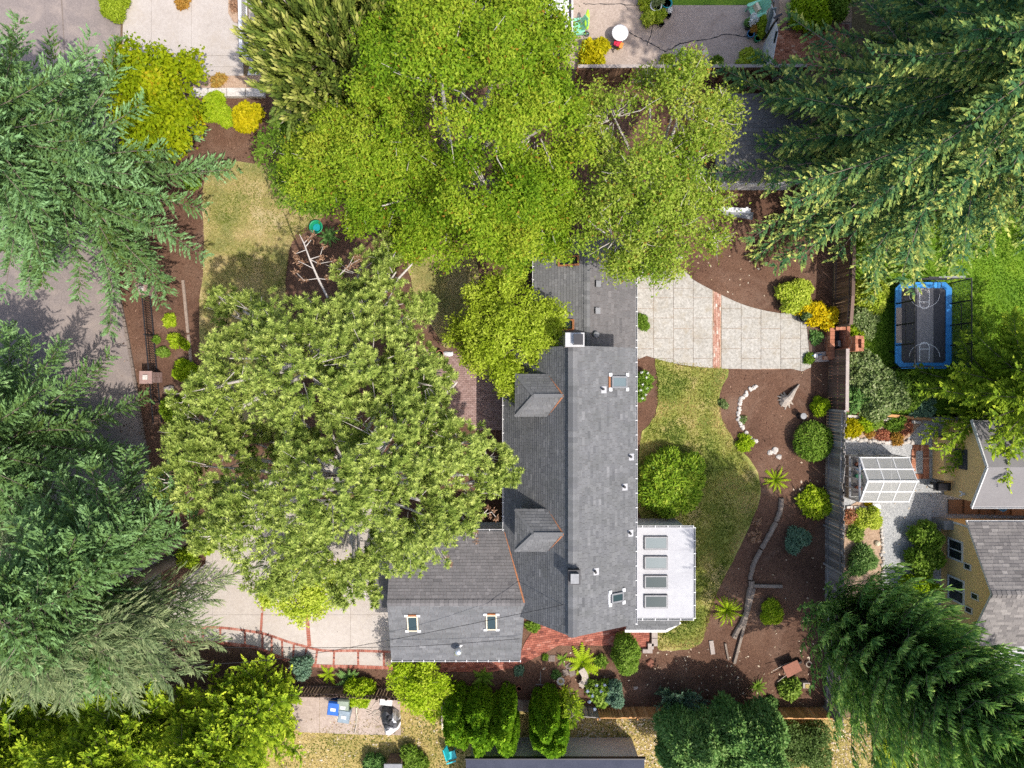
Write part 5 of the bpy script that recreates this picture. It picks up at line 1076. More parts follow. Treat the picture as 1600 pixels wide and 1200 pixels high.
def lump(rng, n=7, lo=1.5, hi=5):
    K = rng.normal(0, 1, (n, 3)); K = unit(K)*rng.uniform(lo, hi, (n, 1)); ph = rng.uniform(0, 6.3, n)
    return lambda p: np.sin(p@K.T+ph).mean(-1)*1.6

GAP = [-.62]
def sublobes(rng, C, Rr, per=9., k0=.2, k1=.38, minz=-.35):
    """split each lobe into smaller bunches round its surface, so that the crown has clumps and gaps"""
    oc, orr = [], []; gl = lump(rng, 9, .7, 2.0)
    for i, (c, r) in enumerate(zip(C, Rr)):
        n = max(5, int(per*(r/.9)**1.3+5)); d = unit(rng.normal(0, 1, (n*3, 3))); d = d[d[:, 2] > minz][:n]
        p = c+d*(r*rng.uniform(.55, 1.08, len(d)))[:, None]*np.array([1, 1, .8]); p = p[gl(p) > GAP[0]]; d = d[:len(p)]; dist = np.linalg.norm(p[:, None]-C[None], axis=2)/Rr[None]; dist[:, i] = 9; ok = dist.min(1) > .45
        oc.append(p[ok]); orr.append(r*rng.uniform(k0, k1, ok.sum())*min(1, (1.6/r)**.35))
        if r < 1.3: oc.append(c[None]); orr.append(np.array([r*.6]))
    return np.concatenate(oc), np.concatenate(orr)
def lobes_crown(rng, lobes, dens, size, leaves=34, spread=.34, aspect=.6, shell=.55, updir=.5, tint=.5, tv=.1, min_up=-.4, per=9., tri=False):
    """leafy crown: leaf sprays over bunches that sit round each lobe; what lies deep inside is dropped"""
    C0 = np.array([tuple(l[0]) for l in lobes]); R0 = np.array([l[1] for l in lobes]); C, Rr = sublobes(rng, C0, R0, per)
    bt = rng.normal(0, tv*.9, len(C)); i0 = np.repeat(np.arange(len(C)), np.maximum(3, (dens*Rr*Rr*4).astype(int))); d = unit(rng.normal(0, 1, (len(i0), 3))); ok = d[:, 2] > min_up; d, i0 = d[ok], i0[ok]
    hub = C[i0]+d*(Rr[i0]*(1-shell*rng.random(len(d))**1.6))[:, None]*np.array([1, 1, .6])
    keep = np.ones(len(hub), bool)
    for j in range(len(C)):
        m = (np.linalg.norm((hub-C[j])/np.array([1, 1, .72]), axis=1) < Rr[j]*.7) & (i0 != j) & (hub[:, 2] < C[j][2]+Rr[j]*.2); keep &= ~m
    hub, d, i0 = hub[keep], d[keep], i0[keep]; m = len(hub); k = leaves; sc = (spread*rng.uniform(.5, 1.3, m))[:, None, None]
    off = rng.normal(0, 1, (m, k, 3))*np.array([1, 1, .5])*sc; P = (hub[:, None]+off).reshape(-1, 3); nn = np.repeat(d, k, 0)
    D = rng.normal(0, 1, P.shape)+nn*.5+np.array([0, 0, -.15]); N = rng.normal(0, .5, P.shape)+nn*.5+np.array([0, 0, updir]); sz = size*rng.uniform(.7, 1.3, len(P))
    V = (tris(P, D, N, sz, sz*aspect*1.1, .15) if tri else kites(P, D, N, sz, sz*aspect, .15))
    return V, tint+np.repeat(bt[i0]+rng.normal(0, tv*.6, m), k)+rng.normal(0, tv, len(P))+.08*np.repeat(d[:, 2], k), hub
def limbs(mb, base, top, lobes, r0, rng, hubs=None, nt=0, tw=.018, tlen=.9):
    base, top = Vector(base), Vector(top); mid = base.lerp(top, .5)+Vector((rng.normal(0,.15), rng.normal(0,.15), 0)); mb.tube([base-Vector((0,0,.1)), base+Vector((0,0,.25)), mid, top], [r0*1.35, r0, r0*.8, r0*.55], 9)
    for c, r in lobes:
        c = Vector(c); s = base.lerp(top, min(1, max(.3, .45+.5*rng.random()))); m = s.lerp(c, .55)+Vector((0, 0, .4)); e = c+(c-s).normalized()*r*.5
        mb.tube([s, m, c, e], [r0*.38, r0*.28, r0*.16, r0*.05], 6)
        if hubs is None: continue
        near = hubs[np.linalg.norm(hubs-np.array(c), axis=1) < r*1.25]
        if len(near) == 0: continue
        for h in near[rng.permutation(len(near))[:nt]]:
            h = Vector(h); st = c.lerp(h, .25); mm = st.lerp(h, .55)+Vector(rng.normal(0, .08, 3)); mb.tube([st, mm, h, h+((h-c).normalized()+Vector((0,0,.35)))*tlen*.55*rng.random()], [tw*1.5, tw*1.2, tw*.8, tw*.3], 4, False)
def tree_lobes(name, cat, label, base, lobes, mat, bark, r0, seed, dens, size, group=None, nt=5, tw=.018, fleck=0, gapk=-.62, **kw):
    GAP[0] = gapk
    rng = np.random.default_rng(seed); lb = [(tuple(W(x, y, z)), r) for x, y, z, r in lobes]; b = W(*base)
    root = empty(name, b, label, cat, group); V, t, hubs = lobes_crown(rng, lb, dens, size, **kw)
    t = np.where(rng.random(len(t)) < fleck, 1., np.minimum(t, .78)) if fleck else t; quads('crown', V, t, L[mat], root)
    cc = sum((Vector(c) for c, r in lb), Vector())/len(lb); cc.z *= .72; top = b.lerp(cc, 1)
    mb = MB(); limbs(mb, b, top, lb, r0, rng, hubs, nt, tw); mb.build('trunk', M[bark], root, True); return root

def conifer(name, label, base, h, R_, mat, seed, z0=1.5, nb=150, droop=.35, lift=.15, tw=.95, ang=58, sp=.2, sw=.06, tg=.15, sg=.075, hang=.15, prof=.85, tipup=.15, up=.35, tint=.42, lead=.22, cat='tree', bark='bark', r0=.3, bare=.02, crowd=2, twist=0, group=None, fan=.6, gap=None, sq=None, minl=.4, zpow=1.0, wood=True, topt=.06):
    """conifer: whorled boughs, each a curved axis with side sprays of small needle sprigs"""
    rng = np.random.default_rng(seed); b = np.array(W(*base)); root = empty(name, b, label, cat, group)
    Vs, Ts = [], []; mb = MB(); trunk = []
    zup = np.array([0, 0, 1.])
    for i in range(nb):
        u = ((i+.5)/nb)**zpow; z = z0+(h-z0)*u*.985; Lb = (R_*(1-u)**prof+minl)*rng.uniform(.72, 1.1); az = i*2.39996+rng.normal(0, .3)+twist
        if gap and z < gap[2] and gap[0] < math.degrees((az+math.pi) % (2*math.pi)-math.pi) < gap[1]: continue
        if sq: Lb *= 1-sq[1]*max(0, math.cos(az-math.radians(sq[0])))
        d0 = np.array([math.cos(az), math.sin(az), 0]); sd = np.array([-d0[1], d0[0], 0]); bend = rng.normal(0, .12); li = lift+rng.normal(0, .07)+.35*u; dr = droop*(1-.6*u)*rng.uniform(.7, 1.3)
        cur = lambda s: b+np.array([0, 0, z])+np.outer(s, d0)*Lb+np.outer(s*s, sd)*Lb*bend+np.outer(Lb*(li*s-dr*s*s+tipup*s**4), zup)
        ends = cur(np.array([.25, .6, 1.])); vis = any(onscreen(e) for e in ends); f = 1. if vis else 4.
        nt_ = max(3, int(Lb*.88/(tg*f)*crowd)); s = np.sort(rng.uniform(.1, 1., nt_)); O = cur(s); T = unit(cur(s+.02)-cur(s-.02))
        side = np.where(np.arange(nt_) % 2 == 0, 1., -1.)*1.; a = np.radians(ang)*rng.uniform(.75, 1.2, nt_); dev = rng.normal(0, .32, nt_); topm = rng.random(nt_) < .3; dev = np.where(topm, rng.normal(1.15, .35, nt_), dev); side = np.where(topm, np.abs(side), side)
        Sd = unit(np.cross(T, zup)); Up = np.cross(Sd, T)
        lt = np.minimum(tw, Lb*.55)*(1-.72*s)*rng.uniform(.6, 1.25, nt_)*np.where(topm, .45, 1)+.16
        TD = unit(T*np.cos(a)[:, None]+(Sd*side[:, None]*np.cos(dev)[:, None]+Up*np.sin(dev)[:, None])*np.sin(a)[:, None]-zup*hang)
        ks = np.maximum(2, (lt/(sg*f)).astype(int)); idx = np.repeat(np.arange(nt_), ks); t = (np.concatenate([np.arange(k) for k in ks])+rng.random(len(idx)))/ks[idx]
        P = O[idx]+TD[idx]*(lt[idx]*t)[:, None]-np.outer(hang*.8*(lt[idx]*t)**2, zup); TN = unit(np.cross(TD, np.cross(zup, TD)+1e-6))[idx]; TS = np.cross(TD, unit(np.cross(TD, np.cross(zup, TD)+1e-6)))[idx]
        sg_ = rng.choice([-1., 1.], len(idx)); w = rng.uniform(.25, 1.15, len(idx))*fan
        D = TD[idx]+TS*(sg_*w*(1.1-.6*t))[:, None]+TN*(up*rng.uniform(.0, 1.3, len(idx)))[:, None]
        N = TN+rng.normal(0, .5, P.shape); ls = sp*f**.55*rng.uniform(.65, 1.25, len(idx))*(1-.25*t)
        Vs.append(tris(P, D, N, ls, sw*f**.6*rng.uniform(.75, 1.3, len(idx)), .05))
        Ts.append(tint-.16+lead*t+.2*lead*s[idx]*t*3+rng.normal(0, .1, len(idx))+rng.normal(0, .09)+np.repeat(rng.normal(0, .07, nt_)+topm*topt, ks))  # tips paler with new growth; topt paints sunlight onto sprays atop the boughs
        ss = np.linspace(0, .96, 7); c = cur(ss); rr0 = .012+.006*Lb; mb.tube(c, [rr0*(1-.85*q) for q in ss], 5, False)
        if vis and rng.random() < bare*8:      # a bare grey twig or two along the bough
            q = rng.uniform(.3, .9); o = cur(np.array([q]))[0]; dd = unit(d0*.6+sd*rng.choice([-1, 1])*.8+zup*.25); ln = rng.uniform(.4, .9); mb.tube([o, o+dd*ln*.5+rng.normal(0,.04,3), o+dd*ln], [.014, .011, .005], 4, False)
    V = np.concatenate(Vs); quads('crown', V, np.concatenate(Ts), L[mat], root)
    bb = Vector(b); lean = rng.normal(0, .1, 2); mb.tube([bb-Vector((0,0,.2)), bb+Vector((0,0,.5)), bb+Vector((lean[0],lean[1],h*.5)), bb+Vector((0,0,h))], [r0*1.4, r0, r0*.6, .03], 10)
    mb.build('trunk', M[bark], root, True); return root, len(V)

def pine(name, label, base, lobes, mat, seed, dens, r0, nee=12, nl=.19, nw=.048, tint=.40):
    """pine: branchlets run outwards and up from each lobe, every side twig ends in tufts of needles"""
    rng = np.random.default_rng(seed); lb = [(np.array(W(x, y, z)), r) for x, y, z, r in lobes]; b = W(*base); root = empty(name, b, label, 'tree')
    cen = np.mean([l[0] for l in lb], 0); gl = lump(rng, 9, .9, 2.6)
    for c, r in list(lb):
        if rng.random() < .75:
            v = (c-cen)*np.array([1, 1, .3]); a_ = math.atan2(v[1], v[0])+rng.normal(0, .5); lb.append((c+np.array([math.cos(a_), math.sin(a_), rng.uniform(-.25, .2)])*r*rng.uniform(.95, 1.12), r*rng.uniform(.3, .48)))
    C = np.array([l[0] for l in lb]); Rr = np.array([l[1] for l in lb]); tuft, axs, tt = [], [], []; mb = MB()
    for i, (c, r) in enumerate(lb):
        n = max(9, int(dens*r*r)); d = unit(rng.normal(0, 1, (n*2, 3))+np.array([0, 0, .25])); d = d[d[:, 2] > -.35][:n]
        for dd in d:
            ln = r*rng.uniform(.72, 1.12); e = c+dd*ln*np.array([1, 1, .72])
            if gl(e[None])[0] < -.42: continue
            q = np.linalg.norm((e-C)/np.array([1, 1, .72]), axis=1)/Rr; q[i] = 9
            if q.min() < .5 and e[2] < c[2]+r*.55: continue
            st = c+dd*ln*.4; k = int(rng.integers(6, 10)); s = np.sort(rng.uniform(.12, 1., k)); s[-1] = 1.; cv = np.array([0, 0, 1])*rng.uniform(.1, .4)
            p = st+(e-st)*s[:, None]+cv*(s*s)[:, None]; ax = unit((e-st)/ln+2*cv*s[:, None]+rng.normal(0, .1, (k, 3))); sdv = unit(np.cross(ax, np.array([0, 0, 1.]))); sg = np.where(np.arange(k) % 2 == 0, 1, -1)[:, None]; off = rng.uniform(.2, .55, (k, 1))*(1-.55*s[:, None]); off[-1] = 0
            a2 = unit(ax*.75+sdv*sg*.8*(off > 0)+np.array([0, 0, .45])); p2 = p+a2*off; tuft.append(p2); axs.append(a2); tt.append(np.full(k, rng.normal(0, .09))+.1*s)
            if onscreen(e) and rng.random() < .22: mb.tube([st, st+(e-st)*.55+cv*.3, e+cv], [.022, .016, .006], 4, False)
    hub, ax, t0 = np.concatenate(tuft), np.concatenate(axs), np.concatenate(tt); Vs, Ts = [], []
    for w in range(3):
        P = np.repeat(hub+ax*(w*.085), nee, 0); A = np.repeat(ax, nee, 0); rnd = rng.normal(0, 1, P.shape); S = unit(rnd-A*(rnd*A).sum(1, keepdims=True)); D = A*(.25+.4*w)+S
        Vs.append(tris(P, D, A+rng.normal(0, .3, A.shape), nl*rng.uniform(.75, 1.15, len(P))*(1-.12*w), nw*rng.uniform(.8, 1.3, len(P)), .02)); Ts.append(tint-.04+.11*w+rng.normal(0, .09, len(P))+np.repeat(t0+rng.normal(0, .05, len(t0)), nee))
    quads('crown', np.concatenate(Vs), np.concatenate(Ts), L[mat], root)
    cc = sum((Vector(c) for c, r in lb), Vector())/len(lb); cc.z *= .85; limbs(mb, b, cc, [(tuple(c), r) for c, r in lb], r0*.8, rng, hub, 5, .014, 1.1); mb.build('trunk', M['twig_dead'], root, True)
    return root, sum(len(v) for v in Vs)

TRIS = [False]
def dome(rng, c, r, h, n, size, asp=.6, rough=.16, up=.5, tv=.14, tint=.48, shell=.4, low=-.1):
    d = unit(rng.normal(0, 1, (int(n*1.6), 3))); d = d[d[:, 2] > low][:n]; lf = lump(rng, 7, 2, 6)
    rad = (1-shell*rng.random(len(d))**1.8)*(1+rough*lf(d*1.3)); P = np.array(c)+d*rad[:, None]*np.array([r, r, h*.62])+np.array([0, 0, h*.38])
    D = rng.normal(0, 1, P.shape)+d*.8+np.array([0,0,-.1]); N = rng.normal(0, .5, P.shape)+d*.7+np.array([0, 0, up]); s = size*rng.uniform(.7, 1.3, len(P))
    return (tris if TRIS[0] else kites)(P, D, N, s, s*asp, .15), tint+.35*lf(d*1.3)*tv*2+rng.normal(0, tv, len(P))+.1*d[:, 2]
SEED = [100]
def shrub(px, py, r, h, mat, label, size=.13, cover=3.0, name='shrub', cat='shrub', group=None, lob=None, rough=.16, asp=.6, tint=.48, parts=True, rx=1, low=-.1, z=.03):
    SEED[0] += 1; rng = np.random.default_rng(SEED[0]); c = W(px, py, h*.5); c.z = z; root = empty(name, c, label, cat, group)
    TRIS[0] = size < .135
    if lob is None and rough > .1:
        lob = [(0, 0, .6, 1)]+[(rng.uniform(.4,.72)*math.cos(a+rng.normal(0,.35)), rng.uniform(.4,.72)*math.sin(a+rng.normal(0,.35)), rng.uniform(.3, .6), rng.uniform(.5, 1.0)) for a in np.arange(6)*1.0472]
    elif lob is not None: lob = [(x+rng.normal(0,.05), y+rng.normal(0,.05), k*.82, kh) for x, y, k, kh in lob]+[(rng.uniform(-.6,.6), rng.uniform(-.6,.6), rng.uniform(.28,.42), rng.uniform(.7,1.05)) for _ in range(5)]
    bl = lob or [(0, 0, 1, 1)]; Vs, Ts = [], []
    for dx, dy, k, kh in bl:
        rr_ = r*k; n = int(cover*2*math.pi*rr_*max(rr_, h*.6)/(size*size*asp*.5)); n = min(n, 9000); V, t = dome(rng, (c.x+dx*r, c.y+dy*r, z), rr_, h*kh, n, size, asp, rough, tint=tint, low=low); Vs.append(V); Ts.append(t)
    V = np.concatenate(Vs); 
    if rx != 1: V[..., 0] = c.x+(V[..., 0]-c.x)*rx
    quads('foliage', V, np.concatenate(Ts), L[mat], root); mb = MB()
    for k in range(6):
        a = k*1.05+rng.random(); e = c+Vector((math.cos(a)*r*.6*rx, math.sin(a)*r*.6, h*.62)); mb.tube([c-Vector((0,0,.03)), c.lerp(e, .5)+Vector((0,0,.08)), e], [.03, .022, .008], 5, False)
    mb.build('stems', M['bark'], root, kind='stuff'); return root
def fern(px, py, r, label, mat='mid', n=15, h=.45, wd=.16, name='fern', cat='fern', seed=0, flat=1.):
    c = W(px, py, h*.4); c.z = .03; root = empty(name, c, label, cat); rng = np.random.default_rng(seed+int(px)); mes = []
    for v in range(2):
        k = 10; ss = np.linspace(.04, 1., k); fb = MB(); zz = lambda q: (1.5*q-1.35*q*q)*h/.45*.42
        rib = [(q, 0, zz(q)) for q in ss]; vs = list(rib); fs = []; tt = []
        for j in range(k-1):
            q = ss[j]; w = wd*math.sin(math.pi*min(1, q*.92+.1))**.8+.01
            for sd in (-1, 1):
                vs += [(q+.07, sd*w, zz(q)-.035), (q+.11, sd*w*.55, zz(q)-.015)]; m = len(vs); fs.append((j, m-2, m-1, j+1) if sd < 0 else (j+1, m-1, m-2, j)); tt.append(.45+.25*q+rng.normal(0, .08))
        fb.add(vs, fs); fb.t = [min(1, max(0, x)) for x in tt]; me_ = fb.mesh('frond', L[mat]); mes.append(me_)
    for i in range(n):
        s = r*rng.uniform(.7, 1.12); tier = rng.uniform(-.5, .25); put('frond', mes[i % 2], root, (0, 0, .02*i/n), (0, tier*flat, i*2*math.pi/n*1.0+rng.normal(0, .12)+(math.pi/n if i % 2 else 0)), (s, s, s))
    return root
# ---- big conifers
NT = {}
def cf(*a, **k): r_, n = conifer(*a, **k); NT[a[1][:30]] = n; return r_
SPR = dict(tw=1.05, sp=.23, sw=.085, ang=52, tg=.12, sg=.075, droop=.3, lift=.12, hang=.1, up=.5, crowd=2.2)
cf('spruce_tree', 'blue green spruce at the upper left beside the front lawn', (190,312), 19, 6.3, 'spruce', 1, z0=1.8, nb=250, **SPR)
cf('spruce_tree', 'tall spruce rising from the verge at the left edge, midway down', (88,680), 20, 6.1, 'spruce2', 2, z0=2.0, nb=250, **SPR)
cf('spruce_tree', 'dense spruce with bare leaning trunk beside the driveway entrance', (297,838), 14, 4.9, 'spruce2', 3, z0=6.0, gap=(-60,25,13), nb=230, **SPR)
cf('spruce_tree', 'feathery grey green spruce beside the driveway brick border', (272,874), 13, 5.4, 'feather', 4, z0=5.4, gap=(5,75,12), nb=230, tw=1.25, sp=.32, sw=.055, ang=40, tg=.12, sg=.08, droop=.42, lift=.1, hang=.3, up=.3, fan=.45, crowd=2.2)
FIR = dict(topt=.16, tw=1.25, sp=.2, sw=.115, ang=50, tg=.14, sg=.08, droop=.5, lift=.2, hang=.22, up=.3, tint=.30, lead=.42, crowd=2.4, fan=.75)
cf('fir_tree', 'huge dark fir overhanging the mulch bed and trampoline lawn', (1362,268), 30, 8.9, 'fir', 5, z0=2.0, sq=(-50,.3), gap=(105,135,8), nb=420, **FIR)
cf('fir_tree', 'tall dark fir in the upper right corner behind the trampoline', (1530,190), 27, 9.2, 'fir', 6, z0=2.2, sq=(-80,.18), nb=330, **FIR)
CYP = dict(topt=.08, tw=1.15, sp=.34, sw=.075, ang=26, tg=.11, sg=.085, droop=.0, lift=1.25, hang=-.35, up=.12, fan=.3, tint=.36, lead=.34, crowd=1.9, prof=.45, tipup=.1)
cf('cypress_tree', 'tall dark feathery cypress rising beside the grey board fence', (1300,942), 15.5, 4.3, 'cypress', 7, z0=.2, sq=(40,.4), nb=480, **CYP)
cf('cypress_tree', 'dark cypress in the lower right corner beyond the first one', (1490,1110), 13, 3.6, 'cypress', 8, z0=.3, nb=250, **CYP)
CED = dict(tw=.85, sp=.21, sw=.12, ang=48, tg=.13, sg=.08, droop=.38, lift=.3, hang=.2, up=.25, fan=.8, tint=.40, lead=.38, crowd=2.4)
cf('cedar_tree', 'yellow green cedar drooping over the tan garden building', (1535,612), 13, 4.4, 'cedar2', 9, z0=1.0, nb=170, **CED)
CED2 = dict(CED, droop=.15, lift=.45, hang=.05)
cf('cedar_tree', 'yellow green cedar beside the dark picket topped fence', (385,1115), 7.5, 3.0, 'cedar', 10, z0=.4, nb=170, **CED2)
cf('cedar_tree', 'yellow green cedar along the bottom edge, middle one of three', (250,1120), 9.5, 3.7, 'cedar', 11, z0=.4, nb=180, **CED2)
cf('cedar_tree', 'yellow green cedar in the lower left corner', (95,1125), 9.5, 3.9, 'cedar', 12, z0=.4, nb=180, **CED2)
cf('cedar_tree', 'small yellow green cedar at the left end of the picket topped fence', (425,1072), 4.2, 1.9, 'cedar', 13, z0=.3, nb=90, **CED2)
# ---- pines in the middle
pa = pine('pine_tree', 'broad pine with dead branch beside the front lawn', (520,590), [(440,515,8.3,1.44),(520,525,9.5,1.62),(598,480,8.1,1.35),(385,560,9.0,1.62),(470,575,10.5,2.34),(580,570,9.9,2.16),(645,560,6.0,1.17),(350,610,7.4,1.35),(612,405,7.3,0.81),(635,500,6.8,0.99),(560,430,7.4,0.99),(380,500,6.1,0.99),(330,665,7.4,1.35),(650,615,7.4,1.08)], 'pine', 20, 19, .34)
pb_ = pine('pine_tree', 'largest pine in front of the house, overhanging the garage', (600,740), [(470,690,4.6,1.5),(520,680,5,1.4),(420,700,4.8,1.3),(430,800,9.3,2.34),(520,760,11.5,2.43),(620,700,10.6,2.34),(700,685,9.5,1.62),(640,795,10.0,2.25),(540,845,8.9,1.89),(345,730,7.5,1.89),(305,700,6.9,1.17),(715,755,8.5,1.53),(765,715,6.8,0.99),(655,850,7.9,1.08),(425,880,6.3,1.35),(590,640,9.4,1.62),(680,625,6.9,0.99),(370,810,7.7,1.35),(310,760,7.2,0.99),(470,890,6.3,1.08),(720,800,6.0,0.90),(560,890,6.5,0.99)], 'pine', 21, 18, .4)
NT['pines'] = pa[1]+pb_[1]
# dead bough of the broad pine
mb = MB(); Q = lambda x, y, z: W(x, y, z); mb.tube([Q(512,465,8), Q(497,435,8.1), Q(484,405,8.2), Q(475,380,8.2), Q(468,366,8.3)], [.05,.045,.035,.025,.01], 6)
rng = np.random.default_rng(77); Vs, Ts = [], []
def bough(pts, r=.02):
    mb.tube([Q(*p) for p in pts], [r*(1-.7*i/len(pts)) for i in range(len(pts))], 5, False)
    for p in pts[1:]:
        for k in range(2):
            c = np.array(Q(p[0]+rng.normal(0,2.5), p[1]+rng.normal(0,2.5), p[2])); n = 22; D = rng.normal(0,1,(n,3)); Vs.append(kites(c+rng.normal(0,.04,(n,3)), D, rng.normal(0,1,(n,3)), .13, .035)); Ts.append(.5+rng.normal(0,.2,n))
for pts in ([(497,435,8.1),(512,437,8.1),(530,430,8.1),(545,415,8.2),(553,400,8.2)],[(484,405,8.2),(500,400,8.2),(505,385,8.3)],[(490,420,8.1),(475,412,8.1),(466,408,8.2)],[(497,435,8.1),(475,438,8.1),(462,425,8.1)],[(475,380,8.2),(487,368,8.3)],[(479,390,8.2),(463,396,8.2)],[(530,430,8.1),(550,412,8.0),(562,405,8.0)],[(484,405,8.2),(498,412,8.2),(520,408,8.2)],[(478,385,8.2),(486,375,8.3)]): bough(pts)
dbo = mb.build('dead_bough', M['twig_dead'], pa[0], label='bare bough with rust brown needles'); quads('needles', np.concatenate(Vs), np.concatenate(Ts), L['dead'], dbo)
mb = MB(); Vs, Ts = [], []
for pts in ([(738,812,6),(752,806,6),(768,800,6),(775,808,6)],[(752,806,6),(762,796,6)],[(738,820,6),(745,832,6),(742,842,6)],[(690,862,6.5),(697,872,6.5),(705,880,6.5)],[(300,632,6.5),(285,636,6.5),(275,640,6.5)]): bough(pts, .025)
d2 = mb.build('dead_twigs', M['twig_dead'], pb_[0], kind='stuff'); quads('needles', np.concatenate(Vs), np.concatenate(Ts), L['dead'], d2)
# ---- broadleaf trees
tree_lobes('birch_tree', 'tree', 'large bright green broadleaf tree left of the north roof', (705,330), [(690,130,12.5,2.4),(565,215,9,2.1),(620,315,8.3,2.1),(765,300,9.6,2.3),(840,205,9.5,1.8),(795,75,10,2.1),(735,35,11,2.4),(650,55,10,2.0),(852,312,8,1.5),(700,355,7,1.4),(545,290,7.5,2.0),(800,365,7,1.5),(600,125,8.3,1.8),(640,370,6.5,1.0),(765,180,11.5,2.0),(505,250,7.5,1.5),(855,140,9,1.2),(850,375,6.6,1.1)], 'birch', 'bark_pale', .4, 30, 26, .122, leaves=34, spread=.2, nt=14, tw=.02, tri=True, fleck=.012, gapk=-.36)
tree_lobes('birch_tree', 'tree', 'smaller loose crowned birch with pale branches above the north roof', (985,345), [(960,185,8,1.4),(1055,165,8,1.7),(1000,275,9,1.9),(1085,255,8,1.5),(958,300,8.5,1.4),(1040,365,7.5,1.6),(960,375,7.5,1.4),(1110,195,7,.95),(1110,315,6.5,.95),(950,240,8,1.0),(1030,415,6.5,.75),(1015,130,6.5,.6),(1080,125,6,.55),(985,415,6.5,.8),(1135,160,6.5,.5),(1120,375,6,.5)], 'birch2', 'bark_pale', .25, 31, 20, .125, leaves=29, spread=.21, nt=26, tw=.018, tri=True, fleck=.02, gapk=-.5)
tree_lobes('broadleaf_shrub', 'tree', 'pale green bushy tree at the top of the front lawn', (478,290), [(455,250,4,1.3),(480,285,3.8,1.2),(445,215,4,1.0),(505,240,4.5,1.2),(490,315,3,.8)], 'mid', 'bark_pale', .12, 32, 30, .14, leaves=20, spread=.16, nt=5, tint=.62, tri=True)
tree_lobes('yellow_tree', 'tree', 'round yellow green tree leaning on the west side of the roof', (778,540), [(795,470,4.8,1.3),(760,500,4.6,1.3),(835,500,4.8,1.2),(800,540,5.4,1.6),(750,550,4.2,1.0),(845,550,4.6,1.0),(800,590,4.2,.9),(730,520,3.8,.8),(860,520,4.2,.7)], 'yellowtree', 'bark', .15, 33, 38, .13, leaves=20, spread=.15, nt=5, tri=True)
tree_lobes('maple_tree', 'tree', 'yellow green maple with orange tinged tips beside the pale driveway', (255,185), [(225,120,4,1.4),(275,125,4,1.2),(240,170,4.6,1.6),(200,150,3.8,1.0),(280,175,3.8,1.0),(260,215,3.6,.9),(215,195,4,1.0),(295,105,3.4,.6),(190,105,3.4,.8)], 'maple', 'bark', .14, 34, 30, .17, leaves=16, spread=.17, aspect=.75, nt=4, tint=.42)
tree_lobes('maple_tree', 'tree', 'small golden green tree spilling over the driveway below the pine', (470,895), [(440,915,3.4,1.0),(480,920,3.4,1.1),(520,905,3.4,.9),(470,945,3.0,.8),(500,945,2.8,.6),(555,900,3.2,.7)], 'yellowtree', 'bark', .1, 35, 38, .15, leaves=18, spread=.16, nt=4, tint=.7, tri=True)
tree_lobes('maple_tree', 'tree', 'lime yellow small tree between garage and arborvitae', (648,1058), [(635,1050,2.6,.75),(665,1050,2.6,.75),(650,1075,2.8,.9),(680,1080,2.4,.7),(690,1100,2.0,.55),(655,1100,2.2,.6),(622,1065,2.2,.5),(675,1118,1.7,.4)], 'lime', 'bark', .09, 36, 44, .13, leaves=18, spread=.13, nt=3, tint=.6, tri=True)
# monkey puzzle tree
rng = np.random.default_rng(50); b = W(555,185); mp = empty('monkey_puzzle_tree', b, 'monkey puzzle tree with rope like spiny branches beside the white railing', 'tree')
cz = np.array(W(528,86,8.)); ts, Vs, mbw = [], [], MB()
def rope(pts, r, tn):       # spiny rope of overlapping scales
    pts = np.array(pts); k = len(pts); T = unit(np.gradient(pts, axis=0)); a = unit(np.cross(T, np.array([.3,.2,.9]))); bq_ = np.cross(T, a); ph = np.arange(5)*2*math.pi/5
    for i in range(k-1):
        q = ph+i*.45; C_ = np.cos(q)[:, None]; S_ = np.sin(q)[:, None]; dd = a[i]*C_+bq_[i]*S_; P = pts[i]+dd*r*.75; D = T[i]+dd*.22; Vs.append(kites(P, D, dd+T[i]*.1, np.linalg.norm(pts[i+1]-pts[i])*1.35, r*1.5, 0, .5)); ts.append(tn+rng.normal(0, .07, 5)+(.3 if i >= k-2 and tn > .45 else 0))
for i in range(1500):
    d = unit(rng.normal(0, 1, 3)); d[2] = abs(d[2])*1.1-.22; d = unit(d); Rd = np.array([2.9, 2.9, 3.0]); rad = rng.uniform(.6, 1.02)
    o = cz+d*Rd*rad*(1+.1*rng.normal()); ln = rng.uniform(.55, 1.05); out_ = unit(d*np.array([1,1,.35])+rng.normal(0, .75, 3)); upw = 1.5*(d[2] > .2)-.6*(d[2] < .0); s = np.linspace(0, 1, 7)
    pts = o+np.outer(s, out_)*ln*.8+np.outer(s*s, np.array([0, 0, 1]))*ln*upw*.6
    rope(pts, .08, rng.choice([.3, .4, .5, .52, .62]))
    if i % 9 == 0: mbw.tube([cz*np.array([1,1,.9])+np.array([0,0,rng.uniform(-1,1)]), cz+d*Rd*rad*.6, o], [.05,.035,.02], 5, False)
for i in range(26):         # bare hanging branch ends
    a = rng.uniform(3.3, 6.0); p = np.array(W(470+rng.uniform(-30,70), 155+rng.uniform(-10,25), 6.5)); e = p+np.array([rng.normal(0,.5), -rng.uniform(.2,.9), -.3]); mbw.tube([p, (p+e)/2+rng.normal(0,.12,3), e], [.022,.018,.01], 4, False)
quads('crown', np.concatenate(Vs), np.concatenate(ts), L['puzzle'], mp); NT['puzzle'] = sum(len(v) for v in Vs)
mbw.tube([b, b.lerp(Vector(cz), .5), Vector(cz)+Vector((0,0,2))], [.3,.24,.1], 9); mbw.build('trunk', M['twig'], mp, True)
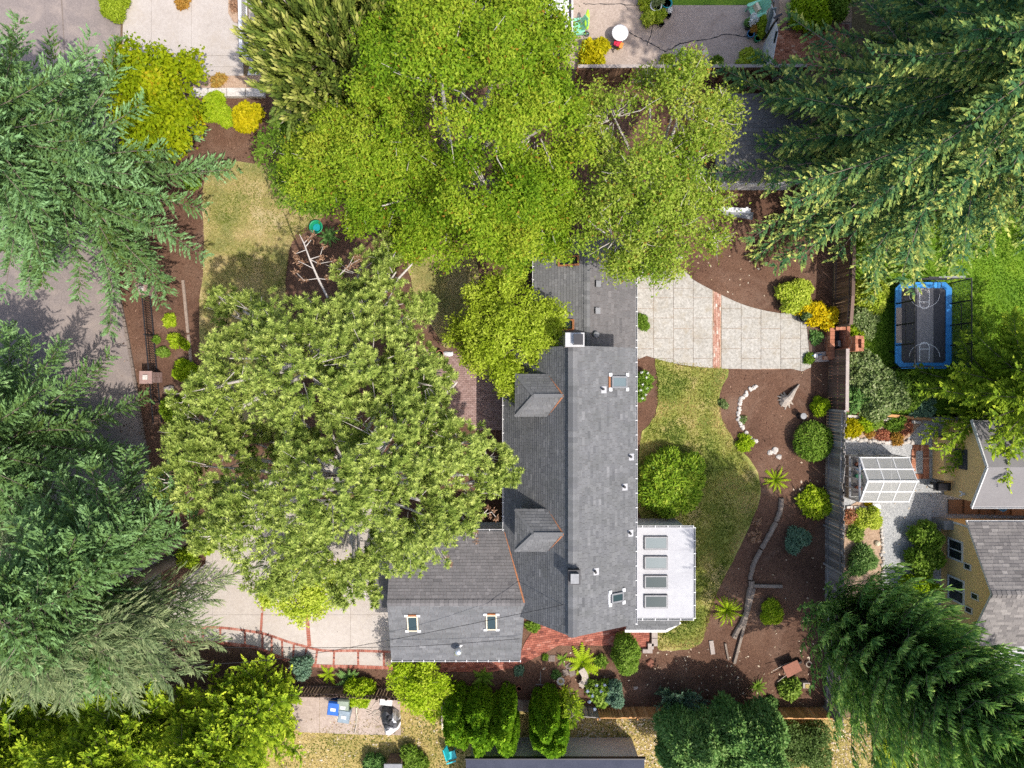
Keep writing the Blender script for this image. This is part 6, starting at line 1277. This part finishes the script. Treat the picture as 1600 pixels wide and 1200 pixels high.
# arborvitae columns
def arbor(px, py, h, spires, label, seed):
    rng = np.random.default_rng(seed); c = W(px, py); root = empty('arborvitae', c, label, 'conifer', None); Vs, Ts = [], []; mb = MB()
    for dx, dy, r, k in spires:
        for j in range(6):
            a0 = j*1.05+rng.normal(0, .25); q = .0 if j == 0 else r*.72; hh = h*k*(1 if j == 0 else rng.uniform(.62, .95)); rr_ = r*(.66 if j == 0 else rng.uniform(.44, .6)); n = int(1500*rr_*hh); cx_, cy_ = c.x+dx+q*math.cos(a0), c.y+dy+q*math.sin(a0); br = rng.normal(0, .06)
            u = rng.random(n)**.8; a = rng.uniform(0, 6.283, n); pr = np.sin(math.pi*np.clip(u*.9+.09, 0, 1))**.5; rad = rr_*pr*(1-.15*rng.random(n)**2)
            d = np.stack([np.cos(a), np.sin(a), np.zeros(n)], 1); P = np.array([cx_, cy_, .05])+d*rad[:, None]+np.array([0, 0, 1])*(u*hh)[:, None]
            tan = np.stack([-np.sin(a), np.cos(a), np.zeros(n)], 1); D = d*.7+np.array([0, 0, .75])+tan*rng.normal(0, .45, (n, 1)); N = d+np.array([0, 0, .5])+rng.normal(0, .45, (n, 3))
            sz = .15*rng.uniform(.7, 1.3, n); Vs.append(tris(P, D, N, sz, sz*.8)); Ts.append(.45+br+.3*np.clip(u-.7, 0, 1)+rng.normal(0, .1, n)); mb.tube([(cx_, cy_, 0), (cx_, cy_, hh*.9)], [.04, .01], 5)
    quads('foliage', np.concatenate(Vs), np.concatenate(Ts), L['arbor'], root); mb.build('trunks', M['bark'], root, kind='stuff'); NT['arbor'] = NT.get('arbor', 0)+sum(len(v) for v in Vs)
arbor(722,1085,4.2,[(0,0,.55,1),(-.2,-.55,.45,.9),(.25,-.6,.42,.85),(-.2,.35,.45,.9),(.15,-1.0,.4,.75)],'arborvitae column leftmost in the row of four',61)
arbor(756,1088,4.5,[(0,0,.58,1),(.1,-.6,.48,.9),(-.2,.35,.45,.88),(0,-1.1,.42,.78)],'arborvitae column second from the left in the row',62)
arbor(789,1090,4.6,[(0,0,.56,1),(-.1,-.6,.46,.9),(.3,-.5,.42,.85),(.1,.4,.46,.88),(.1,-1.05,.42,.78)],'arborvitae column third from the left, before the gap',63)
arbor(856,1092,4.5,[(-.3,.15,.58,1),(.45,-.1,.52,.9),(0,-.6,.5,.95),(.45,-.75,.44,.85),(-.4,-.6,.44,.88),(.1,.4,.48,.85),(.05,-1.15,.42,.75)],'broad arborvitae right of the gap above the carport roof',64)
# ---- shrubs
TRI = [(0,0,.75,1),(-.45,.25,.6,.85),(.4,.3,.6,.8),(.1,-.45,.6,.85)]
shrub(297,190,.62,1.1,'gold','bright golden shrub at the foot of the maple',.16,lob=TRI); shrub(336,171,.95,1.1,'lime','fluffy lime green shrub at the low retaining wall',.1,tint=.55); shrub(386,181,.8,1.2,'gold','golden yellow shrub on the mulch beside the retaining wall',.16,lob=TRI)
shrub(300,284,.38,.6,'mid','small green shrub at the spruce edge of the front lawn',.14); shrub(178,8,.95,.8,'yellowtree','olive shrub between the road and pale driveway',.1,tint=.35,lob=TRI); shrub(284,2,.35,.4,'orange','orange leaved plant at the top edge of the driveway',.12); shrub(341,125,.42,.45,'orange','orange and gold plant on the strip behind the retaining wall',.12,tint=.7); shrub(366,10,.3,.35,'dead','dry orange grass in the planter along the railing',.14,rx=.7)
shrub(264,501,.32,.4,'lime','yellow green plant nearest the top of the fenced bed',.13,tint=.6); shrub(275,532,.36,.45,'lime','spiky lime plant in the middle of the fenced bed',.18,asp=.35,tint=.6); shrub(255,550,.32,.4,'mid','dark speckled plant touching the iron fence',.1,tint=.6); shrub(245,531,.2,.3,'mid','tiny green plant pressed against the iron fence',.1); shrub(291,540,.24,.35,'lime','thin plant beside the pale timber edging',.1,cover=2.5); shrub(287,579,.58,.8,'lime','round green shrub at the lower end of the fenced bed',.11,tint=.42)
shrub(276,645,.9,1.1,'cedar','dull green shrub in shade under the pine and spruce',.14,tint=.3,lob=TRI)
shrub(1002,503,.42,.5,'mid','half round clipped green shrub against the house wall at the patio',.09,tint=.45); shrub(1006,600,.55,.8,'mid','white flowering shrub along the east house wall',.12,lob=[(0,.6,.7,1),(0,-.3,.8,1),(-.3,-1.2,.5,.8)])
shrub(1049,752,1.72,2.1,'rhodo','large rounded rhododendron above the sunroom roof',.2,cover=5,lob=[(0,0,.78,1),(-.35,.4,.55,.85),(.4,.3,.55,.85),(-.4,-.35,.6,.85),(.35,-.4,.55,.8),(0,.65,.4,.7),(.62,0,.4,.7),(0,-.62,.45,.7)],asp=.42)
shrub(1283,633,.5,.9,'lime','small bright round bush beside the brown fence',.09,tint=.45); shrub(1271,690,1.0,1.25,'mid','large clipped round bush on the back mulch bed',.11,tint=.5,rough=.05); shrub(1275,787,.78,.9,'lime','pale green loose bush below the round clipped bush',.15,tint=.62,rough=.22); shrub(1247,844,.6,.9,'blue','dark green bush near the curved logs',.12,tint=.5)
fern(1214,751,.72,'spiky yellow green plant beside the weathered logs','lime',20,.75,.08,'spiky_plant','plant',1); fern(1138,955,.85,'large spiky yellow green plant at the lowest log','lime',30,.8,.07,'spiky_plant','plant',2)
shrub(1165,692,.4,.5,'lime','pale green plant leaning over the stone line',.15,cover=3,asp=.4); shrub(1130,631,.22,.3,'grey','small dry plant near the lawn edge, upper mulch',.1,cover=2); shrub(1161,655,.2,.25,'grey','thin dry plant inside the stone line',.1,cover=1.6); shrub(1181,838,.3,.35,'dead','brown withered plant between lawn and logs',.14,cover=1.4); shrub(1183,816,.2,.25,'dead','small brown plant near the middle log',.12,cover=1.5)
shrub(1207,958,.62,.7,'lime','bright yellow green shrub at the tip of the cypress',.1,tint=.62); fern(1185,1073,.55,'green spiky plant on the shaded lower bed','mid',16,.55,.1,'spiky_plant','plant',3); shrub(1235,1078,.52,.7,'mid','rounded leafy plant beside the low amber fence corner',.17,tint=.68,asp=.7); shrub(1207,1100,.3,.5,'deep','dark sprig at the low amber fence',.13)
shrub(1242,462,.95,1.1,'yellowtree','yellow green shrub under the fir at the patio bed',.14,tint=.65,lob=TRI); shrub(1268,488,.72,1.0,'amber','golden orange shrub at the patio corner pots',.17,lob=TRI); shrub(1292,496,.6,1.0,'amber','amber shrub against the short brown fence',.17,lob=TRI,tint=.55); shrub(1255,494,.2,.6,'grey','white leaved plant in the patio corner pot',.12,z=.4); shrub(1265,560,.26,.4,'mid','small green plant at the patio edge by the watering can',.13); shrub(1276,527,.35,.4,'deep','low dark foliage beside the brick fireplace',.12)
shrub(1362,463,1.0,1.3,'yellowtree','yellow green bush under the fir behind the trampoline',.15,tint=.62,lob=TRI); shrub(1352,505,.9,1.1,'grey','airy grey green plant on the lawn left of the trampoline',.13,cover=1.6,lob=TRI,tint=.55); shrub(1340,520,.6,.8,'lime','thin flowering plant between fence and trampoline',.12,cover=1.3,lob=TRI)
HED = [(0,0,.7,1),(-.6,.2,.55,.9),(.55,.1,.6,.95),(.1,.55,.5,.8),(-.1,-.5,.55,.85)]
shrub(1345,572,1.0,1.5,'grey','silvery green bush against the brown fence by the trampoline',.15,lob=HED,tint=.55); shrub(1375,615,1.4,1.7,'grey','broad silvery hedge bush at the middle of the hedge',.15,lob=HED,tint=.52); shrub(1420,610,1.15,1.4,'mid','green bush at the right end of the hedge',.15,lob=HED,tint=.5); shrub(1335,620,.9,1.3,'deep','dark bush in the fence corner above garden bed',.14,lob=HED); shrub(1440,632,.7,.9,'blue','blue green bush next to the cedar',.14,lob=TRI)
shrub(1332,667,.5,.6,'gold','golden round plant in the bed above the greenhouse',.12,tint=.3); shrub(1352,661,.45,.6,'lime','light green plant in the bed above the greenhouse',.13,tint=.45); shrub(1366,659,.4,.6,'mid','mid green plant second from the yellow one in the bed',.13,tint=.6); shrub(1399,662,.42,.5,'mid','green tuft at the right part of the flower bed',.12); shrub(1416,667,.42,.45,'redleaf','reddish brown plant at the right end of the flower bed',.12,cover=2.5); shrub(1381,681,.34,.3,'redleaf','low red plant at the front of the flower bed',.1,cover=3); shrub(1400,686,.4,.4,'orange','orange plant by the stones at the flower bed corner',.12); shrub(1359,679,.22,.25,'orange','tiny orange plant among the edging stones',.1)
shrub(1329,808,.38,.4,'redleaf','orange red plant right below the greenhouse blocks',.13,tint=.7); shrub(1359,811,.62,.8,'yellowtree','golden green shrub beside the white side table',.13,tint=.72); shrub(1338,832,.45,.4,'mid','pale striped plant between red plant and grassy mound',.17,asp=.35,tint=.7); shrub(1350,873,.7,.9,'deep','dark grassy mound in the narrow bed',.24,asp=.16,cover=5,tint=.62); shrub(1357,787,.2,.25,'amber','yellow flowers at the greenhouse foot',.1)
shrub(1446,838,.85,1.5,'mid','glossy green shrub at the corner of the tan house',.17,lob=HED,tint=.55,rx=.8); shrub(1444,876,.85,1.4,'mid','glossy green shrub below its twin along the tan wall',.17,lob=HED,tint=.5); shrub(1438,920,.85,1.4,'lime','light green leafy shrub above the cypress by the tan house',.14,lob=HED,tint=.36)
shrub(975,1022,.85,1.9,'mid','dense boxy green bush over the brick path',.11,lob=[(0,.4,.85,1),(0,-.35,.85,1),(.25,0,.85,.95)],tint=.5); shrub(961,1082,.5,1.5,'blue','tall narrow grey green bush at the low fence',.11,lob=[(0,.5,.8,.9),(.1,-.5,.9,1)],tint=.52)
hy = shrub(936,1084,.72,1.0,'mid','blue flowering hydrangea by the low fence',.17,asp=.75,tint=.66,lob=TRI); rng = np.random.default_rng(9)
for px, py in ((918,1080),(940,1080),(921,1096),(929,1108),(932,1071),(926,1087),(950,1092),(945,1070)):
    c = np.array(W(px,py,.95)); n = 60; d = unit(rng.normal(0,1,(n,3))); d[:,2] = np.abs(d[:,2]); quads('flower_head', kites(c+d*.055, unit(rng.normal(0,1,(n,3))), d, .055, .05), .5+rng.normal(0,.25,n), L['blossom'], hy)
fw = [o for o in bpy.data.objects if o.get('label', '').startswith('white flowering shrub')][0]
for px, py in ((1003,582),(1010,590),(1004,601),(1011,607),(1001,610),(1009,617),(1004,622),(1012,583)):
    c = np.array(W(px,py,.8)); n = 26; d = unit(rng.normal(0,1,(n,3))); d[:,2] = np.abs(d[:,2]); quads('flower_head', kites(c+d*.04, unit(rng.normal(0,1,(n,3))), d, .05, .045), .6+rng.normal(0,.2,n), L['flower'], fw)
cf('juniper', 'blue green juniper with upright arms at the low amber fence', (1052,1083), 1.3, .85, 'blue', 41, z0=.1, nb=22, droop=.05, lift=.8, tw=.25, sp=.13, sw=.06, ang=45, tg=.05, sg=.04, hang=-.1, up=.6, prof=.3, cat='juniper', r0=.05, crowd=2.4, tint=.5)
fern(910,1036,.95,'big green fern above the curved stone bench','lime',17,.5,.17,seed=5); fern(879,1031,.42,'small fern left of the big fern','mid',12,.35,.15,seed=6); fern(755,1058,.68,'shaded fern by the brick path near the arborvitae','mid',15,.45,.17,seed=7); fern(882,1082,.5,'bright spiky fern beside the arborvitae top','lime',13,.45,.1,seed=8); fern(512,1055,.62,'yellow green fern below the driveway border','lime',11,.5,.15,seed=9); fern(546,1062,.75,'dark fern at the foot of the driveway border','deep',14,.5,.17,seed=10); fern(512,370,.68,'dark green sword fern beside the green tub','deep',20,.5,.13,seed=11)
shrub(852,1027,.17,.25,'mid','tiny green plant on the mulch above the birdbath',.11); shrub(938,1034,.32,.45,'mid','wispy plant between the fern and boxy bush',.16,cover=1.8,asp=.35); shrub(868,1055,.25,.4,'deep','small dark plant behind the birdbath',.1); shrub(811,1048,.25,.3,'blue','small plant at the end of the brick walk',.1); shrub(833,978,.32,.4,'mid','dark plant in the nook between garage and house',.13)
cf('cedar_sapling', 'leaning yellow green sapling against the broad arborvitae', (886,1078), 3.0, .28, 'cedar', 42, z0=.8, nb=26, droop=.1, lift=.5, tw=.3, sp=.16, sw=.06, ang=45, tg=.06, sg=.05, hang=0, up=.4, cat='sapling', r0=.03, crowd=2.2, tint=.5)
shrub(470,1043,.62,1.0,'blue','leafy green bush between cedar and driveway border',.13,lob=TRI,tint=.6); shrub(562,1083,.75,1.2,'lime','yellow green shrub above the picket topped fence',.17,lob=TRI,asp=.45,tint=.5); shrub(585,1194,.55,.9,'deep','dark shrub at the bottom edge left of the bin store',.13); shrub(650,1192,.75,1.0,'mid','green shrub at the bottom edge right of the bin store',.13,tint=.55); shrub(320,850,.55,.9,'cedar','yellow green sprigs growing by the bare spruce trunk',.16,cover=2,lob=TRI); shrub(290,870,.5,.8,'cedar','drooping green sprigs at the foot of the feathery spruce',.16,cover=2)
shrub(927,83,.85,1.0,'gold','yellow shrub on the terrace below the umbrella base',.16,lob=[(0,0,.6,1),(.35,.4,.5,.9),(-.5,-.1,.5,.7),(.3,-.4,.5,.8)],tint=.35); shrub(1013,26,.4,.6,'yellowtree','yellow green plant left of the terrace pots',.13,tint=.6); shrub(1010,3,.4,.6,'yellowtree','olive plant at the top edge beside the white pot',.12,tint=.5); shrub(1027,24,.4,.6,'yellowtree','bushy plant below the white round pot',.12,tint=.45); shrub(1025,7,.25,.3,'grey','grassy plant filling the white round pot',.2,asp=.15,z=.45,tint=.7); shrub(1043,18,.2,.3,'flower','pale flowers in front of the teal pot',.08,z=.2)
shrub(1192,42,.5,.9,'yellowtree','olive conical shrub leaning at the awning foot',.1,rx=.7,tint=.4); shrub(1176,22+12,.3,.5,'flower','white flowers between chair and pots',.07,cover=2,z=.25); shrub(1168,38,.2,.4,'deep','dark plant at the left of the blue pot',.09,z=.2); shrub(1176,48,.2,.3,'orange','orange flowers above the blue pot',.07,z=.25); shrub(1175,96,.62,.5,'yellowtree','yellow green plant in the terrace corner above the fence',.13,rx=1.2,tint=.5); shrub(1120,97,.3,.4,'mid','small plant at the fence right of the white bench',.11,cover=2); shrub(1042,98,.45,.5,'yellowtree','yellow plant at the fence left of the white bench',.12,cover=3,tint=.65); shrub(968,72,.14,.25,'amber','small flowering plant behind the red cushioned chair',.06)
shrub(1268,12,1.1,1.4,'lime','bright green leafy shrub in the brick yard',.19,lob=TRI,asp=.4,tint=.35); shrub(1305,5,.9,1.4,'mid','green shrub at the top edge beside the firs',.17,lob=TRI)
BIG = [(0,0,.75,1),(-.5,.35,.55,.9),(.5,.35,.55,.85),(-.45,-.4,.55,.85),(.45,-.4,.6,.9)]
shrub(1078,1160,1.65,5.2,'deep','large dark evergreen bush, left of the pair by the low fence',.19,lob=BIG,asp=.42,tint=.55); shrub(1165,1152,1.7,5.4,'deep','large dark evergreen bush, right of the pair by the low fence',.19,lob=BIG,asp=.42,tint=.52); shrub(1255,1165,1.5,1.6,'grey','twiggy loose bush at the fence corner above dry grass',.12,cover=1.6,lob=BIG,tint=.25); shrub(1350,1098,.9,.9,'lime','light green shrub under the cypress beside the fence corner',.14,lob=TRI,tint=.3); shrub(1085,1195,.7,1.0,'lime','yellowish sprig at the bottom edge beside the dark bush',.13,cover=2); shrub(1400,1180,1.0,.8,'yellowtree','yellow green weeds on the leaf strewn grass',.13,cover=1.8,lob=BIG,tint=.5)
# ---- loose leaf litter and grass tufts, nobody could count them
rng = np.random.default_rng(90)
def litter(name, regs, mat, size, label):
    Vs, Ts = [], []
    for (x0, y0, x1, y1), n, z in regs:
        a, b = W(x0, y1), W(x1, y0); P = np.stack([rng.uniform(a.x, b.x, n), rng.uniform(a.y, b.y, n), np.full(n, z)], 1); D = rng.normal(0, 1, (n, 3)); D[:, 2] *= .15; N = np.array([0, 0, 1])+rng.normal(0, .35, (n, 3)); s = size*rng.uniform(.6, 1.5, n); Vs.append(kites(P, D, N, s, s*.6)); Ts.append(.5+rng.normal(0, .25, n))
    quads(name, np.concatenate(Vs), np.concatenate(Ts), L[mat], None, 'stuff', label)
def chips(n):
    poly = G([(186,160),(420,160),(900,135),(1240,135),(1296,330),(1296,470),(1286,640),(1284,1100),(880,1100),(690,1072),(440,1070),(262,1070),(266,960),(250,850),(234,720),(218,600),(200,520)]); lo, hi = np.min(poly, 0), np.max(poly, 0); P = rng.uniform(lo, hi, (n, 2)); lf = lump(rng, 9, .4, 2.)
    P = P[lf(np.column_stack([P, np.zeros(n)])) > rng.normal(-.1, .3, n)]; k = len(P); D = rng.normal(0, 1, (k, 3)); D[:, 2] *= .2; s = rng.uniform(.05, .14, k); quads('mulch_chips', tris(np.column_stack([P, np.full(k, .038)]), D, np.array([0, 0, 1])+rng.normal(0, .3, (k, 3)), s, s*.5), .4+rng.normal(0, .25, k), L['chip'], None, 'stuff', 'loose bark chips over the brown mulch beds')
L['chip'] = leaf('chip', [(.035,.018,.012),(.10,.05,.035),(.18,.10,.07),(.32,.21,.15)], .02, .9, k=1.); chips(26000)
litter('fallen_leaves', [((895,1122,1040,1200),900,.05),((1300,1122,1480,1210),700,.05),((1240,560,1290,800),40,.05),((1080,380,1200,470),25,.05),((840,550,990,960),0,.05),((1000,1012,1290,1100),150,.05),((830,1015,1000,1100),60,.05),((1130,870,1290,1010),40,.05),((1320,690,1480,920),60,.05),((430,1120,690,1200),260,.05)], 'litter', .11, 'pale fallen leaves scattered over grass and mulch')
def tufts(name, pts, n, mat, hgt, seed, z=.05, tint=.5, edge=.35):
    rng = np.random.default_rng(seed); poly = np.array(G(pts)); lo, hi = poly.min(0), poly.max(0); P = rng.uniform(lo, hi, (n*3, 2)); x, y = P[:, 0], P[:, 1]; ins = np.zeros(len(P), bool); m = len(poly)
    for i in range(m):
        x1, y1 = poly[i]; x2, y2 = poly[(i+1) % m]; c = (y1 > y) != (y2 > y); ins ^= c & (x < (x2-x1)*(y-y1)/(y2-y1+1e-12)+x1)
    P = P[ins][:n]; k = len(P); P = np.column_stack([P, np.full(k, z)]); D = rng.normal(0, .6, (k, 3)); D[:, 2] = rng.uniform(.1, .7, k); h = hgt*rng.uniform(.5, 1.3, k)
    lf = lump(rng, 9, .9, 4.5); P3 = poly; ed = np.full(k, 9.)
    for i in range(m):
        a_, b_ = poly[i], poly[(i+1) % m]; ab = b_-a_; tt = np.clip(((P[:, :2]-a_)@ab)/(ab@ab), 0, 1); ed = np.minimum(ed, np.linalg.norm(P[:, :2]-a_-tt[:, None]*ab, axis=1))
    quads(name, tris(P, D, rng.normal(0, 1, (k, 3)), h, h*.42), tint-.12+.75*lf(P)+edge*np.exp(-ed/.45)+rng.normal(0, .12, k), L[mat], None, 'stuff', None)
L['dryblade'] = leaf('blade_dry', [(.09,.125,.015),(.17,.185,.04),(.30,.25,.10),(.42,.34,.19)], .3, .7, k=1.3)
L['greenblade'] = leaf('blade_green', [(.05,.12,.008),(.10,.20,.012),(.16,.27,.018),(.24,.31,.035)], .35, .7, k=1.35)
L['backblade'] = leaf('blade_back', [(.055,.095,.01),(.13,.16,.02),(.24,.23,.055),(.40,.31,.13)], .3, .7, k=1.35)
tufts('grass', [(345,253),(445,268),(508,340),(455,380),(446,440),(470,600),(400,650),(335,610),(312,490),(320,400),(318,300)], 24000, 'dryblade', .115, 1)
tufts('grass', [(1024,560),(1138,576),(1122,616),(1127,655),(1187,757),(1183,792),(1121,922),(1098,997),(1084,1011),(1028,1014),(1026,985),(1083,960),(1082,825),(1000,812),(1000,690),(1028,640)], 36000, 'backblade', .115, 2)
tufts('grass', [(1322,380),(1420,340),(1700,340),(1700,640),(1480,650),(1322,642)], 42000, 'greenblade', .12, 3, .03, edge=0)
tufts('grass', [(430,1150),(690,1098),(890,1118),(1300,1122),(1640,1122),(1640,1230),(430,1230)], 28000, 'dryblade', .115, 4, .03, .55)
tufts('grass', [(640,405),(745,405),(742,470),(705,535),(682,520),(652,470)], 6000, 'dryblade', .085, 5)
print('QUADS', NT, 'total polys', sum(len(m.polygons)*m.users for m in bpy.data.meshes))
